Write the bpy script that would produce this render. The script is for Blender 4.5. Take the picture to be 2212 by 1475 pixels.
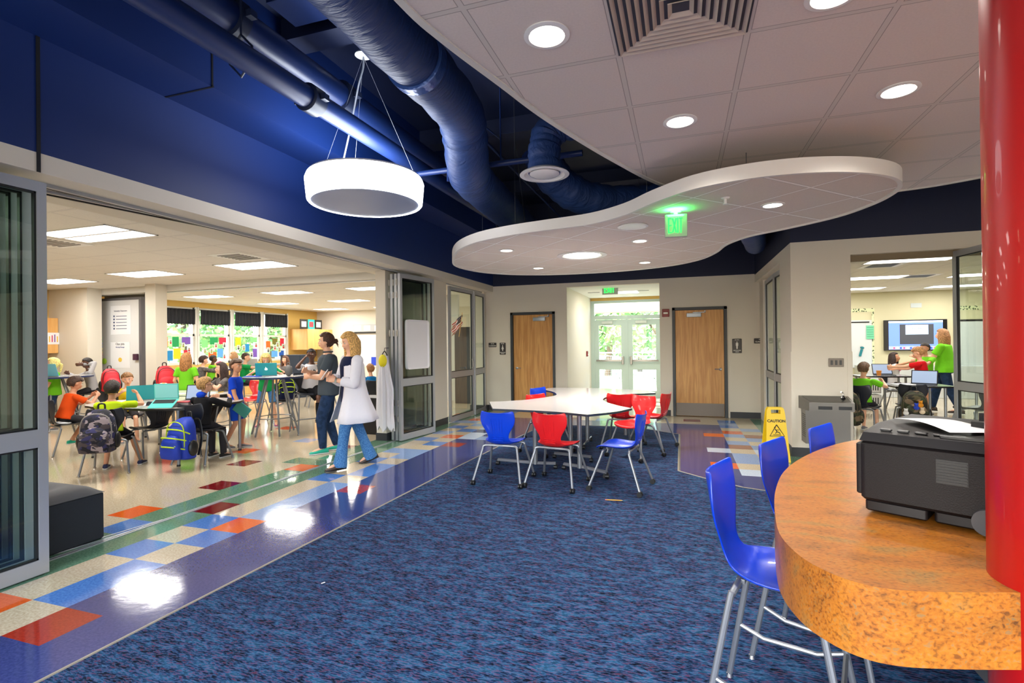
import bpy, math, random
from mathutils import Vector, Matrix
random.seed(7)
for _o in list(bpy.data.objects): bpy.data.objects.remove(_o)
S = bpy.context.scene
COL = S.collection
PI = math.pi
# ------------------------------------------------------------------ camera
IW, IH, FPX = 2212, 1475, 1104.6
YAW, PITCH, ROLL, CAMZ = 0.319924, 0.0035965, -0.0110142, 1.52
_cy, _sy, _cp, _sp, _cr, _sr = math.cos(YAW), math.sin(YAW), math.cos(PITCH), math.sin(PITCH), math.cos(ROLL), math.sin(ROLL)
CF = Vector((-_sy*_cp, _cy*_cp, _sp)); _r0 = Vector((_cy, _sy, 0)); _u0 = _r0.cross(CF)
CR = _cr*_r0 + _sr*_u0; CU = -_sr*_r0 + _cr*_u0
CC = Vector((0, 0, CAMZ))
cd = bpy.data.cameras.new('camera'); co = bpy.data.objects.new('camera', cd); COL.objects.link(co)
m_ = Matrix((CR, CU, -CF)).transposed().to_4x4(); m_.translation = CC
co.matrix_world = m_
cd.sensor_fit = 'HORIZONTAL'; cd.sensor_width = 36; cd.lens = FPX/IW*36; cd.clip_start = 0.05; cd.clip_end = 400
S.camera = co
def ray(x, y): return CF + CR*((x-IW/2)/FPX) - CU*((y-IH/2)/FPX)
def PZ(x, y, z=0.0):
    d = ray(x, y); return CC + d*((z-CAMZ)/d.z)
def PY(x, y, Y):
    d = ray(x, y); return CC + d*(Y/d.y)
def PX(x, y, X):
    d = ray(x, y); return CC + d*(X/d.x)
# ------------------------------------------------------------------ world, exposure
S.view_settings.view_transform = 'Standard'; S.view_settings.look = 'None'
S.view_settings.gamma = 1.0; S.view_settings.use_curve_mapping = False
S.view_settings.exposure = 1.0
W = bpy.data.worlds.new('world'); S.world = W; W.use_nodes = True
wn = W.node_tree.nodes; wl = W.node_tree.links; wn.clear()
wo = wn.new('ShaderNodeOutputWorld'); wb = wn.new('ShaderNodeBackground')
sky = wn.new('ShaderNodeTexSky'); sky.sky_type = 'NISHITA'; sky.sun_disc = False
sky.sun_elevation = math.radians(50); sky.sun_rotation = math.radians(200); sky.air_density = 1.0; sky.dust_density = 3.0
wl.new(sky.outputs[0], wb.inputs[0]); wb.inputs[1].default_value = 1.0
wl.new(wb.outputs[0], wo.inputs[0])
sl = bpy.data.lights.new('sun', 'SUN'); sl.energy = 7.0; sl.angle = 0.02
so = bpy.data.objects.new('sun', sl); COL.objects.link(so); so.rotation_euler = (math.radians(38), 0, math.radians(-155)); so.location = (0, 30, 20)
def area(name, loc, sx, sy, power, col=(1, .96, .9), rot=(0, 0, 0), spread=None):
    l = bpy.data.lights.new(name, 'AREA'); l.shape = 'RECTANGLE'; l.size = sx; l.size_y = sy; l.energy = power; l.color = col
    if spread: l.spread = spread
    o = bpy.data.objects.new(name, l); o.location = loc; o.rotation_euler = rot; COL.objects.link(o); return o
# ------------------------------------------------------------------ materials
def lin(c):
    c = c/255.0
    return c/12.92 if c <= 0.04045 else ((c+0.055)/1.055)**2.4
def rgb(r, g, b): return (lin(r), lin(g), lin(b), 1)
MATS = {}
def mat(name, c, rough=0.5, metal=0.0, spec=0.5, emit=None, es=0.0, noise=None, bump=None, trans=0.0, alpha=1.0, coat=0.0):
    """noise=(colour2, scale, contrast); bump=(scale, strength)"""
    if name in MATS: return MATS[name]
    m = bpy.data.materials.new(name); m.use_nodes = True; MATS[name] = m
    nt = m.node_tree; b = nt.nodes['Principled BSDF']
    b.inputs['Base Color'].default_value = rgb(*c); b.inputs['Roughness'].default_value = rough
    b.inputs['Metallic'].default_value = metal; b.inputs['Specular IOR Level'].default_value = spec
    b.inputs['Coat Weight'].default_value = coat
    b.inputs['Transmission Weight'].default_value = trans; b.inputs['Alpha'].default_value = alpha
    if emit: b.inputs['Emission Color'].default_value = rgb(*emit); b.inputs['Emission Strength'].default_value = es
    tc = nt.nodes.new('ShaderNodeTexCoord')
    if noise:
        n = nt.nodes.new('ShaderNodeTexNoise'); n.inputs['Scale'].default_value = noise[1]; n.inputs['Detail'].default_value = 4
        nt.links.new(tc.outputs['Object'], n.inputs['Vector'])
        r = nt.nodes.new('ShaderNodeValToRGB'); k = noise[2]
        r.color_ramp.elements[0].position = .5-k; r.color_ramp.elements[1].position = .5+k
        r.color_ramp.elements[0].color = rgb(*c); r.color_ramp.elements[1].color = rgb(*noise[0])
        nt.links.new(n.outputs['Fac'], r.inputs[0]); nt.links.new(r.outputs[0], b.inputs['Base Color'])
    if bump:
        n2 = nt.nodes.new('ShaderNodeTexNoise'); n2.inputs['Scale'].default_value = bump[0]
        nt.links.new(tc.outputs['Object'], n2.inputs['Vector'])
        bp = nt.nodes.new('ShaderNodeBump'); bp.inputs['Strength'].default_value = bump[1]; bp.inputs['Distance'].default_value = .01
        nt.links.new(n2.outputs['Fac'], bp.inputs['Height']); nt.links.new(bp.outputs[0], b.inputs['Normal'])
    return m
def NT(m): return m.node_tree, m.node_tree.nodes, m.node_tree.links, m.node_tree.nodes['Principled BSDF']
def math_(n, l, op, a, b=None):
    q = n.new('ShaderNodeMath'); q.operation = op
    for i, v in enumerate((a, b)):
        if v is None: continue
        if isinstance(v, (int, float)): q.inputs[i].default_value = v
        else: l.new(v, q.inputs[i])
    return q.outputs[0]
def grid_mat(name, c, cl, sx, sy, x0, y0, lw, rot=0.0, rough=.9, speck=None):
    """ceiling tiles: two line families in object space, slightly sunk"""
    m = mat(name, c, rough); nt, n, l, b = NT(m)
    tc = n['Texture Coordinate'] if 'Texture Coordinate' in n else n.new('ShaderNodeTexCoord')
    mp = n.new('ShaderNodeMapping'); mp.vector_type = 'TEXTURE'
    mp.inputs['Rotation'].default_value = (0, 0, rot); mp.inputs['Location'].default_value = (x0, y0, 0)
    l.new(tc.outputs['Object'], mp.inputs['Vector']); sp = n.new('ShaderNodeSeparateXYZ'); l.new(mp.outputs[0], sp.inputs[0])
    masks = []; dk = []
    for o, s in ((sp.outputs[0], sx), (sp.outputs[1], sy)):
        f = math_(n, l, 'FRACT', math_(n, l, 'ADD', math_(n, l, 'DIVIDE', o, s), 100.5))
        d = math_(n, l, 'ABSOLUTE', math_(n, l, 'SUBTRACT', f, .5))
        d = math_(n, l, 'MULTIPLY', d, s)
        masks.append(math_(n, l, 'LESS_THAN', d, lw/2)); dk.append(math_(n, l, 'LESS_THAN', d, lw/2+.004))
    mx = math_(n, l, 'MAXIMUM', masks[0], masks[1]); dx = math_(n, l, 'MAXIMUM', dk[0], dk[1])
    ns = n.new('ShaderNodeTexNoise'); ns.inputs['Scale'].default_value = 90; l.new(tc.outputs['Object'], ns.inputs['Vector'])
    base = n.new('ShaderNodeMixRGB'); base.inputs[1].default_value = rgb(*c); base.inputs[2].default_value = rgb(*[v*.93 for v in c]); l.new(ns.outputs['Fac'], base.inputs[0])
    a = n.new('ShaderNodeMixRGB'); l.new(dx, a.inputs[0]); l.new(base.outputs[0], a.inputs[1]); a.inputs[2].default_value = rgb(*[v*.70 for v in c])  # shadow line beside each bar, painted into the tile colour
    a2 = n.new('ShaderNodeMixRGB'); l.new(mx, a2.inputs[0]); l.new(a.outputs[0], a2.inputs[1]); a2.inputs[2].default_value = rgb(*cl)
    l.new(a2.outputs[0], b.inputs['Base Color'])
    return m
def wood_mat(name, c1, c2, scale=6, axis=2, rough=.45):
    m = mat(name, c1, rough); nt, n, l, b = NT(m)
    tc = n.new('ShaderNodeTexCoord'); mp = n.new('ShaderNodeMapping')
    sc = [scale*4, scale*4, scale*4]; sc[axis] = scale*.22; mp.inputs['Scale'].default_value = sc
    l.new(tc.outputs['Object'], mp.inputs['Vector'])
    ns = n.new('ShaderNodeTexNoise'); ns.inputs['Scale'].default_value = 1.0; ns.inputs['Detail'].default_value = 6; ns.inputs['Distortion'].default_value = .8
    l.new(mp.outputs[0], ns.inputs['Vector'])
    r = n.new('ShaderNodeValToRGB'); r.color_ramp.elements[0].position = .38; r.color_ramp.elements[1].position = .62
    r.color_ramp.elements[0].color = rgb(*c1); r.color_ramp.elements[1].color = rgb(*c2)
    l.new(ns.outputs['Fac'], r.inputs[0]); l.new(r.outputs[0], b.inputs['Base Color'])
    return m
def glass_mat(name, tint=(235, 245, 242), refl=.12):
    m = mat(name, tint, .02); nt, n, l, b = NT(m)
    tr = n.new('ShaderNodeBsdfTransparent'); tr.inputs[0].default_value = rgb(*tint)
    gl = n.new('ShaderNodeBsdfGlossy'); gl.inputs['Roughness'].default_value = .01
    fr = n.new('ShaderNodeFresnel'); fr.inputs[0].default_value = 1.5
    ge = n.new('ShaderNodeNewGeometry')
    f2 = math_(n, l, 'MULTIPLY', math_(n, l, 'ADD', fr.outputs[0], refl-.04), math_(n, l, 'SUBTRACT', 1.0, ge.outputs['Backfacing']))
    mx = n.new('ShaderNodeMixShader'); l.new(f2, mx.inputs[0]); l.new(tr.outputs[0], mx.inputs[1]); l.new(gl.outputs[0], mx.inputs[2])
    l.new(mx.outputs[0], n['Material Output'].inputs[0])
    return m
def emit_mat(name, c, s):
    m = mat(name, c, .6, emit=c, es=s); return m
# ------------------------------------------------------------------ mesh builder
class MB:
    def __init__(s): s.v = []; s.f = []; s.m = []
    def add(s, vs, fs, mi=0, M=None):
        b = len(s.v)
        for p in vs:
            p = Vector(p); s.v.append(M @ p if M else p)
        for f in fs: s.f.append([b+i for i in f]); s.m.append(mi)
        return s
    def box(s, x0, x1, y0, y1, z0, z1, mi=0, M=None):
        vs = [(x, y, z) for z in (z0, z1) for y in (y0, y1) for x in (x0, x1)]
        return s.add(vs, [(0, 2, 3, 1), (4, 5, 7, 6), (0, 1, 5, 4), (2, 6, 7, 3), (0, 4, 6, 2), (1, 3, 7, 5)], mi, M)
    def rbox(s, x0, x1, y0, y1, z0, z1, r=.01, mi=0, M=None, n=3):
        """box with rounded vertical edges and small top/bottom chamfer"""
        pts = []
        for (cx, cy, a0) in ((x1-r, y1-r, 0), (x0+r, y1-r, 90), (x0+r, y0+r, 180), (x1-r, y0+r, 270)):
            for k in range(n+1):
                a = math.radians(a0+90*k/n); pts.append((cx, cy, math.cos(a), math.sin(a)))
        rings = [(z0, r*.6), (z0+r*.5, 0), (z1-r*.5, 0), (z1, r*.6)]
        N = len(pts); vs = []
        for z, ins in rings:
            for cx, cy, ca, sa in pts: vs.append((cx+ca*(r-ins), cy+sa*(r-ins), z))
        fs = []
        for k in range(3):
            for i in range(N):
                j = (i+1) % N; fs.append((k*N+i, k*N+j, (k+1)*N+j, (k+1)*N+i))
        fs.append(tuple(range(N-1, -1, -1))); fs.append(tuple(range(3*N, 4*N)))
        return s.add(vs, fs, mi, M)
    def prism(s, poly, z0, z1, mi=0, M=None, side=None):
        N = len(poly); vs = [(p[0], p[1], z0) for p in poly]+[(p[0], p[1], z1) for p in poly]
        a = sum(poly[i][0]*poly[(i+1) % N][1]-poly[(i+1) % N][0]*poly[i][1] for i in range(N))
        b = len(s.v)
        bot = list(range(N)); top = list(range(N, 2*N))
        if a > 0: bot.reverse()
        else: top.reverse()
        s.add(vs, [bot, top], mi, M)
        for i in range(N):
            j = (i+1) % N; q = [b+i, b+j, b+N+j, b+N+i]
            if a < 0: q.reverse()
            s.f.append(q); s.m.append(mi if side is None else side)
        return s
    def tube(s, path, r, mi=0, n=10, M=None, caps=True, flat=1.0):
        P = [Vector(p) for p in path]; R = r if isinstance(r, (list, tuple)) else [r]*len(P)
        T = []
        for i in range(len(P)):
            a = P[max(i-1, 0)]; b = P[min(i+1, len(P)-1)]; t = (b-a)
            T.append(t.normalized() if t.length > 1e-9 else Vector((0, 0, 1)))
        u = T[0].orthogonal().normalized(); vs = []
        for i in range(len(P)):
            u = (u-T[i]*u.dot(T[i])); u = u.normalized() if u.length > 1e-6 else T[i].orthogonal().normalized()
            w = T[i].cross(u)
            for k in range(n):
                a = 2*PI*k/n; vs.append(P[i]+u*(math.cos(a)*R[i])+w*(math.sin(a)*R[i]*flat))
        fs = []
        for i in range(len(P)-1):
            for k in range(n):
                j = (k+1) % n; fs.append((i*n+k, i*n+j, (i+1)*n+j, (i+1)*n+k))
        if caps: fs.append(tuple(range(n-1, -1, -1))); fs.append(tuple((len(P)-1)*n+k for k in range(n)))
        return s.add(vs, fs, mi, M)
    def lathe(s, prof, c=(0, 0, 0), n=24, mi=0, M=None, sx=1, sy=1):
        vs = []
        for (r, z) in prof:
            for k in range(n):
                a = 2*PI*k/n; vs.append((c[0]+r*sx*math.cos(a), c[1]+r*sy*math.sin(a), c[2]+z))
        fs = []
        for i in range(len(prof)-1):
            for k in range(n):
                j = (k+1) % n; fs.append((i*n+k, i*n+j, (i+1)*n+j, (i+1)*n+k))
        fs.append(tuple(range(n-1, -1, -1))); fs.append(tuple((len(prof)-1)*n+k for k in range(n)))
        return s.add(vs, fs, mi, M)
    def ell(s, c, rx, ry, rz, mi=0, M=None, n=14, k=9, R=None):
        vs = []; fs = []; c = Vector(c)
        for i in range(k+1):
            ph = PI*i/k
            for j in range(n):
                a = 2*PI*j/n; p = Vector((rx*math.sin(ph)*math.cos(a), ry*math.sin(ph)*math.sin(a), rz*math.cos(ph)))
                if R: p = R @ p
                vs.append(c+p)
        for i in range(k):
            for j in range(n):
                q = (j+1) % n; fs.append((i*n+j, (i+1)*n+j, (i+1)*n+q, i*n+q))
        return s.add(vs, fs, mi, M)
    def sheet(s, rows, mi=0, M=None):
        """rows of equal length -> single surface"""
        nr, nc = len(rows), len(rows[0]); vs = [p for r in rows for p in r]
        fs = [(i*nc+j, i*nc+j+1, (i+1)*nc+j+1, (i+1)*nc+j) for i in range(nr-1) for j in range(nc-1)]
        return s.add(vs, fs, mi, M)
    def build(s, name, mats, parent=None, base=None, smooth=35):
        me = bpy.data.meshes.new(name)
        off = Vector(base) if base is not None else Vector((0, 0, 0))
        me.from_pydata([tuple(p-off) for p in s.v], [], s.f)
        if not isinstance(mats, (list, tuple)): mats = [mats]
        for m in mats: me.materials.append(m)
        for i, p in enumerate(me.polygons):
            p.material_index = s.m[i]; p.use_smooth = True
        me.update()
        try: me.set_sharp_from_angle(angle=math.radians(smooth))
        except Exception: pass
        o = bpy.data.objects.new(name, me); COL.objects.link(o)
        if parent: o.parent = parent
        elif base is not None: o.location = off
        return o
def tag(o, label, cat=None, group=None):
    o['label'] = label
    if cat: o['category'] = cat
    if group: o['group'] = group
    return o
def struct(o, label=None):
    o['kind'] = 'structure'
    if label: o['label'] = label
    return o
def thing(name, loc, label, cat, group=None, rz=0.0):
    o = bpy.data.objects.new(name, None); COL.objects.link(o); o.location = loc; o.rotation_euler = (0, 0, rz); o.empty_display_size = .1
    return tag(o, label, cat, group)
def kids(o): return [c for c in bpy.data.objects if c.parent == o]
KIDS = {}
def copy_tree(o, parent=None, matswap=None):
    c = o.copy(); COL.objects.link(c); c.parent = parent
    if matswap and c.type == 'MESH':
        if any(m and m.name in matswap for m in c.data.materials):
            c.data = c.data.copy()
            for i, m in enumerate(c.data.materials):
                if m and m.name in matswap: c.data.materials[i] = matswap[m.name]
    for ch in o.children: copy_tree(ch, c, matswap)
    if parent is not None:
        for k in ('label', 'category', 'group'):
            if k in c.keys() and k in ('category', 'group'): del c[k]
    return c
def copy_thing(o, loc, rz, label, group=None, matswap=None):
    c = copy_tree(o, None, matswap); c.location = loc; c.rotation_euler = (0, 0, rz); c['label'] = label
    if group: c['group'] = group
    return c
def text(s, name, size, m, loc, rot, parent=None, align='CENTER', ext=.001, bold=0.0, sx=1.0):
    cu = bpy.data.curves.new(name, 'FONT'); cu.body = s; cu.size = size; cu.align_x = align; cu.align_y = 'CENTER'; cu.extrude = ext; cu.offset = bold
    tmp = bpy.data.objects.new('tmp_text', cu); COL.objects.link(tmp); bpy.context.view_layer.update()
    me = bpy.data.meshes.new_from_object(tmp.evaluated_get(bpy.context.evaluated_depsgraph_get())); bpy.data.objects.remove(tmp); bpy.data.curves.remove(cu)
    for v in me.vertices: v.co.x *= sx
    me.materials.clear(); me.materials.append(m)
    o = bpy.data.objects.new(name, me); o.location = loc; o.rotation_euler = rot; COL.objects.link(o)
    if parent: o.parent = parent
    return o
def smoothpath(pts, n=8, closed=False):
    P = [Vector(p) for p in pts]; out = []; N = len(P)
    rng = range(N) if closed else range(N-1)
    for i in rng:
        p0 = P[(i-1) % N] if closed or i > 0 else P[0]; p1 = P[i]; p2 = P[(i+1) % N]
        p3 = P[(i+2) % N] if closed or i+2 < N else P[-1]
        for k in range(n):
            t = k/n
            out.append(.5*((2*p1)+(p2-p0)*t+(2*p0-5*p1+4*p2-p3)*t*t+(3*p1-p0-3*p2+p3)*t*t*t))
    if not closed: out.append(P[-1])
    return out
# ================================================================== materials used by the building
M_wall = mat('wall_paint', (216, 209, 194), .7, bump=(60, .05))
M_wallw = mat('wall_paint_white', (205, 203, 196), .6, bump=(60, .05))
M_yel = mat('wall_paint_yellow', (205, 168, 88), .7)
M_navy = mat('navy_paint', (4, 38, 100), .55, bump=(8, .05))
M_navy_shade = mat('navy_paint_plenum', (8, 22, 56), .6)  # darker navy: shade of back and right upper walls put into the colour
M_pipe = mat('navy_pipe_paint', (22, 44, 96), .4, bump=(15, .08))
M_duct = mat('navy_duct_wrap', (38, 66, 122), .5)
_nt, _n, _l, _b = NT(M_duct)
_w = _n.new('ShaderNodeTexNoise'); _w.inputs['Scale'].default_value = 1; _w.inputs['Detail'].default_value = 5; _w.inputs['Distortion'].default_value = 1.2
_mp = _n.new('ShaderNodeMapping'); _mp.inputs['Scale'].default_value = (5, 22, 5); _tc = _n.new('ShaderNodeTexCoord')
_l.new(_tc.outputs['Object'], _mp.inputs[0]); _l.new(_mp.outputs[0], _w.inputs['Vector'])
_bp = _n.new('ShaderNodeBump'); _bp.inputs['Strength'].default_value = .55; _bp.inputs['Distance'].default_value = .03
_l.new(_w.outputs['Fac'], _bp.inputs['Height']); _l.new(_bp.outputs[0], _b.inputs['Normal'])
M_trim = mat('trim_offwhite', (212, 210, 203), .5)
M_base = mat('base_dark', (48, 50, 54), .5)
M_alu = mat('aluminium_satin', (178, 182, 188), .38, .55)
M_alud = mat('aluminium_dark', (95, 97, 100), .4, .6)
M_gask = mat('black_gasket', (16, 20, 22), .5)
M_glass = glass_mat('door_glass', (244, 251, 246), .09)
M_winglass = glass_mat('window_glass', (252, 254, 254), .05)
M_white = mat('white_plastic', (232, 232, 230), .4)
M_chrome = mat('chrome', (200, 202, 206), .16, 1.0)
M_steel = mat('brushed_steel', (150, 148, 144), .32, .85)
M_black = mat('black_plastic', (22, 22, 24), .4)
M_dframe = mat('door_frame_charcoal', (40, 48, 54), .45)
M_wood = wood_mat('oak_veneer_door', (190, 132, 66), (216, 162, 92), 7, 2)
M_cab = wood_mat('maple_cabinet', (214, 158, 88), (226, 176, 106), 4, 2)
M_joint = mat('joint_black', (6, 8, 14), .6)
def gl(mm, s, b):  # gloss floor tile with wax ripple
    nt, n, l, p = NT(mm)
    tc = n.new('ShaderNodeTexCoord'); ns = n.new('ShaderNodeTexNoise'); ns.inputs['Scale'].default_value = 9; ns.inputs['Detail'].default_value = 3
    l.new(tc.outputs['Object'], ns.inputs['Vector']); bp = n.new('ShaderNodeBump'); bp.inputs['Strength'].default_value = b; bp.inputs['Distance'].default_value = .01
    l.new(ns.outputs['Fac'], bp.inputs['Height']); l.new(bp.outputs[0], p.inputs['Normal'])
def tile(name, c, c2=None):
    m = mat('vinyl_tile_'+name, c, .09, spec=.7, noise=(c2 or [min(255, v*1.12) for v in c], 70, .12)); gl(m, 9, .06); return m
TM = dict(cream=tile('cream', (204, 192, 168), (182, 166, 140)), green=tile('green', (84, 122, 98), (108, 146, 120)), blue=tile('blue', (66, 112, 186), (86, 134, 204)),
          lblue=tile('light_blue', (120, 148, 196), (140, 166, 208)), navy=tile('navy', (44, 54, 112), (56, 66, 126)), orange=tile('orange', (208, 84, 24), (222, 96, 34)),
          maroon=tile('maroon', (104, 14, 22), (120, 22, 30)), red=tile('red', (146, 38, 24), (162, 46, 30)), white=tile('pale_blue', (178, 196, 220), (196, 210, 228)),
          brown=tile('brown', (138, 82, 60), (150, 92, 68)))
TN = list(TM)
# ------------------------------------------------------------------ floor
xs = [-3.135+.305*k for k in range(-37, 10)]; xs = [x for x in xs if x < -.35]
xs += [.02+.305*k for k in range(-1, 42)]
ys = [1.72+.305*k for k in range(-12, 52)]
C1 = dict([(0, 'cream'), (1, 'blue'), (2, 'blue'), (3, 'cream'), (4, 'blue'), (5, 'orange'), (6, 'lblue'), (7, 'lblue'), (8, 'lblue'), (9, 'lblue'), (10, 'cream'), (11, 'blue'), (12, 'blue'), (13, 'cream'), (14, 'lblue'), (15, 'lblue'), (16, 'cream'), (17, 'blue'), (18, 'cream'), (19, 'orange'), (20, 'cream'), (21, 'blue'), (22, 'cream'), (23, 'lblue'), (24, 'cream')])
C2 = dict([(-1, 'cream'), (0, 'orange'), (1, 'cream'), (2, 'cream'), (3, 'blue'), (4, 'cream'), (5, 'blue'), (6, 'cream'), (7, 'cream'), (8, 'cream'), (9, 'cream'), (10, 'blue'), (11, 'cream'), (12, 'cream'), (13, 'blue'), (14, 'cream'), (15, 'lblue'), (16, 'cream'), (17, 'cream'), (18, 'blue'), (19, 'cream'), (20, 'lblue'), (21, 'cream'), (22, 'blue'), (23, 'cream'), (24, 'lblue'), (25, 'orange')])
R1 = {15: 'white', 16: 'cream', 17: 'lblue', 18: 'lblue', 19: 'cream', 20: 'brown', 21: 'lblue', 22: 'cream', 23: 'lblue', 24: 'orange', 25: 'cream', 26: 'blue', 27: 'cream'}
R2 = {15: 'white', 16: 'cream', 17: 'lblue', 18: 'cream', 19: 'white', 20: 'lblue', 21: 'cream', 22: 'lblue', 23: 'brown', 24: 'cream', 25: 'lblue', 26: 'cream', 27: 'lblue'}
def tcol(x, y):
    j = round((y-1.72)/.305-.5); c = round(-(x+3.135)/.305-.5)
    if y > 11.0 and x > -4.4 and x < 1.6: return 'cream'
    if x < -.39:
        if y > 9.9 and x > -3.4: return 'lblue' if (j, c) in ((28, -3), (27, -6)) else ('maroon' if (j, c) == (27, -4) else 'cream')
        if c <= 0:
            if c == 0 and j == 0: return 'red'
            if c == 0 and j == 9: return 'red'
            if c == 0 and j == 17: return 'red'
            if c == 0 and j in (19, 20, 22): return 'white'
            if c == -1 and j == 19: return 'lblue'
            return 'navy'
        if c == 1: return C1.get(j, 'cream' if j < 0 else 'lblue')
        if c == 2: return C2.get(j, 'cream')
        if c == 3: return 'maroon' if j == 6 else ('lblue' if j == 24 else 'green')
        if c == 4: return 'blue' if j in (4, 20) else ('orange' if j in (11, 27) else 'green')
        if (c, j) in ((5, 5), (9, 13), (12, 19), (6, 26)): return 'orange'
        if (c, j) in ((5, 8), (7, 11), (5, 15)): return 'maroon'
        if (c, j) in ((8, 16), (5, 20), (12, 12)): return 'lblue'
        if 5.2 < y < 6.6 and x > -5.0 and j in (12,): return 'green'
        return 'cream'
    if x > 6: return 'cream'
    if y > 7.9 and x > 1.45: return 'cream'
    if y > 9.9:
        return {(28, 0): 'maroon', (27, 2): 'lblue', (28, 2): 'blue'}.get((j, round((x-.02)/.305-.5)+1-1), 'cream') if x < 1.24 else 'green'
    k = round((x-.02)/.305-.5)
    if k <= 1 and y > 6.25: return 'orange' if (k, j) in ((1, 23), (1, 16)) else ('white' if (k, j) == (1, 19) else 'navy')
    if y <= 6.25: return 'navy'
    if k == 2: return R1.get(j, 'cream')
    if k == 3: return R2.get(j, 'cream')
    return 'green' if k < 6 else 'cream'
fl = MB()
for i in range(len(xs)-1):
    for j in range(len(ys)-1):
        cx, cy = (xs[i]+xs[i+1])/2, (ys[j]+ys[j+1])/2
        fl.add([(xs[i], ys[j], 0), (xs[i+1], ys[j], 0), (xs[i+1], ys[j+1], 0), (xs[i], ys[j+1], 0)], [(0, 1, 2, 3)], TN.index(tcol(cx, cy)))
fl.box(-14.5, 13.5, -2, 17.4, -.2, -.01, 0)
struct(fl.build('floor', [TM[k] for k in TN]), 'glossy vinyl tile floor in cream, green, navy and blue with scattered red and orange squares')
# carpet
M_carpet = mat('carpet_blue_heather', (18, 34, 74), .95, spec=.1)
nt, n, l, b = NT(M_carpet); tc = n.new('ShaderNodeTexCoord')
def nz(scale, sc, det=3, dist=0.0):
    mp = n.new('ShaderNodeMapping'); mp.inputs['Scale'].default_value = sc; mp.inputs['Rotation'].default_value = (0, 0, .35); l.new(tc.outputs['Object'], mp.inputs[0])
    q = n.new('ShaderNodeTexNoise'); q.inputs['Scale'].default_value = scale; q.inputs['Detail'].default_value = det; q.inputs['Distortion'].default_value = dist; l.new(mp.outputs[0], q.inputs['Vector']); return q.outputs['Fac']
def ramp(f, stops):
    r = n.new('ShaderNodeValToRGB'); e = r.color_ramp.elements
    while len(e) < len(stops): e.new(.5)
    for i, (p, c) in enumerate(stops): e[i].position = p; e[i].color = rgb(*c)
    l.new(f, r.inputs[0]); return r.outputs[0]
blot = ramp(nz(1, (8, 26, 1), 3, .6), [(.38, (8, 12, 26)), (.50, (26, 48, 84)), (.62, (40, 88, 122))])
fib = ramp(nz(1, (30, 120, 1), 2), [(.40, (6, 7, 20)), (.47, (22, 38, 76)), (.54, (62, 110, 152)), (.60, (110, 60, 90))])
mx = n.new('ShaderNodeMixRGB'); mx.inputs[0].default_value = .45; l.new(blot, mx.inputs[1]); l.new(fib, mx.inputs[2]); l.new(mx.outputs[0], b.inputs['Base Color'])
bp = n.new('ShaderNodeBump'); bp.inputs['Strength'].default_value = .5; bp.inputs['Distance'].default_value = .004
l.new(nz(1, (160, 400, 1), 2), bp.inputs['Height']); l.new(bp.outputs[0], b.inputs['Normal'])
rug = [(-2.93, -2), (-2.80, 1.2), (-2.765, 2.3), (-2.70, 4.0), (-2.64, 5.8), (-2.56, 7.3), (-2.47, 8.5), (-2.3, 9.2), (-1.2, 9.3), (-.57, 9.15), (-.05, 8.78), (-.05, 6.29), (.22, 6.04), (.59, 5.76), (.77, 5.7), (2.2, 5.7), (5.5, 5.6), (5.5, -2)]
r_ = MB(); r_.prism(rug, .0, .008, 0)
struct(r_.build('floor_carpet', M_carpet), 'dark blue heathered carpet with teal and maroon flecks filling the middle of the commons')
edge = MB(); ep = [Vector((x, y, .005)) for x, y in rug[:-2]]
M_edge = mat('carpet_edge_vinyl', (128, 122, 110), .5)
for i in range(len(ep)-1):
    a, c = ep[i], ep[i+1]; d = (c-a).normalized(); nn = Vector((-d.y, d.x, 0))*.02
    edge.add([a-nn+Vector((0, 0, -.004)), a-nn*.3+Vector((0, 0, .007)), a+nn*.3+Vector((0, 0, .007)), a+nn+Vector((0, 0, -.004)), c-nn+Vector((0, 0, -.004)), c-nn*.3+Vector((0, 0, .007)), c+nn*.3+Vector((0, 0, .007)), c+nn+Vector((0, 0, -.004))],
             [(0, 1, 5, 4), (1, 2, 6, 5), (2, 3, 7, 6)])
struct(edge.build('trim_1', M_edge), 'grey vinyl strip edging the blue carpet')
# floor track of the folding glass wall
tr = MB()
for x in (-4.345, -4.315): tr.box(x, x+.012, 2.1, 8.0, .0, .006)
tr.box(-4.333, -4.315, 2.1, 8.0, .0, .002, 1)
for (a, b2) in (((-4.47, 2.1), (-4.33, 3.1)), ((-4.52, 2.1), (-4.35, 3.3))):
    tr.tube([(a[0], a[1], .002), (b2[0], b2[1], .002)], .006, n=4)
struct(tr.build('trim_2', [M_alu, M_black]), 'aluminium floor track of the folding glass wall')
# ------------------------------------------------------------------ hall walls
w = MB(); w.box(-4.85, -4.07, -2, 10.95, 2.70, 2.83)
w.box(-4.62, -4.44, 7.05, 8.0, 0, 2.70); w.box(-4.62, -4.28, 8.0, 8.93, 0, 2.70)
w.box(-4.6, -4.25, 10.84, 10.95, 0, 2.70); w.box(-4.85, -4.6, -2, 1.6, 0, 2.70)
struct(w.build('wall_left', [M_wall]), 'beige left wall with a long header band over the folding glass doors')
w = MB(); w.box(-4.85, -4.07, -2, 10.95, 2.83, 4.6); w.box(-4.07, -3.56, -2, 10.95, 3.61, 4.6)
w.box(-4.072, -4.064, 2.24, 2.262, 2.70, 3.61, 1); w.box(-4.07, -3.55, 3.14, 3.155, 3.606, 3.62, 1); w.box(-3.562, -3.556, 3.14, 3.155, 3.61, 4.6, 1)
struct(w.build('wall_left_upper', [M_navy, M_joint]), 'navy painted upper left wall and soffit over the folding doors')
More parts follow.
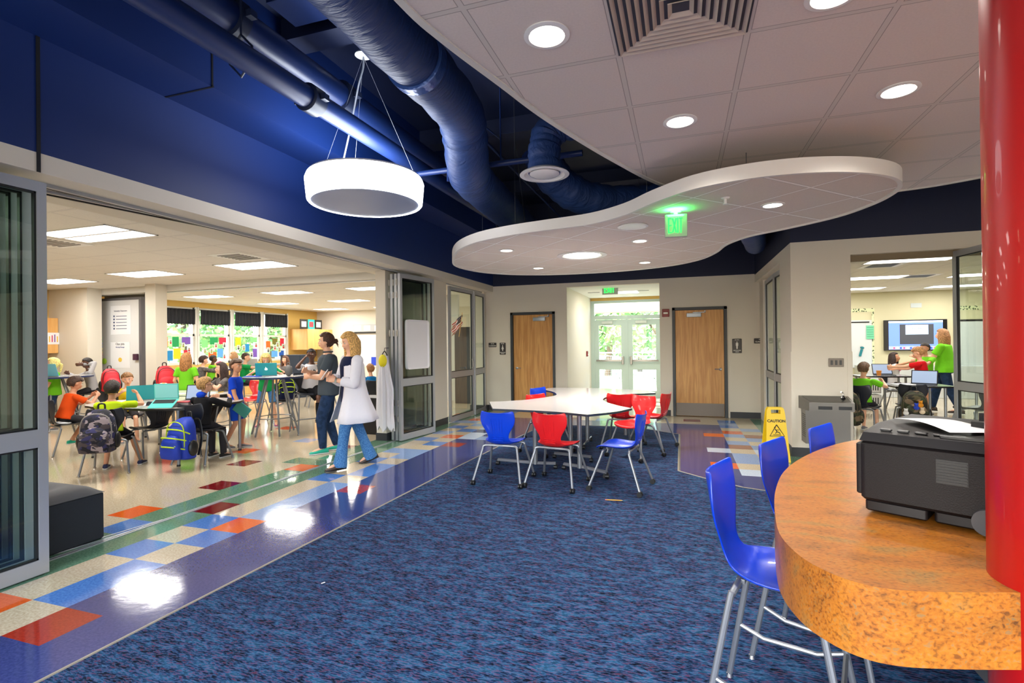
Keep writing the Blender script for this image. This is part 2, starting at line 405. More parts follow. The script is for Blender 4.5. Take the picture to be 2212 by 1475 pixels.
w = MB(); w.box(-4.63, -4.43, 7.04, 7.99, 0, .12); w.box(-4.63, -4.27, 7.99, 8.94, 0, .12); w.box(-4.62, -4.2, 10.83, 10.95, 0, .12)
struct(w.build('baseboard_left', M_base), 'dark vinyl base under the left pillars')
# ceiling track with hinges of the folding wall
t = MB(); t.box(-4.36, -4.30, 2.3, 9.0, 2.675, 2.70); t.box(-4.35, -4.335, 2.3, 9.0, 2.672, 2.676, 1)
t.tube([(-4.55, 2.1, 2.688), (-4.34, 3.5, 2.688)], .014, n=4); t.tube([(-4.62, 2.1, 2.688), (-4.36, 3.9, 2.688)], .012, n=4, mi=1)
t.box(-4.36, -4.30, 9.0, 10.84, 2.675, 2.70)
struct(t.build('trim_3', [M_alu, M_black]), 'aluminium ceiling track above the folding glass wall')
FY = 10.95
w = MB()
for (a, b2) in ((-4.3, -3.655), (-2.63, -2.36), (-.42, -.175), (.86, 1.5)): w.box(a, b2, FY, FY+.15, 0, 2.82)
for (a, b2) in ((-3.655, -2.63), (-.175, .86)): w.box(a, b2, FY, FY+.15, 2.21, 2.82)
w.box(-2.36, -.42, FY, FY+.15, 2.73, 2.82)
w.box(-2.51, -2.36, FY+.15, 14.0, 0, 2.73); w.box(-.42, -.27, FY+.15, 14.0, 0, 2.73)
w.box(-4.5, -2.51, 11.25, 11.35, 0, 2.9); w.box(-.27, 1.6, 11.25, 11.35, 0, 2.9)
struct(w.build('wall_back', M_wall), 'beige back wall around the two oak doors and the exit vestibule')
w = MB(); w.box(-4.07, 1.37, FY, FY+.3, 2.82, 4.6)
struct(w.build('wall_back_upper', M_navy_shade), 'navy painted upper back wall')
w = MB()
for (a, b2) in ((-4.24, -3.70), (-2.585, -2.36), (-.42, -.22), (.90, 1.45)): w.box(a, b2, FY-.008, FY, 0, .12)
struct(w.build('baseboard_back', M_base), 'dark vinyl base along the back wall')
w = MB(); w.box(-2.51, -.27, FY+.15, 14.1, 2.73, 2.86)
struct(w.build('ceiling_vestibule', mat('vestibule_ceiling', (226, 228, 222), .8)), 'white ceiling of the exit vestibule')
# right side
w = MB(); w.box(1.37, 2.05, 7.52, 8.3, 0, 2.80); w.box(1.45, 1.75, 10.5, FY, 0, 2.65); w.box(1.37, 1.75, 8.3, FY, 2.65, 2.80)
w.box(2.05, 7.5, 7.52, 7.85, 2.60, 2.80); w.box(6.3, 7.5, 7.52, 7.85, 0, 2.6)
w.box(1.36, 1.41, 7.512, 7.56, 0.0, 1.37); w.box(2.0, 2.058, 7.512, 7.56, 0.0, 1.37)
struct(w.build('wall_right', M_wall), 'beige pillar and header of the right-hand classroom opening')
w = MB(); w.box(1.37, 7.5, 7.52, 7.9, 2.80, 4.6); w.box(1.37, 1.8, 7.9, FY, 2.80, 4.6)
struct(w.build('wall_right_upper', M_navy_shade), 'dark navy upper wall over the right-hand classroom')
w = MB(); w.box(1.352, 2.06, 7.505, 8.31, 0, .12)
struct(w.build('baseboard_right', M_base), 'dark vinyl base around the right pillar')
# plenum deck and outer shell
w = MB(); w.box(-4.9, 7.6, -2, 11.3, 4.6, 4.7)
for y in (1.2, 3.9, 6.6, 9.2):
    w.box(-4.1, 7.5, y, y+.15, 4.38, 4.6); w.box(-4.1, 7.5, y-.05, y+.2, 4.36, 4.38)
struct(w.build('ceiling_deck', M_navy_shade), 'dark navy roof deck and joists above the open part of the commons')
w = MB(); w.box(-4.9, 7.6, -2.1, -2, 0, .5); w.box(-4.9, 7.6, -2.1, -2, 2.6, 4.7); w.box(7.5, 7.6, -2, 7.85, 0, 4.7)
for x in (-4.9, -1.9, 1.1, 4.1, 7.1): w.box(x, x+.3, -2.1, -2, .5, 2.6)  # piers between unseen window openings, added to brighten the hall
struct(w.build('wall_front', M_wall), 'beige window wall behind the viewer')
area('window_daylight', (.8, -1.95, 1.5), 10.5, 2.0, 62, (1, .95, .88), (math.radians(108), 0, 0))  # added fill lamp behind the camera, lifts the ceiling and hall
# ------------------------------------------------------------------ classrooms, left
CT = grid_mat('classroom_ceiling_tile', (234, 230, 222), (226, 222, 216), 1.2192, .6096, .25, .27, .02)
w = MB(); w.box(-13.8, -4.7, -2, 17, 2.85, 2.95)
struct(w.build('ceiling_left', CT), 'white lay-in tile ceiling of the left classrooms')
XW = -13.7
wins = [(10.38, 11.46), (11.55, 12.70), (12.80, 13.94), (14.05, 15.19)]
w = MB(); w.box(XW-.25, XW, -2, 10.38, 0, 2.95); w.box(XW-.25, XW, 15.19, 17, 0, 2.95)
w.box(XW-.25, XW, 10.38, 15.19, 0, 1.0); w.box(XW-.25, XW, 10.38, 15.19, 2.68, 2.95)
w.box(XW-.01, XW+.01, 15.45, 15.75, .9, 2.6) if False else None
struct(w.build('wall_window', M_yel), 'yellow classroom wall holding the row of four windows')
w = MB(); w.box(-13.7, -4.5, 16.8, 16.95, 0, 2.95); w.box(-4.6, -4.5, 11.1, 16.8, 0, 2.95); w.box(-13.7, -4.7, -2.1, -2, 0, 2.95)
w.box(-13.7, -12.42, 7.75, 8.05, 0, 2.85); w.box(-10.72, -10.42, 7.8, 8.05, 0, 2.85)
w.box(-13.2, -11.3, 8.62, 8.7, 0, 2.85)
struct(w.build('wall_partition', M_wall), 'cream classroom walls and the pocket beside the folded partition')
w = MB(); w.box(-13.2, -4.75, 8.05, 8.35, 2.72, 2.85)
struct(w.build('ceiling_beam', M_trim), 'cream drop beam carrying the partition track between the classrooms')
w = MB(); w.box(-11.3, -4.75, 8.16, 8.24, 2.705, 2.72)
struct(w.build('trim_4', M_alu), 'metal partition track under the classroom beam')
# windows
for i, (a, b2) in enumerate(wins):
    f = MB(); x0, x1 = XW-.12, XW-.02
    f.box(x0, x1, a, a+.07, 1.0, 2.68); f.box(x0, x1, b2-.07, b2, 1.0, 2.68); f.box(x0, x1, a, b2, 1.0, 1.07); f.box(x0, x1, a, b2, 2.61, 2.68); f.box(x0, x1, a, b2, 1.84, 1.90)
    f.box(XW-.02, XW+.02, a-.03, a+.02, .98, 2.70); f.box(XW-.02, XW+.02, b2-.02, b2+.03, .98, 2.70)
    if i < 3: f.box(XW-.25, XW+.005, b2, wins[i+1][0], 1.0, 2.68)
    o = struct(f.build('window_%d' % (i+1), M_trim), 'white framed classroom window, number %d of the row from the partition end' % (i+1))
    g = MB(); g.box(XW-.075, XW-.068, a+.07, b2-.07, 1.07, 2.61); g.build('pane', M_winglass, o)
# right classroom
RT = grid_mat('classroom_ceiling_tile_right', (230, 226, 216), (222, 218, 208), .6096, .6096, .1, .2, .02)
w = MB(); w.box(1.75, 12.5, 7.85, 16.5, 2.80, 2.9)
struct(w.build('ceiling_right', RT), 'white lay-in tile ceiling of the right classroom')
w = MB(); w.box(1.5, 12.5, 16.3, 16.45, 0, 2.9); w.box(1.6, 1.75, 11.1, 16.3, 0, 2.9); w.box(12.4, 12.5, 7.5, 16.3, 0, 2.9); w.box(7.5, 12.5, 7.52, 7.65, 0, 2.9)
struct(w.build('wall_right_classroom', mat('classroom_wall_pale', (205, 200, 166), .7)), 'pale cream walls of the right classroom')
# ------------------------------------------------------------------ main tile ceiling with curved edge
MT = grid_mat('main_ceiling_tile', (226, 215, 208), (210, 203, 196), .6096, .6096, -.2909, 2.0733, .026)
ce = smoothpath([(-1.0, -2, 0), (-1.08, 0, 0), (-1.15, 1.2, 0), (-1.13, 1.93, 0), (-1.08, 2.26, 0), (-.96, 2.74, 0), (-.81, 3.32, 0), (-.49, 4.24, 0), (-.12, 5.08, 0), (.45, 5.75, 0), (1.2, 6.12, 0), (2.07, 6.05, 0), (2.63, 5.81, 0), (3.4, 5.2, 0), (4.4, 4.9, 0), (5.6, 5.3, 0), (7.5, 5.8, 0)], 6)
poly = [(p.x, p.y) for p in ce]+[(7.5, -2)]
w = MB(); w.prism(poly, 3.0, 3.05, 0)
struct(w.build('ceiling', MT), 'off-white suspended tile ceiling with a curved left edge')
w = MB()
rows = []
for i, p in enumerate(ce):
    a = ce[max(i-1, 0)]; c = ce[min(i+1, len(ce)-1)]; d = (c-a).normalized(); nn = Vector((-d.y, d.x, 0))
    rows.append([p+nn*.018+Vector((0, 0, 3.06)), p+nn*.018+Vector((0, 0, 2.99)), p-nn*.02+Vector((0, 0, 2.99)), p-nn*.02+Vector((0, 0, 3.06))])
w.sheet(rows)
struct(w.build('trim_5', M_trim), 'white metal edge trim of the curved ceiling')
# ------------------------------------------------------------------ cloud (suspended canopy)
cl = [(-2.99, 6.51), (-3.21, 7.12), (-3.12, 7.78), (-2.75, 8.28), (-2.15, 8.57), (-1.41, 8.64), (-.72, 8.55), (-.13, 8.28), (.25, 7.84), (.43, 7.31), (.52, 6.76), (.72, 6.32), (1.07, 6.0), (1.41, 5.62), (1.58, 5.2), (1.62, 4.86), (1.58, 4.63), (1.47, 4.42), (1.27, 4.24), (1.02, 4.12), (.73, 4.06), (.43, 4.08), (.11, 4.2), (-.19, 4.48), (-.47, 4.82), (-.84, 5.07), (-1.33, 5.18), (-1.78, 5.29), (-2.23, 5.5), (-2.64, 5.9)]
cs = smoothpath([(x, y, 0) for x, y in cl], 5, True)
CTM = grid_mat('cloud_ceiling_tile', (230, 220, 208), (250, 246, 240), .6096, .6096, -1.528, -.17, .026, rot=math.radians(-43.4))
root = thing('ceiling_cloud', (-1.0, 6.3, 2.7), 'white figure-eight ceiling cloud hanging below the curved ceiling', 'ceiling cloud')
w = MB(); w.prism([(p.x, p.y) for p in cs], 2.705, 2.73, 0); w.build('tile_panel', CTM, root, base=(-1, 6.3, 2.7))
bpy.data.objects['tile_panel'].data.materials[0] = CTM
w = MB(); rows = []
N = len(cs)
for i in range(N+1):
    p = cs[i % N]; d = (cs[(i+1) % N]-cs[(i-1) % N]).normalized(); nn = Vector((-d.y, d.x, 0))
    sgn = 1
    rows.append([p+nn*(-.0)+Vector((0, 0, 2.80)), p+Vector((0, 0, 2.69)), p+nn*.03+Vector((0, 0, 2.69)), p+nn*.03+Vector((0, 0, 2.80)), p+Vector((0, 0, 2.80))])
w.sheet(rows); w.build('edge_band', mat('cloud_edge_white', (224, 222, 216), .5), root, base=(-1, 6.3, 2.7))
for (x, y) in ((-2.6, 6.6), (-2.0, 8.0), (-1.8, 5.6), (-.6, 8.2), (-.3, 5.1), (.9, 5.9), (1.3, 4.9), (.5, 4.4), (.2, 7.3)):
    w = MB(); w.tube([(x, y, 2.73), (x, y, 4.6)], .003, n=5); w.build('hanger_wire', M_alud, root, base=(-1, 6.3, 2.7))
# ================================================================== ceiling fixtures
ME_down = emit_mat('lamp_warm_white', (255, 246, 232), 5.0)
ME_trof = emit_mat('troffer_lens', (255, 252, 246), 3.0)
ME_drum = emit_mat('drum_shade_glow', (250, 249, 252), 4.2)
M_refl = mat('reflector', (240, 236, 228), .25, .3)
dl_i = 0
def downlight(p, r, label, power, zc, d=.10, group='recessed downlights'):
    t = thing('recessed_downlight', (p.x, p.y, zc), label, 'ceiling light', group)
    b = MB(); b.lathe([(r*1.28, 0), (r*1.3, -.006), (r*1.02, -.010), (r*.98, -.002), (r*.98, 0)], n=32); b.build('trim_ring', M_white, t)
    b = MB()
    pr = [(r, -.004), (r*.86, d*.7)]; n_ = 32
    vs = [(q*math.cos(2*PI*k/n_), q*math.sin(2*PI*k/n_), z) for q, z in pr for k in range(n_)]
    b.add(vs, [(k, (k+1) % n_, n_+(k+1) % n_, n_+k) for k in range(n_)]); b.build('reflector_cone', M_refl, t)
    b = MB(); b.lathe([(r*.95, -.003), (r*.95, .001)], n=32); o = b.build('lamp_lens', ME_down, t)
    l = bpy.data.lights.new('downlight_lamp', 'SPOT'); l.energy = power; l.spot_size = math.radians(140); l.spot_blend = .8; l.shadow_soft_size = r*.8; l.color = (1, .93, .84)
    lo = bpy.data.objects.new('downlight_lamp', l); COL.objects.link(lo); lo.location = (p.x, p.y, zc-.03)
    return t
downlight(PZ(1181, 75, 3.0), .085, 'bright recessed downlight left of the large square ceiling vent', 52, 2.999)
downlight(PZ(1469, 261, 3.0), .085, 'recessed downlight in the main ceiling behind the square vent, towards the back doors', 52, 2.999)
downlight(PZ(1941, 194, 3.0), .085, 'recessed downlight in the main ceiling beside the red column', 52, 2.999)
downlight(PZ(1800, -14, 3.0), .085, 'recessed downlight cut off by the top of the picture, right of the square vent', 52, 2.999)
for (x, y, lab) in ((1094, 541, 'small cloud downlight nearest the left tip of the ceiling cloud'), (1163, 579, 'small cloud downlight at the back edge of the ceiling cloud, near the left'),
                    (1382, 520.5, 'small cloud downlight between the large round lamp and the green exit sign'), (1393, 567, 'small cloud downlight at the back edge, right of the large round lamp'),
                    (1669, 443, 'small cloud downlight in the near right lobe of the ceiling cloud')):
    downlight(PZ(x, y, 2.7), .075, lab, 42, 2.704, group='cloud downlights')
p = PZ(1257, 552, 2.7)
t = downlight(p, .26, 'large round flat lamp in the middle of the ceiling cloud', 130, 2.704); t.name = 'round_ceiling_lamp'; del t['group']
# speaker grille, sprinkler, mic in cloud
p = PZ(1367, 489, 2.7); b = MB(); b.lathe([(.15, 0), (.155, -.008), (.13, -.014), (.12, -.010), (0.02, -.012)], c=(p.x, p.y, 2.703), n=32)
o = b.build('ceiling_speaker', M_white, base=(p.x, p.y, 2.703)); tag(o, 'round white speaker grille in the ceiling cloud beside the exit sign', 'speaker')
def sprinkler(p, z, label):
    b = MB(); b.lathe([(.035, 0), (.03, -.008), (.012, -.012), (.012, -.05), (.022, -.052), (.022, -.056)], n=14)
    o = b.build('sprinkler_head', M_white); o.location = (p.x, p.y, z); tag(o, label, 'sprinkler')
sprinkler(PZ(1567, 428, 2.7), 2.704, 'sprinkler head hanging from the ceiling cloud, right of the exit sign')
# troffers
def troffer(p, z, sx, sy, label, power, group, two=True):
    t = thing('ceiling_troffer', (p[0], p[1], z), label, 'ceiling light', group)
    b = MB(); f = .02
    b.box(-sx/2, sx/2, -sy/2, -sy/2+f, -.008, 0); b.box(-sx/2, sx/2, sy/2-f, sy/2, -.008, 0); b.box(-sx/2, -sx/2+f, -sy/2, sy/2, -.008, 0); b.box(sx/2-f, sx/2, -sy/2, sy/2, -.008, 0)
    b.box(-sx/2, sx/2, -.02, .02, -.007, 0)
    b.build('frame', M_white, t)
    b = MB(); b.box(-sx/2+f, sx/2-f, -sy/2+f, -.02, -.004, -.001); b.box(-sx/2+f, sx/2-f, .02, sy/2-f, -.004, -.001); b.build('lens', ME_trof, t)
    area('troffer_lamp', (p[0], p[1], z-.02), sx*.9, sy*.9, power)
k = 780/2212
def c6(x, y, z): return PZ(80+x*k, 460+y*k, z)
tl = [((430, 372), (905, 375), (600, 395), (730, 349)), ((1080, 320), (1605, 322), (1260, 348), (1420, 289))]
cent = []
def qc(*pts):
    P = [c6(x, y, 2.85) for x, y in pts]; return (sum(q.x for q in P)/len(P), sum(q.y for q in P)/len(P))
TG = 'lay-in troffers in the left classroom ceiling'
L1 = [(qc((425, 370), (730, 348), (905, 375), (600, 395)), 'second troffer back, left of the ceiling vent, over the front classroom'),
      (qc((1080, 320), (1420, 288), (1605, 322), (1260, 348)), 'troffer right beside the grilled ceiling vent and sprinkler in the front classroom'),
      (c6(360, 128, 2.85), 'largest nearest troffer over the classroom opening'),
      (c6(150, 418, 2.85), 'troffer at the left edge of the opening, in front of the wall cabinet'),
      (c6(1050, 512, 2.85), 'leftmost troffer beyond the drop beam, above the first window'),
      (c6(1530, 487, 2.85), 'troffer beyond the drop beam, nearest to it'),
      (c6(1480, 555, 2.85), 'troffer beyond the drop beam above the third window'),
      (c6(1910, 537, 2.85), 'troffer beyond the drop beam above the two women'),
      (c6(1800, 588, 2.85), 'troffer farthest back, in front of the far classroom wall'),
      (c6(2060, 460, 2.85), 'troffer beyond the drop beam, cut by the right end of the opening'),
      (c6(2170, 576, 2.85), 'troffer far back beside the folded glass doors')]
for q, lab in L1: troffer((q[0], q[1]), 2.849, 1.2, .6, 'white fluorescent '+lab, 26, TG)
for q in ((-6.5, 1.5), (-9.5, 1.5)): area('classroom_lamp', (q[0], q[1], 2.82), 1.2, .6, 34)
L2 = [(PZ(1968, 560, 2.8), 'nearest troffer over the right classroom, above the mounted screen'), (PZ(1880, 600, 2.8), 'troffer of the right classroom cut by the pillar'),
      (PZ(1848, 624, 2.8), 'farthest left troffer of the right classroom, near the back wall'), (PZ(2068, 617, 2.8), 'farthest troffer of the right classroom behind the glass leaf'), (PZ(2135, 592, 2.8), 'troffer of the right classroom half hidden by the red column')]
for q, lab in L2: troffer((q.x, q.y), 2.799, 1.2, .6, 'white fluorescent '+lab, 19, 'troffers in the right classroom ceiling')
def vent(p, z, s, label, dark=M_black):
    t = thing('ceiling_vent', (p[0], p[1], z), label, 'vent')
    b = MB(); b.box(-s/2, s/2, -s/2, s/2, -.004, 0)
    b.build('frame', M_white, t); b = MB()
    for i in range(7):
        y = -s*.32+i*s*.64/6; b.box(-s*.34, s*.34, y-.012, y+.012, -.009, -.004)
    b.build('louvre', M_alud, t)
vent(c6(1240, 268, 2.85), 2.849, .6, 'square louvred vent in the front classroom ceiling')
vent(c6(90, 180, 2.85), 2.849, .6, 'louvred vent at the left edge of the classroom ceiling')
vent(PZ(1905, 573, 2.8), 2.799, .6, 'ceiling vent beside the nearest troffer of the right classroom')
vent(PZ(1985, 596, 2.8), 2.799, .6, 'slotted vent deeper in the right classroom ceiling')
# big square diffuser in main ceiling (concentric louvres)
sx0 = -.2909; sy0 = 2.0733; s = .6096
cx, cy = sx0+.5*s, sy0-.5*s+s*0+.0
cy = sy0+.5*s
P1 = (sx0+.5*s, sy0+.5*s)
t = thing('supply_air_grille', (P1[0], P1[1]-0.0, 3.0), 'large square ceiling vent of nested beige louvres', 'vent')
M_lou = mat('louvre_beige', (190, 176, 164), .45)
for i in range(8):
    h = s/2-.012-i*.034; b = MB(); q = h-.03
    for (ux, uy) in ((1, 0), (0, 1), (-1, 0), (0, -1)):
        vx, vy = -uy, ux
        b.add([(ux*h+vx*h, uy*h+vy*h, -.012), (ux*h-vx*h, uy*h-vy*h, -.012), (ux*q-vx*q, uy*q-vy*q, .012), (ux*q+vx*q, uy*q+vy*q, .012),
               (ux*h+vx*h, uy*h+vy*h, -.016), (ux*h-vx*h, uy*h-vy*h, -.016), (ux*q-vx*q, uy*q-vy*q, .008), (ux*q+vx*q, uy*q+vy*q, .008)], [(0, 1, 2, 3), (7, 6, 5, 4), (0, 4, 5, 1)])
    b.build('louvre', M_lou, t)
b = MB(); b.box(-s/2, s/2, -s/2, s/2, -.0015, -.0005); b.build('back_plate', mat('vent_dark', (60, 62, 74), .7), t)
# ------------------------------------------------------------------ exit signs
ME_exit = emit_mat('exit_green', (20, 255, 60), 2.6)
def exit_sign(p, w, h, label, rz):
    t = thing('exit_sign', (p.x, p.y, p.z), label, 'exit sign', rz=rz)
    b = MB(); b.rbox(-w/2, w/2, -.025, .025, -h/2, h/2, .008); b.build('housing', mat('exit_housing', (176, 178, 172), .45), t)
    b = MB(); H = h*.66; st = w*.045; lw = w*.155; z0 = -H/2; y0, y1 = -.029, -.025
    def bar(x0, z0_, x1, z1_): b.tube([(x0, -.027, z0_), (x1, -.027, z1_)], st*.62, n=6)
    xE = -w*.36; b.box(xE, xE+st*1.1, y0, y1, z0, z0+H)
    for q in (0, .5, 1): b.box(xE, xE+lw, y0, y1, z0+q*(H-st), z0+q*(H-st)+st)
    xX = xE+lw+w*.045; bar(xX, z0+st*.4, xX+lw, z0+H-st*.4); bar(xX+lw, z0+st*.4, xX, z0+H-st*.4)
    xI = xX+lw+w*.05; b.box(xI, xI+st*1.1, y0, y1, z0, z0+H)
    xT = xI+st+w*.04; b.box(xT, xT+lw, y0, y1, z0+H-st, z0+H); b.box(xT+lw/2-st*.55, xT+lw/2+st*.55, y0, y1, z0, z0+H)
    b.build('lettering', ME_exit, t)
    b = MB(); b.lathe([(.05, h/2+.035), (.05, h/2+.02), (.02, h/2+.015), (.02, h/2)], n=16); b.build('canopy', M_white, t)
    l = bpy.data.lights.new('exit_glow', 'AREA'); l.size = w*.7; l.energy = 1.3; l.color = (.05, 1, .15)
    lo = bpy.data.objects.new('exit_glow', l); COL.objects.link(lo); lo.location = (p.x, p.y-.07, p.z+h/2-.02); lo.rotation_euler = (PI, 0, 0)
pe = PZ(1463, 458, 2.7); dist = 1
ew = (PY(1484, 488, pe.y)-PY(1435, 488, pe.y)).x; ez = PY(1460, 488, pe.y).z
exit_sign(Vector((PY(1460, 488, pe.y).x, pe.y, ez)), ew, PY(1460, 463, pe.y).z-PY(1460, 512, pe.y).z, 'green lit EXIT sign hanging from the ceiling cloud', .12)
pv = PZ(1318, 610, 2.73); a_ = PY(1301, 625, 11.6); b_ = PY(1335, 625, 11.6)
exit_sign(Vector(((a_.x+b_.x)/2, 11.6, PY(1318, 625, 11.6).z)), b_.x-a_.x, PY(1318, 614, 11.6).z-PY(1318, 636, 11.6).z, 'green lit EXIT sign in the vestibule before the glass exit doors', 0)
# ------------------------------------------------------------------ pendant drum
pc = Vector((-2.92, 4.31, 2.9)); R_ = .545
t = thing('pendant_lamp', (pc.x, pc.y, 2.9), 'large glowing white drum pendant lamp hanging from the navy ceiling', 'pendant lamp')
b = MB(); n_ = 56
prof = [(R_-.035, 0), (R_-.01, .0), (R_, .012), (R_+.018, .20), (R_+.005, .235), (R_-.02, .245)]
vs = [(r*math.cos(2*PI*k/n_), r*math.sin(2*PI*k/n_), z) for r, z in prof for k in range(n_)]
b.add(vs, [(i*n_+k, i*n_+(k+1) % n_, (i+1)*n_+(k+1) % n_, (i+1)*n_+k) for i in range(len(prof)-1) for k in range(n_)]); b.build('shade', ME_drum, t)
b = MB(); b.lathe([(R_-.036, .004), (R_-.036, .010)], n=n_); b.build('bottom_disc', mat('drum_bottom', (150, 165, 195), .4), t)
b = MB(); b.lathe([(R_+.0, .245), (R_-.01, .262), (R_-.05, .262)], n=n_); b.build('top_ring', M_white, t)
cn = Vector((.04, -.08, 1.42))
b = MB(); b.lathe([(.075, 0), (.08, -.012), (.06, -.022), (.01, -.024)], c=cn, n=28); b.build('ceiling_canopy', M_white, t)
M_cord = mat('grey_cord', (170, 176, 190), .5)
b = MB(); b.tube(smoothpath([cn, cn+Vector((0, 0, -.12)), cn+Vector((-.06, 0, -.3)), Vector((-.18, .02, .8)), Vector((-.36, .05, .26))], 6), .008, n=6); b.build('power_cord', M_cord, t)
for a in (20, 140, 260):
    e = Vector((math.cos(math.radians(a))*R_*.9, math.sin(math.radians(a))*R_*.9, .26))
    b = MB(); b.tube([cn+Vector((0, 0, -.02)), e], .0016, n=4); b.build('suspension_wire', M_cord, t)
b = MB(); b.tube([cn, cn+Vector((0, 0, .3))], .012, n=8); b.build('stem', M_navy_shade, t)
area('pendant_up_lamp', (pc.x, pc.y, 3.18), 0.9, .9, 26, (.88, .94, 1), (PI, 0, 0))
bpy.context.view_layer.update()
copy_thing(t, (-2.92, -1.1, 2.9), 0, 'second glowing drum pendant behind the viewer, same line as the first')  # out-of-view copy of the pendant, added to light the ceiling
area('pendant_up_lamp', (-2.92, -1.1, 3.18), .9, .9, 16, (.92, .95, 1), (PI, 0, 0))  # upward fill belonging to the added pendant
# ------------------------------------------------------------------ pipes and ducts in the open plenum
def pipe(path, r, label, m=M_pipe, n=16, name='ceiling_pipe', cat='pipe', coup=()):
    root = None
    b = MB(); b.tube(path, r, n=n); root = b.build(name, m); tag(root, label, cat)
    for (y, k2) in coup:
        q = None
        for i in range(len(path)-1):
            a, c = Vector(path[i]), Vector(path[i+1])
            if (a.y-y)*(c.y-y) <= 0: q = a+(c-a)*((y-a.y)/(c.y-a.y)); d = (c-a).normalized()
        b = MB(); b.tube([q-d*.05*k2, q-d*.045*k2, q+d*.045*k2, q+d*.05*k2], [r*1.05, r*1.28, r*1.28, r*1.05], n=n)
        b.box(q.x-r*1.7, q.x-r*1.1, q.y-.03, q.y+.03, q.z-.025, q.z+.025); b.box(q.x+r*1.1, q.x+r*1.7, q.y-.03, q.y+.03, q.z-.025, q.z+.025)
        b.build('coupling', mat('coupling_dark', (30, 40, 66), .4), root)
    return root
A = [PZ(230, 35, 3.75), PZ(470, 165, 3.75), PZ(640, 255, 3.75)]
xa = -3.60
pipe([(xa-.03, -1.5, 3.76), (xa, 10.9, 3.72)], .045, 'thin navy pipe running closest to the left soffit')
B = [PZ(400, 65, 3.6), PZ(550, 150, 3.6), PZ(760, 270, 3.6)]
mp_ = pipe([(-3.08, -1.5, 3.6), (-2.94, 4.0, 3.6), (-2.82, 10.9, 3.58)], .092, 'thick navy sprinkler main with a bolted coupling above the pendant lamp', n=24, coup=((3.58, 1.5),))
b = MB(); yh = 2.93; xh = -3.035
b.tube([(xh, yh, 4.55), (xh, yh, 3.80)], .007, n=6); b.tube([(xh, yh, 3.80), (xh-.10, yh, 3.70), (xh-.105, yh, 3.6), (xh, yh, 3.492), (xh+.105, yh, 3.6), (xh+.10, yh, 3.70), (xh, yh, 3.80)], .009, n=6)
b.build('pipe_hanger', mat('coupling_dark', (30, 40, 66), .4), mp_)
pipe([(-3.22, -1.5, 4.0), (-3.12, 10.9, 3.96)], .12, 'wide navy pipe running behind the sprinkler main', n=24, coup=((4.3, 1.2), (3.0, 1.0)))
pipe([(-2.45, -1.5, 4.2), (-2.42, 10.9, 4.2)], .02, 'slim navy conduit between the sprinkler main and the wrapped duct', n=8)
pipe([(-3.4, 2.9, 4.12), (-1.2, 3.0, 4.12)], .04, 'navy cross pipe at the top of the picture near the pendant canopy')
pipe([(-2.75, 4.98, 3.38), (-1.62, 4.98, 3.38), (-.9, 4.98, 3.38)], .03, 'navy branch pipe crossing behind the round air diffuser')
pipe([(-1.75, 4.98, 3.4), (-1.75, 4.98, 4.5)], .008, 'thin navy hanger rod standing on the branch pipe', n=6)
pipe([(-2.35, 4.98, 3.36), (-2.35, 4.98, 3.26)], .014, 'stubby sprinkler drop under the branch pipe', n=8)
def conduit(pts, r, lab):
    pipe(smoothpath(pts, 6), r, lab, n=8, name='electrical_conduit', cat='conduit')
conduit([(-2.1, 2.2, 4.3), (-2.25, 2.9, 4.3), (-2.5, 3.6, 4.28), (-2.75, 4.1, 4.3)], .014, 'bent navy conduit leading down to the pendant canopy, left of the duct')
conduit([(-2.05, 2.2, 4.33), (-2.2, 3.0, 4.33), (-2.45, 3.8, 4.33), (-2.6, 4.6, 4.35)], .012, 'second navy conduit beside the bent one, closer to the duct')
conduit([(-2.05, 1.8, 4.0), (-2.1, 3.0, 4.0), (-2.2, 4.2, 4.0), (-2.1, 6.0, 4.05)], .008, 'thin dark cable running along the wrapped duct')
# beams seen under the deck
w = MB(); w.box(-3.3, -.9, 3.45, 3.8, 4.42, 4.5); o = w.build('strut_channel', M_pipe); tag(o, 'flat navy bracing plate behind the pendant canopy', 'bracket')
# wrapped duct
dp = smoothpath([(-1.75, -1.5, 3.6), (-1.79, 1.5, 3.6), (-1.82, 3.0, 3.6), (-1.85, 4.05, 3.6), (-1.93, 4.45, 3.55), (-2.02, 4.75, 3.32), (-2.1, 5.1, 3.28), (-2.18, 6.2, 3.28), (-2.3, 8.0, 3.3), (-2.4, 10.9, 3.3)], 8)
b = MB(); rr = []
for i, q in enumerate(dp): rr.append(.215+.006*math.sin(i*1.7)+.004*math.sin(i*4.1))
b.tube(dp, rr, n=32); o = b.build('air_duct', M_duct); tag(o, 'big navy fabric-wrapped air duct running beside the curved ceiling edge', 'duct')
b = MB()
for y in (3.35,):
    b.tube([(-1.828, y-.05, 3.6), (-1.828, y-.045, 3.6), (-1.83, y+.045, 3.6), (-1.83, y+.05, 3.6)], [.216, .229, .229, .216], n=32)
b.build('joint_band', mat('navy_foil_tape', (66, 100, 168), .22, .2, bump=(14, .9)), o)
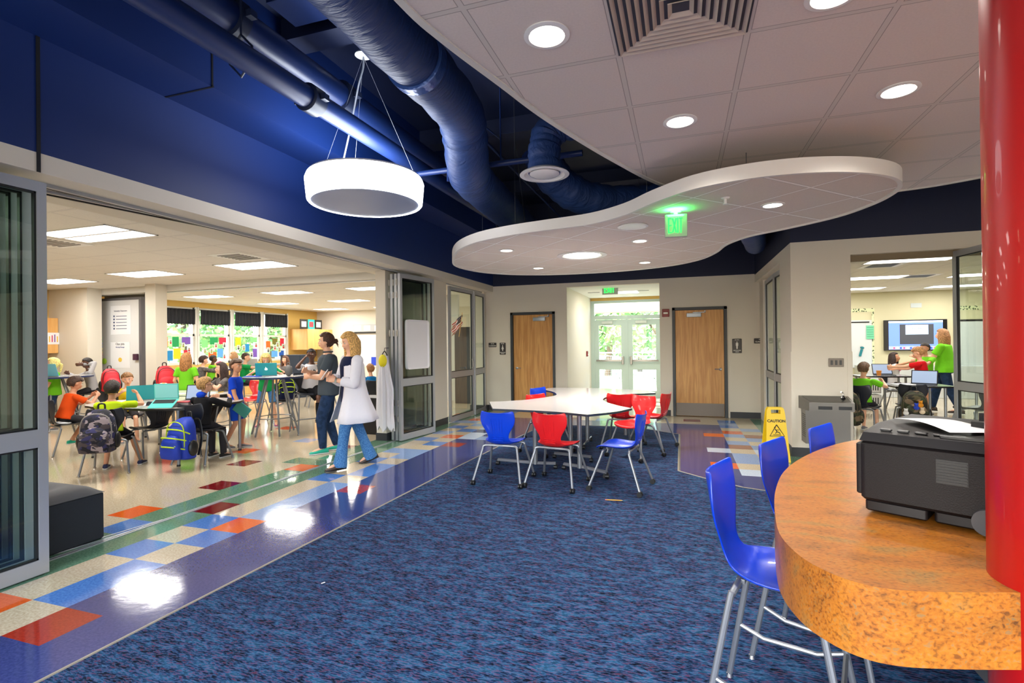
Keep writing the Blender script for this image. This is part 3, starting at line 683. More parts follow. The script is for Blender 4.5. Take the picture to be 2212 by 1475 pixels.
# round air diffuser with flexible duct
pd = PZ(1176, 376, 3.1); t = thing('air_diffuser', (pd.x, pd.y, 3.1), 'round white air diffuser hanging under a dark flexible duct', 'air diffuser')
b = MB(); b.lathe([(.17, .03), (.225, 0), (.232, -.008), (.19, -.012), (.165, .012)], n=40); b.build('outer_ring', M_white, t)
b = MB(); b.lathe([(.165, .02), (.165, .022)], n=32); b.build('throat', M_alud, t)
b = MB(); b.lathe([(.135, .006), (.14, .0), (.12, -.010), (.01, -.013)], n=32); b.build('centre_plate', M_white, t)
def flex(pts, r, par=None, lab=None):
    pp = smoothpath(pts, 10); b = MB(); b.tube(pp, [r*(1+.035*math.sin(i*2.1)+.03*math.sin(i*.9)) for i in range(len(pp))], n=24)
    o = b.build('flexible_duct', M_duct, par, base=(tuple(par.location) if par else None))
    if lab: tag(o, lab, 'duct')
    return o
flex([(pd.x, pd.y, 3.11), (pd.x-.0, pd.y+.02, 3.35), (pd.x+.06, pd.y+.05, 3.52), (pd.x+.3, pd.y+.1, 3.58), (pd.x+.9, pd.y+.2, 3.55), (pd.x+1.6, pd.y+.2, 3.5)], .15, t)
flex([(-1.5, 5.5, 3.7), (-1.35, 5.75, 3.4), (-1.05, 6.0, 3.22), (-.6, 6.3, 3.2), (-.1, 6.5, 3.25), (.4, 6.6, 3.35), (1.2, 6.7, 3.45)], .2, None, 'sagging navy flexible duct lying behind the ceiling cloud')
flex([(.3, 7.4, 3.6), (.7, 7.6, 3.3), (1.0, 8.3, 3.1), (1.2, 9.5, 3.15)], .16, None, 'dark flexible duct behind the right lobe of the ceiling cloud')
for (x, y, x2, y2) in ((-2.3, 7.2, -1.9, 6.4), (-2.7, 6.3, -2.5, 7.2)):
    b = MB(); b.tube([(x, y, 4.5), (x2, y2, 2.9)], .006, n=5); o = b.build('hanger_wire', M_alud); tag(o, 'slanting hanger wire above the left lobe of the ceiling cloud', 'wire', 'slanting hanger wires')
# rods from deck
# ------------------------------------------------------------------ oak doors
def oak_door(x0, x1, hinge_left, label, kick, nm):
    h = 2.21; f = MB(); d0 = FY-.03; fw = .055
    f.box(x0, x0+fw, d0, FY+.16, 0, h); f.box(x1-fw, x1, d0, FY+.16, 0, h); f.box(x0, x1, d0, FY+.16, h-fw, h)
    root = struct(f.build(nm, M_dframe), label)
    s = MB(); a, b2 = x0+fw+.004, x1-fw-.004; s.box(a, b2, FY+.03, FY+.075, .01, h-fw-.004); s.build('door_leaf', M_wood, root)
    hx = b2-.07 if hinge_left else a+.07; dr = -1 if hinge_left else 1
    q = MB(); q.lathe([(.028, 0), (.028, .012), (.014, .016), (.014, .05)], n=18, M=Matrix.Translation((hx, FY+.03, .96)) @ Matrix.Rotation(PI/2, 4, 'X'))
    q.tube([(hx, FY-.018, .96), (hx+dr*.02, FY-.022, .96), (hx+dr*.11, FY-.022, .962)], [.011, .011, .009], n=10); hd = q.build('door_handle', M_chrome, root)
    cxm = (a+.36 if hinge_left else b2-.30)
    q = MB(); q.rbox(cxm-.14, cxm+.14, FY-.03, FY+.03, h-.20, h-.12, .01); q.box(cxm-.02, cxm+.22, FY-.02, FY-.01, h-.115, h-.10); q.box(cxm+.2, cxm+.22, FY-.02, FY+.03, h-.115, h-.07); q.build('door_closer', mat('closer_silver', (150, 160, 172), .35, .5), root)
    if kick: q = MB(); q.box(a+.005, b2-.005, FY+.024, FY+.03, .015, .27); q.build('kick_plate', mat('kick_plate_bronze', (96, 88, 80), .4, .6), root)
    return root
oak_door(-3.655, -2.63, False, 'oak veneer door with lever handle, left of the exit vestibule', False, 'door_1')
oak_door(-.175, .86, True, 'oak veneer door with dark kick plate, right of the exit vestibule', True, 'door_2')
# signs
M_sign = mat('sign_black', (34, 26, 26), .35); M_sgw = mat('sign_white', (225, 222, 215), .5, emit=(225, 222, 215), es=.0)
def sign(x, y, w, h, label, lines, fig=None, nm='room_sign'):
    a = PY(x, y, FY-.006); t = thing(nm, (a.x, FY-.006, a.z), label, 'sign')
    b = MB(); b.rbox(-w/2, w/2, -h/2, h/2, 0, .006, .012, M=Matrix.Rotation(PI/2, 4, 'X')); b.build('plate', M_sign, t)
    for (s_, z, sz) in lines: text(s_, 'lettering', sz, M_sgw, (0, -.0075, z), (PI/2, 0, 0), t, bold=.0008)
    if fig:
        b = MB(); b.ell((0, -.008, .075), .011, .002, .011)
        if fig == 'w': b.add([(-.008, -.009, .06), (.008, -.009, .06), (.03, -.009, -.01), (-.03, -.009, -.01)], [(0, 1, 2, 3)]); b.add([(-.012, -.009, -.01), (.012, -.009, -.01), (.012, -.009, -.05), (-.012, -.009, -.05)], [(0, 1, 2, 3)])
        else: b.add([(-.022, -.009, .06), (.022, -.009, .06), (.022, -.009, .0), (-.022, -.009, .0)], [(0, 1, 2, 3)]); b.add([(-.015, -.009, .0), (.015, -.009, .0), (.012, -.009, -.06), (-.012, -.009, -.06)], [(0, 1, 2, 3)])
        b.build('pictogram', M_sgw, t)
    return t
sign(1064, 745, .19, .10, 'small black CLASSROOM sign left of the left oak door', [('02-124', .025, .026), ('CLASSROOM', -.02, .03)])
sign(1086, 753, .14, .27, 'tall black RESTROOM FEMALE sign beside the left oak door', [('02-125A', .112, .022), ('RESTROOM', -.085, .024), ('FEMALE', -.112, .024)], 'w', 'restroom_sign')
sign(1592, 747, .17, .28, 'tall black RESTROOM MALE sign beside the right oak door', [('02-123A', .118, .022), ('RESTROOM', -.09, .026), ('MALE', -.118, .024)], 'm', 'restroom_sign')
sign(1644, 736, .25, .10, 'small black CLASSROOM sign at the right end of the back wall', [('02-123', .025, .028), ('CLASSROOM', -.018, .036)])
a = PY(1438, 676, FY); t = thing('fire_alarm_strobe', (a.x, FY, a.z), 'red fire alarm strobe on the wall between the exit doors and the oak door', 'fire alarm')
b = MB(); b.rbox(-.07, .07, -.045, 0, -.08, .08, .012); b.build('housing', mat('alarm_red', (128, 18, 22), .4), t)
b = MB(); b.rbox(-.045, .045, -.06, -.045, -.02, .012, .006); b.build('strobe_lens', mat('strobe_lens', (230, 226, 215), .2), t)
# pull station in vestibule
a = PX(1267, 764, -2.36); t = thing('fire_pull_station', (-2.36, a.y, a.z), 'small red pull station on the left vestibule wall', 'fire alarm')
b = MB(); b.rbox(0, .04, -.05, .05, -.07, .07, .008); b.build('housing', mat('alarm_red', (128, 18, 22), .4), t); b = MB(); b.box(.04, .05, -.035, .035, -.03, .0); b.build('lever', M_white, t)
# exit double doors at the end of the vestibule
EY = 14.0
M_edoor = mat('exit_door_paint', (176, 196, 188), .4)
root = struct(MB().box(-2.36, -2.26, EY, EY+.1, 0, 2.58).box(-.52, -.42, EY, EY+.1, 0, 2.58).box(-2.36, -.42, EY, EY+.1, 2.58, 2.65).box(-2.26, -.52, EY, EY+.1, 2.14, 2.24).box(-1.42, -1.36, EY, EY+.1, 0, 2.14).build('door_3', M_edoor), 'pale green glazed double exit doors with a transom at the end of the vestibule')
for (a, b2, hx) in ((-2.26, -1.42, -1.50), (-1.36, -.52, -1.28)):
    q = MB(); st = .12
    q.box(a, a+st, EY+.02, EY+.065, 0.01, 2.13); q.box(b2-st, b2, EY+.02, EY+.065, 0.01, 2.13); q.box(a+st, b2-st, EY+.02, EY+.065, 1.98, 2.13); q.box(a+st, b2-st, EY+.02, EY+.065, 0.01, .22); q.box(a+st, b2-st, EY+.02, EY+.065, .78, 1.03)
    lf = q.build('door_leaf', M_edoor, root)
    q = MB(); q.box(a+st, b2-st, EY+.04, EY+.046, .22, .78); q.box(a+st, b2-st, EY+.04, EY+.046, 1.03, 1.98); q.build('pane', M_winglass, lf)
    q = MB(); q.rbox(a+.05, b2-.05, EY-.05, EY-.02, 1.0, 1.05, .008); q.rbox(hx-.03, hx+.03, EY-.07, EY+.02, .92, 1.14, .012); q.build('push_bar', M_steel, lf)
    q = MB(); q.rbox(a+.2, a+.5, EY-.04, EY+.02, 2.02, 2.09, .01); q.tube([(a+.35, EY-.05, 2.1), (a+.6, EY-.03, 2.12)], .008, n=6); q.build('door_closer', mat('closer_pale', (190, 200, 192), .35), lf)
q = MB(); q.box(-2.26, -.52, EY+.04, EY+.046, 2.24, 2.58); q.build('pane', M_winglass, root)
struct(MB().box(-2.36, -.42, EY, EY+.1, 2.65, 2.73).build('trim_6', M_yel), 'yellow strip above the exit door transom')
area('vestibule_lamp', (-1.4, 12.4, 2.7), .6, .6, 14)
t = thing('ceiling_troffer', (-1.25, 12.6, 2.729), 'white lay-in light in the vestibule ceiling behind the exit sign', 'ceiling light')
MB().box(-.3, .3, -.3, .3, -.006, 0).build('frame', M_white, t); MB().box(-.27, .27, -.27, .27, -.009, -.006).build('lens', ME_trof, t)
for x in (-2.0, -.85):
    o = MB().box(x-.14, x+.14, 12.35, 12.4, 2.722, 2.729).build('ceiling_slot_vent', M_alud); tag(o, 'narrow slot vent in the vestibule ceiling, '+('left' if x < -1.5 else 'right')+' of the lit panel', 'vent')
# ------------------------------------------------------------------ folding glass leaves
def leaf(name, p0, p1, z1, label=None, rail=(.86, .98), parent=None, th=.045, st=.055, base=None, bot=.11):
    """framed glass leaf between floor points p0 and p1"""
    p0 = Vector((p0[0], p0[1], 0)); p1 = Vector((p1[0], p1[1], 0)); L = (p1-p0).length; ang = math.atan2(p1.y-p0.y, p1.x-p0.x)
    M = Matrix.Rotation(ang, 4, 'Z')
    t = thing(name, p0, label, 'glass door leaf', rz=ang)
    q = MB(); q.box(0, st, -th/2, th/2, .012, z1); q.box(L-st, L, -th/2, th/2, .012, z1); q.box(st, L-st, -th/2, th/2, z1-.07, z1); q.box(st, L-st, -th/2, th/2, .012, bot); q.box(st, L-st, -th/2, th/2, rail[0], rail[1])
    q.build('frame', M_alu, t)
    q = MB(); q.box(st, L-st, -.004, .004, bot, rail[0]); q.box(st, L-st, -.004, .004, rail[1], z1-.07); q.build('pane', M_glass, t)
    q = MB()
    for (za, zb) in ((bot, rail[0]), (rail[1], z1-.07)):
        q.box(st, st+.012, -.014, .014, za, zb); q.box(L-st-.012, L-st, -.014, .014, za, zb); q.box(st, L-st, -.014, .014, za, za+.012); q.box(st, L-st, -.014, .014, zb-.012, zb)
    q.build('gasket', M_gask, t)
    return t
def hinges(t, x, zs, y=-.03):
    for z in zs:
        q = MB(); q.tube([(x, y, z-.05), (x, y, z+.05)], .014, n=8); q.box(x-.02, x+.02, y, y+.012, z-.04, z+.04); q.build('hinge', M_steel, t)
GL = 'folded glass door leaves'
l1 = leaf('glass_door_leaf', (-4.1, 2.30), (-4.1, 1.30), 2.64, 'nearest aluminium framed glass leaf, at the left edge of the picture')
for i, x in enumerate((-4.19, -4.28, -4.37)):
    leaf('glass_door_leaf', (x, 2.27-.015*i), (x, 1.3), 2.64, 'glass leaf stacked behind the nearest one at the left edge, '+['first', 'second', 'last'][i]+' behind it')
l2 = leaf('glass_door_leaf', (-4.195, 7.05), (-4.06, 7.95), 2.64, 'front glass leaf of the folded stack beside the woman in the white cardigan'); hinges(l2, 0, (.35, .6, 1.7, 2.3, 2.5), y=.035)
for i, (x) in enumerate((-4.275, -4.355)):
    l = leaf('glass_door_leaf', (x, 7.08+.01*i), (x+.12, 7.96), 2.64, 'glass leaf folded '+['directly', 'deepest'][i]+' behind the front leaf of the far stack'); hinges(l, 0, (.35, .6, 1.7, 2.3, 2.5), y=.035)
a = PX(880, 745, -4.1)
q = MB(); Mx = Matrix.Translation((-4.195, 7.05, 0)) @ Matrix.Rotation(math.atan2(.90, .135), 4, 'Z')
q.rbox(.16, .72, 0, .36, 0, .004, .03, M=None)
q = MB(); q.rbox(.15, .74, -.40, .40, 0, .004, .05, M=Mx @ Matrix.Translation((0, -.012, 1.52)) @ Matrix.Rotation(PI/2, 4, 'X'))
o = q.build('taped_paper', mat('paper_white', (228, 228, 230), .7), base=(-4.15, 7.5, 1.5)); tag(o, 'large white paper sheet fixed inside the folded glass leaf', 'paper')
l3 = leaf('glass_door', (-4.25, 8.97), (-4.21, 10.05), 2.64, 'tall glazed door leaf beyond the cream pillar, classroom flag visible through it'); q = MB(); q.tube([(.98, -.03, 1.0), (.98, -.05, 1.05), (.98, -.05, 1.15), (.98, -.03, 1.2)], .01, n=6); q.build('pull_handle', M_steel, l3)
l4 = leaf('glass_door', (-4.19, 10.07), (-4.25, 10.82), 2.64, 'narrow glazed leaf in the left back corner next to the signs')
# right leaves
leaf('glass_door', (1.50, 8.32), (1.47, 9.35), 2.62, 'glazed leaf in the recess behind the right pillar, nearer half')
leaf('glass_door', (1.47, 9.37), (1.50, 10.48), 2.62, 'glazed leaf in the recess behind the right pillar, farther half')
hp = Vector((3.17, 7.62, 0)); pp_ = PZ(2122, 528, 2.58); dd = (Vector((pp_.x, pp_.y, 0))-hp).normalized()
leaf('glass_door_leaf', hp, hp+dd*1.0, 2.58, 'open glass leaf of the right classroom beside the red column', rail=(.90, 1.0))
struct(MB().box(2.05, 3.2, 7.6, 7.66, 2.52, 2.60).box(3.2, 6.3, 7.6, 7.66, 2.52, 2.6).build('trim_7', mat('track_bronze', (120, 104, 78), .5)), 'bronze door track in the right-hand opening')
# ================================================================== outdoors
M_grass = mat('lawn', (170, 186, 140), .9, noise=((150, 170, 120), 3, .2))
o = MB().box(-60, -14.2, -20, 60, -.3, -.1).box(-14.2, 40, 18, 60, -.3, -.1).build('ground_lawn', M_grass); struct(o, 'lawn outside the building')
o = MB().box(-14.2, 12.6, 14.1, 18, -.25, -.06).build('ground_patio', mat('concrete', (196, 192, 184), .8)); struct(o, 'pale concrete walk outside the exit doors')
M_leafa = mat('foliage_bright', (168, 200, 130), .7); M_leafb = mat('foliage_dark', (104, 146, 92), .7); M_bark = mat('bark', (92, 76, 60), .9)
def leafball(b, c, r, n, s):
    for _ in range(n):
        d = Vector((random.gauss(0, 1), random.gauss(0, 1), random.gauss(0, 1))).normalized(); p = Vector(c)+d*r*(.55+.5*random.random())
        u = Vector((random.gauss(0, 1), random.gauss(0, 1), random.gauss(0, 1))).normalized(); v = u.orthogonal().normalized(); q = s*(.6+.8*random.random())
        b.add([p-u*q, p+v*q*.5, p+u*q, p-v*q*.5], [(0, 1, 2, 3)], random.randint(0, 1))
def tree(x, y, h, r, label, group):
    t = thing('tree', (x, y, -.1), label, 'tree', group)
    b = MB(); b.tube([(0, 0, 0), (.1, 0, h*.3), (0, .1, h*.62)], [.16, .12, .06], n=8); b.tube([(.08, 0, h*.3), (.8, .3, h*.6)], [.08, .03], n=6); b.tube([(.05, 0, h*.35), (-.7, -.2, h*.62)], [.08, .03], n=6); b.build('trunk', M_bark, t)
    b = MB()
    for _ in range(16):
        a = random.random()*6.28; q = r*random.random()**.5; z = h*(.3+.62*random.random()); leafball(b, (q*math.cos(a), q*math.sin(a), z), r*.42, 150, .14)
    b.build('foliage', [M_leafa, M_leafb], t)
for i, (x, y, h, r, lab) in enumerate(((-19, 12.5, 5.2, 2.2, 'leafy tree outside the first classroom window'), (-20.5, 16.5, 5.6, 2.4, 'leafy tree outside the second classroom window'), (-19.5, 20.5, 5.4, 2.3, 'leafy tree outside the third classroom window'),
    (-22, 25.5, 6, 2.6, 'leafy tree farthest right outside the classroom windows'), (-25, 20, 6.5, 2.8, 'tall leafy tree behind the row outside the classroom windows'))):
    tree(x, y, h, r, lab, 'trees outside the classroom windows')
for x, y, h, r, lab in ((-3.4, 25, 5.0, 2.2, 'leafy tree seen through the left exit door'), (-.9, 24, 4.6, 2.1, 'leafy tree seen through the right exit door'), (-2.2, 29, 6.5, 2.8, 'taller tree behind the two trees outside the exit doors'), (-6.2, 28, 5.8, 2.6, 'tree left of those outside the exit doors')):
    tree(x, y, h, r, lab, 'trees outside the exit doors')
# walkway canopy edge and railing outside the exit
o = MB().box(-7, 4, 17.6, 18.3, 2.55, 3.0).build('walkway_canopy_beam', mat('canopy_yellow', (226, 206, 140), .7)); tag(o, 'pale yellow walkway canopy beam seen through the exit transom', 'beam')
o = MB().box(-17.0, -16.75, 16.9, 17.4, -.1, 4).build('porch_column', M_white); tag(o, 'white column outside the third classroom window', 'column')
M_rail = mat('railing_grey', (150, 156, 162), .5, .3)
t = thing('railing', (-2, 18.6, 0), 'grey metal railing with mesh panels outside the exit doors', 'railing')
b = MB(); b.box(-3.6, 3.6, -.02, .02, 1.12, 1.17); b.box(-3.6, 3.6, -.02, .02, .12, .16); b.build('rail', M_rail, t)
for i in range(7):
    x = -3.6+1.2*i; MB().box(x-.025, x+.025, -.03, .03, -.06, 1.17).build('post', M_rail, t)
    if i < 6:
        b = MB(); b.box(x+.1, x+.13, -.012, .012, .22, 1.04); b.box(x+1.07, x+1.1, -.012, .012, .22, 1.04); b.box(x+.1, x+1.1, -.012, .012, .22, .25); b.box(x+.1, x+1.1, -.012, .012, 1.01, 1.04)
        for k in range(1, 12): b.box(x+.1+k*.083, x+.1+k*.083+.006, -.004, .004, .25, 1.01)
        for k in range(1, 9): b.box(x+.13, x+1.07, -.004, .004, .25+k*.085, .25+k*.085+.006)
        b.build('mesh_panel', M_rail, t)
# ================================================================== furniture
M_blue = mat('plastic_blue', (6, 58, 196), .28, coat=.2, bump=(400, .04)); M_red = mat('plastic_red', (206, 26, 30), .28, coat=.2, bump=(400, .04)); M_nvy = mat('plastic_navy', (24, 30, 44), .35, bump=(300, .05))
M_leg = mat('leg_silver', (140, 144, 150), .42, .7); M_caster = mat('caster_black', (18, 18, 20), .45)
def shell_mesh(hs=.445, back=.36, wide=1.0):
    """contoured one-piece seat and back; +y is the front, z up; hs = seat height"""
    prof = [(.235, -.030, .165), (.225, -.008, .185), (.19, .004, .20), (.12, .000, .212), (.03, -.008, .215), (-.06, -.012, .20), (-.125, -.004, .165), (-.17, .020, .125), (-.198, .060, .115), (-.212, .105, .122),
            (-.222, .155, .156), (-.232, .205, .188), (-.241, .25, .198), (-.250, .295, .196), (-.260, .335, .186), (-.268, back, .174)]
    n = 13; rows = []
    for i, (y, z, w) in enumerate(prof):
        r = []; t = max(0, (i-7)/(len(prof)-8))
        for k in range(n):
            u = -1+2*k/(n-1)
            dish = -.016*(1-u*u) if i < 7 else 0
            curv = (.045*t+.012)*u*u if i >= 7 else 0
            zz = z+dish+(.022*u*u*u*u*(i < 7 and i > 2)); yy = y+curv
            if i == len(prof)-1: zz += .026*abs(u)**2.2-.012
            if i == 0: yy += -.03*u*u
            if i == 1: yy += -.02*u*u
            r.append((u*w*wide, yy, hs+zz))
        rows.append(r)
    b = MB(); b.sheet(rows)
    return b
def add_mod(o, th=.009, sub=1):
    m = o.modifiers.new('thick', 'SOLIDIFY'); m.thickness = th; m.offset = 0
    m = o.modifiers.new('smooth', 'SUBSURF'); m.levels = sub; m.render_levels = sub
def make_chair(name, label, cat, m, group, hs=.445, caster=True, stool=False, splay=.05, back=.34):
    t = thing(name, (0, 0, 0), label, cat, group)
    o = shell_mesh(hs, back).build('seat_shell', m, t, smooth=60); add_mod(o)
    b = MB()
    for k in range(-2, 3): b.tube([(k*.026, -.213, hs+.10), (k*.028, -.2275, hs+.17), (k*.030, -.2475, hs+.27)], [.003, .006, .003], n=6)
    for k in (-1, 0, 1): b.tube([(-.06, -.194-.008*k, hs+.05+k*.022), (.06, -.194-.008*k, hs+.05+k*.022)], .005, n=5)
    b.tube([(-.05, -.172, hs+.015), (.05, -.205, hs+.075)], .005, n=5); b.tube([(.05, -.172, hs+.015), (-.05, -.205, hs+.075)], .005, n=5)
    b.build('back_ribs', m, t)
    zt = hs-.035; z0 = .045 if caster else .012
    for sx in (-1, 1):
        for (sy, yt, yb) in ((1, .13, .235), (-1, -.13, -.235)):
            xb = .215+splay
            pts = smoothpath([(sx*.03, yt, zt), (sx*.15, yt, zt), (sx*.19, yt+sy*.008, zt-.015), (sx*.20, yt+sy*.02, zt-.06), (sx*xb, yb+sy*splay*.5, z0)], 5)
            b = MB(); b.tube(pts, .0125, n=10); lg = b.build('leg', M_leg, t)
            bx, by = sx*xb, yb+sy*splay*.5
            b = MB()
            if caster:
                b.tube([(bx-.021, by, .027), (bx-.005, by, .027)], .026, n=14); b.tube([(bx+.005, by, .027), (bx+.021, by, .027)], .026, n=14); b.tube([(bx, by, .03), (bx, by, .055)], .014, n=8)
                b.build('caster', M_caster, lg)
            else:
                b.lathe([(.016, 0), (.018, .004), (.014, .018), (.008, .022)], c=(bx, by, 0), n=12); b.build('foot_glide', M_chrome, lg)
    b = MB(); b.box(-.11, .11, -.14, -.11, zt-.006, zt+.012); b.box(-.11, .11, .11, .14, zt-.006, zt+.012); b.box(-.04, .04, -.13, .13, zt+.004, zt+.012); b.build('under_frame', M_leg, t)
    if stool:
        z = .26; f = (z-z0)/(zt-.06-z0); xb = .215+splay; x = xb+(.20-xb)*f; yb = .235+splay*.5; y = yb+(.15-yb)*f
        for (a, c) in (((-x, -y), (-x, y)), ((x, -y), (x, y))): MB().tube([(a[0], a[1], z), (a[0]*1.0, a[1]*.5, z-.035), (c[0], c[1]*.5, z-.035), (c[0], c[1], z)], .0095, n=8).build('foot_rail', M_leg, t)
        MB().tube([(-x, y, z), (x, y, z)], .0095, n=8).build('foot_rail', M_leg, t)
    return t
ch0 = make_chair('plastic_chair', 'blue plastic chair on casters at the left front of the white table', 'chair', M_blue, 'chairs around the white table')
ch0.location = (-1.87, 5.324, .008); ch0.rotation_euler = (0, 0, 0)
SW = {'plastic_blue': M_red}
def ch(x, y, rz, lab, red=False): return copy_thing(ch0, (x, y, .008), rz, lab, 'chairs around the white table', SW if red else None)
bpy.context.view_layer.update()
ch(-1.276, 5.341, -.15, 'red plastic chair on casters in front of the white table, beside the blue one', True)
ch(-.611, 5.42, 1.392, 'blue plastic chair turned sideways at the right front corner of the white table')
ch(-.596, 6.918, 2.615, 'bright red plastic chair tucked at the right side of the table, showing its seat front', True)
ch(-.413, 7.602, 1.224, 'dark-shaded red plastic chair seen from behind, farthest right at the table', True)
ch(-.809, 7.51, -.1, 'red plastic chair mostly hidden inside the right hollow of the table', True)
ch(-1.79, 6.87, -2.11, 'red plastic chair pushed into the left hollow of the table', True)
ch(-2.03, 7.91, -2.034, 'blue plastic chair behind the back left arm of the table')
# white table
T = [(-2.45, 6.4), (-2.15, 5.73), (-1.65, 5.69), (-1.29, 5.62), (-.97, 5.49), (-.71, 5.80), (-.56, 6.15), (-.75, 6.38), (-.95, 6.74), (-1.03, 7.06), (-1.0, 7.44), (-.84, 7.75), (-.38, 8.06), (-.45, 8.3), (-.62, 8.55), (-1.38, 8.72), (-1.98, 8.70), (-2.15, 8.6), (-2.26, 8.31), (-2.01, 8.03), (-1.84, 7.68), (-1.79, 7.34), (-1.98, 6.85), (-2.22, 6.56)]
fine = []
N = len(T)
corner = {0, 1, 4, 6, 12, 14, 16, 18}
def arc(i0, i1):
    P = [Vector((*T[k % N], 0)) for k in range(i0, i1+1)]
    return smoothpath(P, 5)
seq = [0, 1, 4, 6, 12, 14, 16, 18, 24]
for a, c in zip(seq[:-1], seq[1:]): fine += arc(a, c)[:-1]
t = thing('collaboration_table', (-1.4, 7.0, .008), 'big white laminate table with curved hollow sides and dark edge on steel posts', 'table')
b = MB(); b.prism([(p.x, p.y) for p in fine], .718, .742, 0, side=1); b.build('table_top', [mat('laminate_white', (204, 202, 204), .07, spec=.6), mat('edge_band_dark', (40, 48, 58), .45)], t, base=(-1.4, 7, .008))
for (x, y) in ((-1.69, 5.95), (-1.14, 5.90), (-1.37, 6.5), (-1.33, 7.5), (-1.75, 8.2), (-.85, 8.2)):
    b = MB(); b.tube([(x, y, .06), (x, y, .725)], .028, n=14); b.lathe([(.05, .70), (.05, .718)], c=(x, y, 0), n=14); b.build('leg', M_leg, t, base=(-1.4, 7, .008))
for pts in (((-2.19, 6.0), (-1.69, 5.95), (-1.45, 5.99)), ((-1.35, 5.99), (-1.14, 5.92), (-.80, 5.72)), ((-1.6, 6.55), (-1.1, 6.45)), ((-1.33, 7.2), (-1.33, 7.8))):
    b = MB(); b.tube([(x, y, .075) for x, y in pts], [.022]*len(pts), n=8, flat=.6)
    b.build('foot_bar', M_leg, t, base=(-1.4, 7, .008))
    for q in (pts[0], pts[-1]):
        b = MB(); b.tube([(q[0]-.02, q[1], .033), (q[0]+.02, q[1], .033)], .027, n=12); b.tube([(q[0], q[1], .03), (q[0], q[1], .075)], .012, n=8); b.build('caster', M_caster, t, base=(-1.4, 7, .008))
# counter
CPT = [(.775, 1.57), (.62, 1.525), (.50, 1.50), (.42, 1.515), (.36, 1.57), (.315, 1.66), (.292, 1.82), (.312, 2.04), (.36, 2.34), (.45, 2.69), (.59, 3.03), (.79, 3.38), (1.02, 3.67), (1.4, 3.98), (1.9, 4.15), (2.6, 4.15)]
cp = smoothpath([(x, y, 0) for x, y in CPT], 6)
cpoly = [(p.x, p.y) for p in cp]+[(2.6, 1.57)]
M_lam = mat('counter_orange_laminate', (196, 112, 40), .34, spec=.5)
nt, n, l, b_ = NT(M_lam); tc = n.new('ShaderNodeTexCoord')
def nz2(sc, det, dist=0.0):
    mp = n.new('ShaderNodeMapping'); mp.inputs['Scale'].default_value = sc; mp.inputs['Rotation'].default_value = (0, 0, -.5); l.new(tc.outputs['Object'], mp.inputs[0])
    q = n.new('ShaderNodeTexNoise'); q.inputs['Scale'].default_value = 1; q.inputs['Detail'].default_value = det; q.inputs['Distortion'].default_value = dist; l.new(mp.outputs[0], q.inputs['Vector']); return q.outputs['Fac']
f1 = nz2((5, 12, 8), 10, .3); f2 = nz2((70, 150, 110), 6, .4)
cr1 = ramp(f1, [(.34, (112, 70, 28)), (.45, (164, 94, 28)), (.56, (180, 110, 28)), (.66, (138, 112, 62))])
cr2 = ramp(f2, [(.34, (56, 38, 22)), (.42, (140, 84, 26)), (.58, (178, 112, 32)), (.66, (132, 114, 76))])
mx = n.new('ShaderNodeMixRGB'); mx.inputs[0].default_value = .55; l.new(cr1, mx.inputs[1]); l.new(cr2, mx.inputs[2]); l.new(mx.outputs[0], b_.inputs['Base Color'])
t = thing('service_counter', (1.4, 2.6, .008), 'orange mottled laminate counter with a thick rounded edge beside the red column', 'counter')
b = MB(); b.prism(cpoly, .712, .90, 0); b.build('counter_top', M_lam, t, base=(1.4, 2.6, .008))
b = MB(); b.prism([(1.25, 1.9), (2.4, 1.9), (2.4, 3.5), (1.5, 3.5), (1.25, 3.1)], .0, .712, 0); b.build('base_cabinet', mat('cabinet_grey', (90, 92, 98), .6), t, base=(1.4, 2.6, .008))
# red column
t = MB().lathe([(.152, 0), (.152, 3.0)], c=(.909, 1.643, 0), n=64).build('red_column', mat('column_red', (156, 4, 3), .36, coat=.2), base=(.909, 1.643, 0)); tag(t, 'glossy red round column at the right edge of the picture', 'column')
# counter stools
st0 = make_chair('counter_stool', 'nearest blue counter stool, its whole seat visible beside the counter edge', 'stool', M_blue, 'blue stools along the counter', hs=.625, caster=False, stool=True, splay=.02, back=.375)
st0.location = (.355, 2.20, .008)
st0.rotation_euler = (0, 0, -1.862)
bpy.context.view_layer.update()
copy_thing(st0, (.625, 2.77, .008), -2.034, 'middle blue counter stool, only its tall back and one leg showing')
copy_thing(st0, (.96, 3.33, .008), -2.12, 'farthest blue counter stool, back top just above the counter rim')
# the printer
# ================================================================== printer, paper, fountain, caution sign
u = Vector((.867, -.498, 0)); v = Vector((.498, .867, 0)); O = Vector((.604, 2.143, .908))
Mp = Matrix((( u.x, v.x, 0, O.x), (u.y, v.y, 0, O.y), (0, 0, 1, O.z), (0, 0, 0, 1)))
ang = math.atan2(u.y, u.x)
M_prn = mat('printer_dark_grey', (17, 13, 14), .55, spec=.3, bump=(250, .12)); M_prn2 = mat('printer_panel', (18, 15, 16), .4, spec=.35)
t = thing('laser_printer', O, 'dark grey office printer on the orange counter beside the red column', 'printer', rz=ang)
b = MB(); b.rbox(0, .62, 0, .46, .035, .225, .018); b.build('body', M_prn, t)
b = MB(); b.rbox(.012, .19, .012, .44, .0, .036, .01); b.rbox(.205, .60, .02, .44, .0, .036, .01); b.build('base', M_prn2, t)
b = MB(); b.rbox(-.014, .02, .01, .45, .05, .215, .008); b.build('front_cover', M_prn, t)
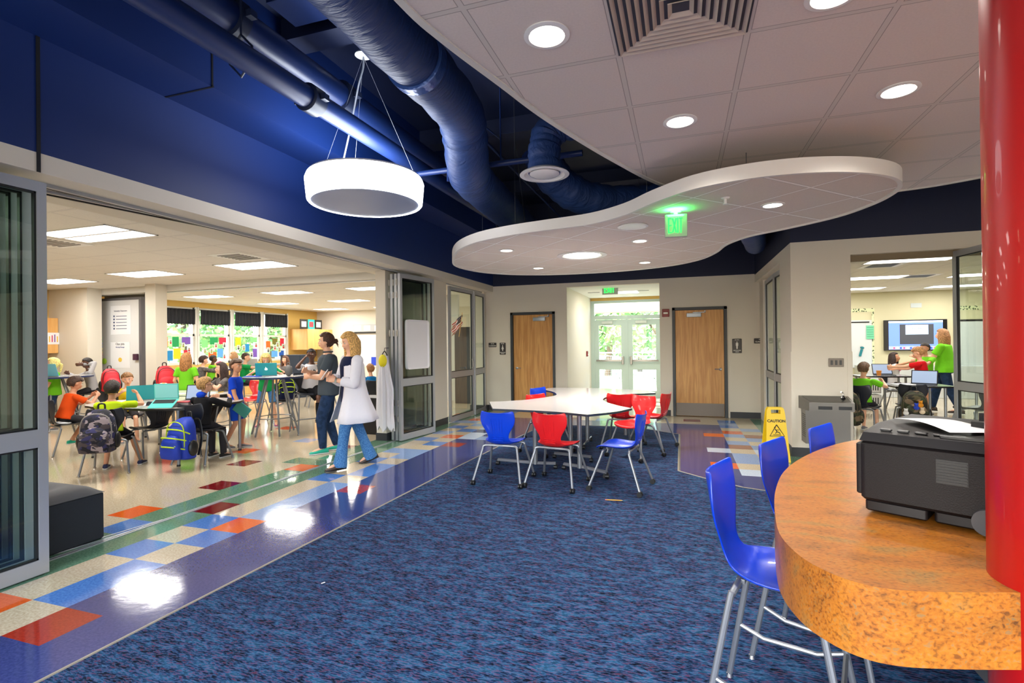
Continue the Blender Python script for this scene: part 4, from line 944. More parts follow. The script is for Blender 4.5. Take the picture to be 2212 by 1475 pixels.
b = MB(); b.add([(0.0, .0, .225), (.62, 0, .225), (.62, .46, .225), (0, .46, .225), (.01, .012, .252), (.60, .012, .252), (.60, .45, .268), (.07, .45, .275), (.01, .2, .262)],
      [(0, 1, 5, 4), (1, 2, 6, 5), (2, 3, 7, 6), (3, 0, 4, 8), (3, 8, 7), (4, 5, 6, 7, 8)]); b.build('top_cover', M_prn2, t)
b = MB(); b.box(.28, .60, .20, .235, .258, .292); b.box(.28, .60, .40, .43, .262, .300); b.box(.58, .60, .20, .43, .258, .30); b.build('output_tray', M_prn, t)
b = MB(); b.rbox(.22, .38, .03, .05, .252, .262, .004)
for k in range(5): b.rbox(.05+.05*k, .085+.05*k, .05, .07, .256, .262, .004)
b.build('button', mat('button_dark', (26, 26, 30), .3), t)
b = MB(); b.tube([(.36, .12, .27), (.395, .12, .276), (.42, .12, .262)], [.016, .018, .012], n=10); b.build('paper_stop', mat('paper_stop_olive', (92, 84, 46), .5), t)
b = MB(); b.box(.215, .295, -.003, .0, .125, .195)
b.build('vent_panel', M_black, t); b = MB()
for k in range(8): b.box(.217, .293, -.007, -.002, .129+k*.0082, .133+k*.0082)
b.build('vent_slats', M_black, t)
b = MB(); b.tube([(.338, -.022, .036), (.338, .0, .036)], .036, n=24); b.build('side_knob', mat('knob_grey', (60, 62, 66), .5), t)
bpy.data.objects['laser_printer'].scale = (1, 1, 1.11)
# paper lying curved on the printer
b = MB(); rows = []
for i in range(9):
    s_ = i/8; rows.append([(.05+.19*s_+.74*.14*j/4, .27-.19*s_+.67*.14*j/4, .304-.008*s_+.012*math.sin(PI*s_)) for j in range(5)])
b.sheet(rows); o = b.build('paper_sheet', mat('paper_white', (228, 228, 230), .7)); o.location = O; o.rotation_euler = (0, 0, ang); tag(o, 'curved white paper sheet lying on top of the printer', 'paper')
m = o.modifiers.new('t', 'SOLIDIFY'); m.thickness = .001
# drinking fountain on the pillar
t = thing('drinking_fountain', (1.72, 7.505, 0), 'stainless wall-mounted drinking fountain on the right pillar', 'drinking fountain')
M_ft = mat('fountain_grey', (112, 108, 102), .38, .6)
b = MB(); b.add([(-.28, 0, .64), (.28, 0, .64), (.27, -.30, .64), (-.22, -.30, .64), (-.28, 0, .80), (.28, 0, .80), (.27, -.30, .745), (-.22, -.30, .745)], [(3, 2, 1, 0), (0, 1, 5, 4), (1, 2, 6, 5), (2, 3, 7, 6), (3, 0, 4, 7), (4, 5, 6, 7)]); b.build('basin_body', M_ft, t)
b = MB(); b.add([(-.25, -.02, .802), (.25, -.02, .802), (.245, -.27, .752), (-.20, -.27, .752)], [(0, 1, 2, 3)]); b.build('basin_top', mat('basin_dark', (58, 58, 60), .25, .7), t)
b = MB(); b.box(-.25, .24, -.24, 0, .22, .64); b.build('cooler_cabinet', M_ft, t)
b = MB()
for (x0, x1) in ((-.12, .03), (.10, .24)): b.rbox(x0, x1, -.306, -.298, .66, .70, .003)
b.build('push_button', M_black, t)
b = MB()
for k in range(12):
    for q in range(4): b.box(-.253, -.249, -.24+q*.05, -.215+q*.05, .30+k*.025, .31+k*.025)
b.build('side_grille', M_black, t)
b = MB(); b.lathe([(.03, .0), (.02, .02), (.012, .03)], c=(.2, -.1, .79), n=14); b.tube([(.2, -.1, .80), (.2, -.1, .85), (.17, -.13, .865)], .008, n=8); b.build('bubbler', M_chrome, t)
# switch plate
a = PY(1806, 783, 7.512); t = thing('light_switch_plate', (a.x, 7.512, a.z), 'steel three-gang light switch plate on the right pillar', 'light switch')
b = MB(); b.rbox(-.085, .085, -.055, .055, 0, .006, .006, M=Matrix.Rotation(PI/2, 4, 'X')); b.build('plate', mat('plate_pewter', (104, 96, 88), .4, .5), t)
for k in (-1, 0, 1): MB().box(k*.05-.012, k*.05+.012, -.014, -.006, -.03, .03).build('switch', M_black, t)
# wet floor sign
M_cau = mat('caution_yellow', (226, 190, 10), .4); M_ink = mat('ink_black', (14, 14, 14), .5)
t = thing('wet_floor_sign', (1.12, 7.25, 0), 'yellow folding CAUTION wet floor sign standing by the right pillar', 'floor sign', rz=.12)
H = .67; tilt = .16
def panel(s):
    b = MB()
    def P(x, z, d=0): return (x, -s*(.02+(H-z)*tilt)-s*d, z)
    out = [(-.14, 0), (-.115, .0), (-.10, .03), (.10, .03), (.115, 0), (.14, 0), (.105, .55), (.10, .64), (.085, .67), (-.085, .67), (-.10, .64), (-.105, .55)]
    hole = [(-.055, .60), (.055, .60), (.055, .64), (-.055, .64)]
    q = [(x*.62/.62, z) for x, z in out]
    th = .012
    def slab(pts):
        n_ = len(pts); vs = [P(x, z, 0) for x, z in pts]+[P(x, z, th) for x, z in pts]
        fs = [list(range(n_)), list(range(2*n_-1, n_-1, -1))]+[[i, n_+i, n_+(i+1) % n_, (i+1) % n_] for i in range(n_)]
        b.add(vs, fs)
    slab([(-.14, 0), (-.115, 0), (-.10, .03), (.10, .03), (.115, 0), (.14, 0), (.108, .59), (-.108, .59)])
    slab([(-.108, .59), (-.055, .59), (-.055, .67), (-.085, .67), (-.10, .645)]); slab([(.055, .59), (.108, .59), (.10, .645), (.085, .67), (.055, .67)]); slab([(-.055, .64), (.055, .64), (.055, .67), (-.055, .67)])
    return b
panel(1).build('front_panel', M_cau, t); panel(-1).build('rear_panel', M_cau, t)
rx = PI/2-math.atan(tilt)
def fp(z): return (0, -(.02+(H-z)*tilt)-.0145, z)
text('CAUTION', 'lettering', .047, M_ink, fp(.50), (rx, 0, 0), t, bold=.0016)
b = MB()
zc = .37
def q3(x, z): return Vector((x, -(.02+(H-z)*tilt)-.0145, z))
b.tube([q3(0, zc+.085), q3(-.085, zc-.055), q3(.085, zc-.055), q3(0, zc+.085)], .0055, n=6)
b.tube([q3(-.045, zc-.038), q3(.045, zc-.038)], .004, n=5)
b.tube([q3(-.02, zc+.035), q3(.0, zc+.0), q3(.03, zc-.012), q3(.035, zc-.025)], .006, n=5); b.tube([q3(-.01, zc+.02), q3(.025, zc+.022)], .004, n=5); b.tube([q3(.0, zc), q3(-.02, zc-.022)], .005, n=5); b.ell(q3(-.022, zc+.052), .009, .003, .009)
b.build('slip_pictogram', M_ink, t)
text('WET', 'lettering', .04, M_ink, fp(.265), (rx, 0, 0), t, bold=.0016); text('FLOOR', 'lettering', .04, M_ink, fp(.215), (rx, 0, 0), t, bold=.0016)
# bits on the carpet
a = PZ(1328, 1080, .012); t = thing('pencil', (a.x, a.y, .012), 'yellow pencil lying on the carpet in front of the white table', 'pencil', rz=math.radians(8))
b = MB(); b.tube([(-.075, 0, 0), (.06, 0, 0)], .004, n=6); b.build('shaft', mat('pencil_yellow', (226, 160, 40), .4), t); b = MB(); b.tube([(.06, 0, 0), (.078, 0, 0)], [.004, .0006], n=6); b.build('tip', mat('pencil_wood', (214, 176, 130), .6), t)
b = MB(); b.tube([(-.09, 0, 0), (-.075, 0, 0)], .0042, n=8); b.build('eraser', mat('eraser_pink', (206, 110, 110), .6), t)
a = PZ(698, 1259, .0085); b = MB(); b.box(-.012, .012, -.004, .004, 0, .002); o = b.build('paper_scrap', mat('paper_white', (228, 228, 230), .7)); o.location = a; o.rotation_euler = (0, 0, 1.1); tag(o, 'tiny white paper scrap on the blue carpet', 'paper scrap')
# ottoman
t = thing('ottoman', (-4.85, 2.45, 0), 'charcoal upholstered block seat with a tufted grey top by the folding door track', 'ottoman')
M_uph = mat('upholstery_charcoal', (34, 38, 46), .8, bump=(300, .3)); M_upt = mat('upholstery_grey', (84, 84, 88), .75, bump=(300, .2))
x0, x1, y0, y1 = -.50, .46, -.70, .41
b = MB(); b.rbox(x0, x1, y0, y1, .0, .375, .03); b.build('body', M_uph, t)
b = MB(); rows = []; n_ = 22
for i in range(n_+1):
    r = []
    for j in range(n_+1):
        x = x0+(x1-x0)*i/n_; y = y0+(y1-y0)*j/n_; e = min(1, min(i, n_-i)/2.5)*min(1, min(j, n_-j)/2.5)
        z = .37+.075*e**.5
        for (tx, ty) in ((-.05, -.15), (.18, .12), (-.28, .12), (.18, -.42), (-.28, -.42)):
            z -= .045*math.exp(-((x-tx)**2+(y-ty)**2)/.006)*e
        r.append((x, y, z))
    rows.append(r)
b.sheet(rows); b.build('cushion_top', M_upt, t)
# bench/cabinet and boards in the classrooms -------------------------------------------------
def slab_table(name, poly, z, label, legs, m_top, group=None, cast=True, zb=0.0):
    cx = sum(p[0] for p in poly)/len(poly); cy = sum(p[1] for p in poly)/len(poly); B = (cx, cy, zb)
    t = thing(name, B, label, 'table', group)
    b = MB(); b.prism(poly, z-.028, z, 0, side=1); b.build('table_top', [m_top, M_black], t, base=B)
    for (x, y) in legs:
        b = MB(); b.tube([(x, y, zb+.02), (x, y, z-.028)], .02, n=12); lg = b.build('leg', M_leg, t, base=B)
        b = MB(); b.lathe([(.024, 0), (.024, .015), (.018, .03)], c=(x, y, zb), n=10); b.build('foot_glide', M_black, lg, base=B)
    return t
M_top = mat('school_table_top', (196, 190, 182), .2); M_topd = mat('school_table_top_grey', (150, 152, 156), .2)
def rpoly(cx, cy, rx, ry, n=20, p=.6, rot=0):
    out = []
    for k in range(n):
        a = 2*PI*k/n; x = rx*abs(math.cos(a))**p*(1 if math.cos(a) > 0 else -1); y = ry*abs(math.sin(a))**p*(1 if math.sin(a) > 0 else -1)
        out.append((cx+x*math.cos(rot)-y*math.sin(rot), cy+x*math.sin(rot)+y*math.cos(rot)))
    return out
slab_table('student_table', rpoly(-6.95, 5.35, 1.0, .68), .74, 'low student table with black edge nearest the opening, children around it', [(-6.1, 4.85), (-7.75, 4.9), (-7.75, 5.85), (-6.15, 5.85)], M_top, 'low student tables')
slab_table('student_table', rpoly(-7.95, 6.5, .85, .42, p=.6), .74, 'low student table behind the first one, papers and a patterned pouch on it', [(-7.3, 6.25), (-8.6, 6.25), (-8.6, 6.75), (-7.3, 6.75)], M_top, 'low student tables')
def high_table(cx, cy, r, label, z=1.0):
    t = thing('standing_table', (cx, cy, 0), label, 'table', 'round standing tables')
    b = MB(); b.prism([(r*math.cos(2*PI*k/40), r*math.sin(2*PI*k/40)) for k in range(40)], z-.03, z, 0, side=1); b.build('table_top', [M_topd, mat('edge_navy', (24, 40, 84), .4)], t)
    for k in range(6):
        a = 2*PI*k/6+.4; c, s_ = math.cos(a), math.sin(a)
        b = MB(); b.tube([(c*.14, s_*.14, z-.03), (c*r*.78, s_*r*.78, .01)], .016, n=8); b.build('leg', M_leg, t)
    b = MB(); pts = [(r*.6*math.cos(2*PI*k/24), r*.6*math.sin(2*PI*k/24), .30) for k in range(25)]; b.tube(pts, .009, n=6); b.build('ring_brace', M_leg, t)
    return t
high_table(-6.66, 7.08, .50, 'round standing table with navy edge in the middle, teal laptop on it')
a = PZ(455, 797, 1.0)
high_table(-10.0, 9.6, .55, 'round standing table far back under the second window')
high_table(-8.55, 10.6, .5, 'round standing table behind the boy in the green shirt')
high_table(-11.2, 6.4, .6, 'standing table at the far left, blue laptop on it')
# ================================================================== people
def skinmat(name, c): return mat('skin_'+name, c, .5, noise=([min(255, v*1.05) for v in c], 12, .2))
SK = dict(fair=skinmat('fair', (222, 170, 140)), mid=skinmat('mid', (196, 140, 108)), tan=skinmat('tan', (176, 118, 84)), dark=skinmat('dark', (92, 58, 42)))
M_eye = mat('eye_white', (225, 222, 218), .3); M_iris = mat('eye_dark', (30, 20, 16), .3); M_lip = mat('lips', (168, 88, 80), .5)
M_sole = mat('sole_white', (210, 210, 208), .5)
def cloth(name, c, c2=None, sc=30): return mat('cloth_'+name, c, .85, spec=.2, noise=(c2, sc, .06) if c2 else None, bump=(40, .25))
def ik(a, c, l1, l2, hint):
    a, c = Vector(a), Vector(c); d = c-a; L = d.length
    if L > (l1+l2)*.995: c = a+d.normalized()*(l1+l2)*.995; d = c-a; L = d.length
    x = (l1*l1-l2*l2+L*L)/(2*L); h = math.sqrt(max(0, l1*l1-x*x)); dn = d.normalized()
    hv = Vector(hint); hv = hv-dn*hv.dot(dn); hv = hv.normalized() if hv.length > 1e-5 else dn.orthogonal().normalized()
    return a+dn*x+hv*h, c
def loft(b, secs, n=18, mi=0, p=1.0):
    vs = []; fs = []
    for (c, ax, ay) in secs:
        for k in range(n):
            a = 2*PI*k/n; ca, sa = math.cos(a), math.sin(a)
            vs.append(Vector(c)+Vector(ax)*(abs(ca)**p*(1 if ca > 0 else -1))+Vector(ay)*(abs(sa)**p*(1 if sa > 0 else -1)))
    for i in range(len(secs)-1):
        for k in range(n):
            j = (k+1) % n; fs.append((i*n+k, i*n+j, (i+1)*n+j, (i+1)*n+k))
    fs.append(tuple(range(n-1, -1, -1))); fs.append(tuple((len(secs)-1)*n+k for k in range(n)))
    b.add(vs, fs, mi)
def capsule(b, a, c, ra, rc, n=12, mi=0):
    a, c = Vector(a), Vector(c); d = (c-a)
    if d.length < 1e-6: return
    d.normalize()
    b.tube([a-d*ra*.95, a-d*ra*.6, a, c, c+d*rc*.6, c+d*rc*.95], [ra*.3, ra*.8, ra, rc, rc*.8, rc*.3], n=n, mi=mi)
def remesh(o, vox, it=3):
    m = o.modifiers.new('join', 'REMESH'); m.mode = 'VOXEL'; m.voxel_size = vox; m.use_smooth_shade = True
    m = o.modifiers.new('soften', 'SMOOTH'); m.factor = .5; m.iterations = it
PEOPLE = []
def person(loc, rz, H, label, skin='fair', seat=None, lean=0.0, side=0.0, twist=0.0, head=(0, 0, 0), hands=None, feet=None, hair=('short', (60, 40, 26)), top=None, bottom=None, shoes=None,
           socks=None, adult=False, build=1.0, category='person', group=None, elbow=None, curl=.5, z0=0.0, knee=None):
    rz = rz+math.atan2(-loc[0], loc[1])   # facing is given relative to the sight line
    k = H/1.70; hh = (.225*k if adult else .205*(H/1.35)**.4); bw = build*(1.0 if adult else .96)
    th, sh, an = .245*H, .245*H, .045*H
    if seat is None: pz = th+sh+an-.01*H
    else: pz = seat+.085*k+.02
    pel = Vector((0, 0, pz)); nk = .035*H
    tl = H-(th+sh+an)-hh-nk
    up = Vector((math.sin(side), math.sin(lean)*math.cos(side), math.cos(lean)*math.cos(side))).normalized()
    ax0 = Vector((1, 0, 0)); ax = Vector((math.cos(twist), math.sin(twist), 0)); ax = (ax-up*ax.dot(up)).normalized(); fw = up.cross(ax).normalized()
    fw = -fw if fw.y*math.cos(twist)-fw.x*math.sin(twist) < 0 else fw
    up2 = (up*1.0+Vector((0, .12*math.sin(lean), 0))).normalized()
    chest = pel+up*tl*.62; nb = chest+up2*tl*.38
    hdir = (up2*.75+Vector((0, 0, .5))+fw*.12).normalized()
    hy, hp, hr = head
    RH = Matrix.Rotation(rz*0+math.atan2(-fw.x, fw.y)+hy, 3, 'Z') @ Matrix.Rotation(hp, 3, 'X') @ Matrix.Rotation(hr, 3, 'Y')
    hc = nb+hdir*nk+Vector((0, 0, hh*.46))+RH @ Vector((0, hh*.08, 0))
    sw = (.108 if adult else .112)*H*bw
    shl = [nb-up2*.045*H-ax*sw, nb-up2*.045*H+ax*sw]
    ua, fa = .165*H, .14*H
    hipw = .052*H*bw
    hips = [pel-ax0*hipw, pel+ax0*hipw]
    # ---- limbs
    if hands is None: hands = [(-sw*1.15, .03, pz-.06*H), (sw*1.15, .03, pz-.06*H)]
    if elbow is None: elbow = [(-.5, -1, -.4), (.5, -1, -.4)]
    if feet is None: feet = [(-hipw*1.1, .0, 0), (hipw*1.1, .02, 0)] if seat is None else [(-hipw*1.5, th*.95, 0), (hipw*1.5, th*.9, 0)]
    arms = []; legs = []
    for i in (0, 1):
        e, w = ik(shl[i], hands[i], ua, fa, elbow[i]); arms.append((shl[i], e, w))
    for i in (0, 1):
        f = Vector((feet[i][0], feet[i][1], feet[i][2]+an)); kn, a_ = ik(hips[i], f, th, sh, (knee[i] if knee else (0, 1, .15 if seat is None else .8))); legs.append((hips[i], kn, a_))
    # ---- body
    b = MB()
    def sec(t, w, d, fo=0.0):
        c = pel+(chest-pel)*min(1, t/.62)+((nb-chest)*((t-.62)/.38) if t > .62 else Vector((0, 0, 0)))
        f = min(1, max(0, t)); a = (ax0*(1-f)+ax*f).normalized()
        return (c+fw*fo*k, a*w*k*bw, fw*d*k*(bw if d > .08 else 1))
    tors = [sec(-.14, .10, .075), sec(-.05, .145, .10), sec(.08, .15, .105), sec(.30, .122, .088), sec(.52, .135, .10, .008), sec(.72, .150, .102, .01), sec(.88, .140, .085), sec(.96, .085, .062), sec(1.02, .05, .05)]
    loft(b, tors)
    capsule(b, nb-up2*.02, hc-Vector((0, 0, hh*.25)), .050*k if adult else .040, .046*k if adult else .037)
    q = hh/.225
    def HP(x, y, z): return hc+RH @ Vector((x*q, y*q, z*q))
    R3 = RH
    b.ell(HP(0, -.008, .018), .074*q, .092*q, .090*q, R=R3); b.ell(HP(0, .018, -.028), .060*q, .068*q, .078*q, R=R3); b.ell(HP(0, .040, -.072), .036*q, .036*q, .032*q, R=R3)
    b.tube([HP(0, .078, .012), HP(0, .092, -.012), HP(0, .099, -.026), HP(0, .084, -.034)], [.008*q, .012*q, .015*q, .010*q], n=8)
    b.ell(HP(.033, .062, -.02), .020*q, .018*q, .020*q); b.ell(HP(-.033, .062, -.02), .020*q, .018*q, .020*q)
    for s_ in (-1, 1): b.ell(HP(s_*.077, -.006, -.008), .010*q, .020*q, .030*q, R=R3)
    b.ell(HP(0, .085, -.052), .024*q, .012*q, .010*q, R=R3)
    for i in (0, 1):
        s_, e, w = arms[i]; r1, r2, r3 = .047*k*bw, .036*k*bw, .025*k
        if not adult: r3 = .024*k+.001
        b.ell(s_, .052*k*bw, .05*k*bw, .052*k*bw); capsule(b, s_, e, r1, r2); m_ = e+(w-e)*.3; capsule(b, e, m_, r2, r2*1.04); capsule(b, m_, w, r2*1.04, r3)
        # hand: palm, four fingers, thumb
        d = (w-e).normalized(); hl = .10*H if adult else .105*H; sd = -1 if i == 0 else 1
        inn = Vector((-sd, 0, 0)); pn = (inn-d*inn.dot(d)); pn = pn.normalized() if pn.length > .2 else d.orthogonal().normalized(); lat = d.cross(pn).normalized()
        if lat.z < 0 and abs(d.z) < .8: lat = -lat
        hw = .040*k+.002; pc = w+d*hl*.26
        b.ell(pc, hw*.5, hl*.34, hw, R=Matrix((pn, d, lat)).transposed(), n=12, k=8)
        for j in range(4):
            o_ = (j-1.5)*hw*.56; L_ = hl*(.44, .50, .47, .36)[3-j]; st = w+d*hl*.46+lat*o_
            bend = curl; d1 = (d*math.cos(bend)+pn*math.sin(bend)); d2 = (d*math.cos(bend*2.1)+pn*math.sin(bend*2.1))
            m1 = st+d1*L_*.5; m2 = m1+d2*L_*.5; fr = .0088*k+.0006
            b.tube([st-d*.01, st, m1, m2, m2+d2*fr*.7], [fr, fr, fr*.95, fr*.8, fr*.35], n=7)
        tb = w+d*hl*.12+lat*hw*.75; td = (d*.75+lat*.55+pn*.35).normalized(); fr = .010*k+.0006
        b.tube([tb-td*.01, tb, tb+td*hl*.2, tb+(td*.2+d*.2).normalized()*0+td*hl*.36+pn*.006], [fr*1.1, fr*1.1, fr, fr*.7], n=7)
    for i in (0, 1):
        h_, kn, a_ = legs[i]; capsule(b, h_, kn, .070*k*bw, .046*k*bw); m_ = kn+(a_-kn)*.32+Vector((0, -.008, 0)); capsule(b, kn, m_, .045*k*bw, .047*k*bw); capsule(b, m_, a_, .047*k*bw, .029*k+.003)
        sd = -1 if i == 0 else 1; fd = Vector((sd*.12 + (feet[i][3] if len(feet[i]) > 3 else 0), 1, (feet[i][4] if len(feet[i]) > 4 else 0))).normalized()
        b.tube([a_-fd*.03*k+Vector((0, 0, -.02*k)), a_+Vector((0, 0, -.01)), a_+fd*.10*k+Vector((0, 0, -.035*k)), a_+fd*.15*k+Vector((0, 0, -.045*k))], [.025*k, .032*k, .030*k, .015*k], n=8)
    root = b.build('person', SK[skin]); root.location = (loc[0], loc[1], z0); root.rotation_euler = (0, 0, rz); tag(root, label, category, group)
    remesh(root, .0085 if not adult else .0095, 2)
    PEOPLE.append(root)
    # ---- face
    e_ = MB()
    for s_ in (-1, 1):
        e_ = MB(); c = HP(s_*.031, .076, .008); e_.ell(c, .014*q, .008*q, .0075*q, 0, R=R3); e_.ell(HP(s_*.031, .083, .008), .0062*q, .003*q, .0066*q, 1, R=R3)
        e_.tube([HP(s_*.016, .088, .026), HP(s_*.032, .088, .032), HP(s_*.048, .078, .028)], [.0022*q, .0032*q, .0018*q], n=6, mi=2)
        e_.build('eye', [M_eye, M_iris, mat('brow_%d_%d_%d' % hair[1], [int(v*.6) for v in hair[1]], .8)], root)
    e_ = MB(); e_.ell(HP(0, .0905, -.054), .021*q, .008*q, .0062*q, R=R3); e_.build('mouth', M_lip if skin != 'dark' else mat('lips_dark', (110, 62, 58), .5), root)
    # ---- hair
    hs_, hcol = hair[0], hair[1]; hm = mat('hair_%d_%d_%d' % hcol, hcol, .55, spec=.4, noise=([min(255, int(v*1.5+12)) for v in hcol], 60, .15), bump=(120, .6))
    b = MB(); n_, k_ = 28, 20; vs = []; fs = []
    thick = .010 if hs_ == 'buzz' else (.020 if hs_ == 'short' else .022)
    for i in range(k_+1):
        ph = PI*i/k_
        for j in range(n_):
            a = 2*PI*j/n_; d = Vector((math.sin(ph)*math.cos(a), math.sin(ph)*math.sin(a), math.cos(ph)))
            front = d.y > .12
            if hs_ in ('buzz', 'short'): on = (d.z > .44) if d.y > .35 else ((d.z > .1+.5*max(0, d.y)) if d.y > -.15 else d.z > -.78)
            else: on = (d.z > .58) if d.y > .45 else (d.z > -.25 if d.y > .1 else d.z > -.9)
            t_ = thick*(1+.18*math.sin(a*7+i)+.12*math.sin(a*13+i*2)) if on else -.014
            if hs_ == 'short' and d.y > .1 and on: t_ += .006
            vs.append(HP((.074+t_)*d.x, -.008+(.092+t_)*d.y, .018+(.090+t_)*d.z))
    for i in range(k_):
        for j in range(n_):
            q2 = (j+1) % n_; fs.append((i*n_+j, (i+1)*n_+j, (i+1)*n_+q2, i*n_+q2))
    b.add(vs, fs)
    if hs_ in ('long', 'bob', 'wavy'):
        L_ = {'bob': .19, 'long': .27, 'wavy': .24}[hs_]
        for j in range(23):
            a = math.radians(-205+230*j/22); ca, sa = math.cos(a), math.sin(a); R1 = .080
            top_ = HP(ca*R1, -.012+sa*R1*1.1, .03); wv = .012 if hs_ == 'wavy' else .004
            P_ = [top_, HP(ca*(R1+.012), -.014+sa*(R1+.012)*1.1, -.04)]
            for m_ in (.45, .75, 1.0): P_.append(HP(ca*(R1+.012+wv*math.sin(j*2+m_*9)), -.02+sa*(R1+.006)*1.1, -.04)+Vector((0, 0, -L_*m_*q))+up2*0)
            b.tube(P_, [.020*q, .024*q, .026*q, .024*q, .008*q], n=8)
    if hs_ == 'bun':
        b.ell(HP(0, -.125, -.005), .038*q, .04*q, .036*q)
        for j in range(7): a = j*.9; b.tube([HP(0, -.13, -.005), HP(.045*math.cos(a), -.15, .045*math.sin(a)-.02), HP(.06*math.cos(a), -.165, .05*math.sin(a)-.05)], [.012, .008, .002], n=6)
    if hs_ == 'ponytail': b.tube([HP(0, -.10, .01), HP(0, -.135, -.02), HP(0, -.13, -.12), HP(0, -.12, -.18)], [.02*q, .026*q, .022*q, .006*q], n=10)
    o = b.build('hair', hm, root)
    if hs_ in ('long', 'bob', 'wavy'): remesh(o, .009, 7)
    # ---- top
    if top:
        kind, m1 = top[0], top[1]; g = .016*k
        def ss(t, w, d, fo=0.0, gg=g):
            s3 = sec(t, w, d, fo); return (s3[0], s3[1]+s3[1].normalized()*gg, s3[2]+s3[2].normalized()*gg)
        hem = -.16 if seat is None else -.08
        b = MB(); loft(b, [ss(hem, .168, .125), ss(.0, .165, .122), ss(.3, .138, .102, .0, g*1.1), ss(.55, .143, .108, .008), ss(.74, .152, .106, .01), ss(.88, .143, .09), ss(.955, .094, .066)], n=24)
        for i in (0, 1):
            s_, e, w = arms[i]; b.ell(s_, .060*k*bw, .058*k*bw, .058*k*bw); r1 = .054*k*bw+.006
            if kind == 'tee': f = s_+(e-s_)*.62; b.tube([s_, s_+(e-s_)*.3, f], [r1, r1*1.02, r1*1.08], n=14)
            elif kind == 'long':
                b.tube([s_, e], [r1, r1*.86], n=14); b.ell(e, r1*.86, r1*.86, r1*.86); b.tube([e, e+(w-e)*.92], [r1*.86, r1*.7], n=14)
            elif kind == 'three':
                b.tube([s_, e], [r1, r1*.9], n=14); b.ell(e, r1*.9, r1*.9, r1*.9); b.tube([e, e+(w-e)*.45], [r1*.9, r1*.88], n=14)
            elif kind == 'vest': pass
        o = b.build('shirt', m1, root); remesh(o, .011, 2)
        if len(top) > 2 and top[2] == 'hood':
            b = MB(); b.ell(nb-fw*.06*k+up2*.01, .085*k, .055*k, .06*k); b.ell(nb-fw*.03*k+up2*.02, .075*k, .07*k, .035*k); o = b.build('hood', top[3], root); remesh(o, .011, 2)
        if len(top) > 2 and top[2] == 'collar':
            b = MB(); b.tube([nb+up2*.012*k+(ax*math.cos(a)*.062+fw*math.sin(a)*.062)*k for a in [PI/2+.3+(2*PI-.6)*j/14 for j in range(15)]], .012*k, n=6); b.build('collar', top[3], root)
        if len(top) > 2 and top[2] == 'print':
            b = MB()
            c0 = sec(.68, .1, .118, .022)[0]+fw*(.122*k)
            for (dx, dz) in ((-.03, .0), (-.01, .02), (.012, -.005), (.03, .015)): b.ell(c0+ax*dx*1.2+up*dz, .012, .006, .02, n=8, k=6)
            b.build('chest_print', top[3], root)
    # ---- bottoms
    if bottom:
        kind, m1 = bottom[0], bottom[1]; b = MB()
        loft(b, [sec(-.20, .13, .10), (sec(-.06, .155, .11)), sec(.04, .158, .112), sec(.11, .152, .108)], n=20)
        for i in (0, 1):
            h_, kn, a_ = legs[i]; r = .082*k*bw
            if kind == 'shorts': e2 = h_+(kn-h_)*.86; b.tube([h_-(kn-h_)*.08, h_+(kn-h_)*.3, e2], [r, r*1.0, r*.98], n=16)
            elif kind == 'long_shorts': e2 = kn+(a_-kn)*.05; b.tube([h_-(kn-h_)*.08, h_+(kn-h_)*.3, kn, e2], [r, r, r*.85, r*.85], n=16)
            else:
                r3, r4 = (r*.52, r*.50) if kind == 'slim' else ((r*.60, r*.92) if kind == 'flare' else (r*.66, r*.64))
                b.tube([h_-(kn-h_)*.08, h_+(kn-h_)*.3, kn], [r*1.0, r*.95, r*.80], n=16); b.ell(kn, r*.79, r*.79, r*.79); en = a_+Vector((0, 0, -.6*an)) if kind == 'flare' else a_
                b.tube([kn, kn+(en-kn)*.45, en], [r*.79, r3*1.15 if kind != 'slim' else r*.68, r4*1.06], n=16)
        o = b.build({'shorts': 'shorts', 'long_shorts': 'shorts'}.get(kind, 'trousers'), m1, root); remesh(o, .011, 2)
    if socks:
        for i in (0, 1):
            h_, kn, a_ = legs[i]; b = MB(); b.tube([a_, a_+(kn-a_)*.5, a_+(kn-a_)*.78], [.036*k, .054*k*bw+.004, .055*k*bw+.004], n=14); b.build('sock', socks, root)
    if shoes:
        for i in (0, 1):
            a_ = legs[i][2]; sd = -1 if i == 0 else 1; tx = sd*.12+(feet[i][3] if len(feet[i]) > 3 else 0); tz = feet[i][4] if len(feet[i]) > 4 else 0
            f = Vector((tx, 1, tz)).normalized(); s2 = f.cross(Vector((0, 0, 1))).normalized(); u2 = s2.cross(f).normalized(); base = a_-u2*an
            b = MB(); L_ = .255*k*(1 if adult else 1.08)
            def fs_(y, w, z0_, z1_): c = base+f*y+u2*(z0_+z1_)/2; return (c, s2*w, u2*(z1_-z0_)/2)
            loft(b, [fs_(-.075*k, .018*k, .014, .05*k), fs_(-.065*k, .034*k, .012, .075*k), fs_(-.02*k, .037*k, .012, .088*k), fs_(.04*k, .036*k, .012, .072*k), fs_(.10*k, .044*k, .012, .052*k), fs_(.15*k, .040*k, .012, .042*k), fs_(.178*k, .018*k, .014, .032*k)], n=14, p=.8)
            if len(shoes) > 1: loft(b, [fs_(-.08*k, .020*k, 0, .014), fs_(-.068*k, .036*k, 0, .018), fs_(.0, .036*k, 0, .018), fs_(.10*k, .047*k, 0, .018), fs_(.155*k, .040*k, 0, .018), fs_(.185*k, .016*k, 0, .014)], n=14, mi=1, p=.6)
            b.build('shoe', list(shoes), root)
    info = dict(root=root, HP=HP, arms=arms, legs=legs, sec=sec, q=q, fw=fw, ax=ax, up=up, k=k, nb=nb, pel=pel)
    return info
def world(info, p): return info['root'].matrix_basis @ Vector(p)
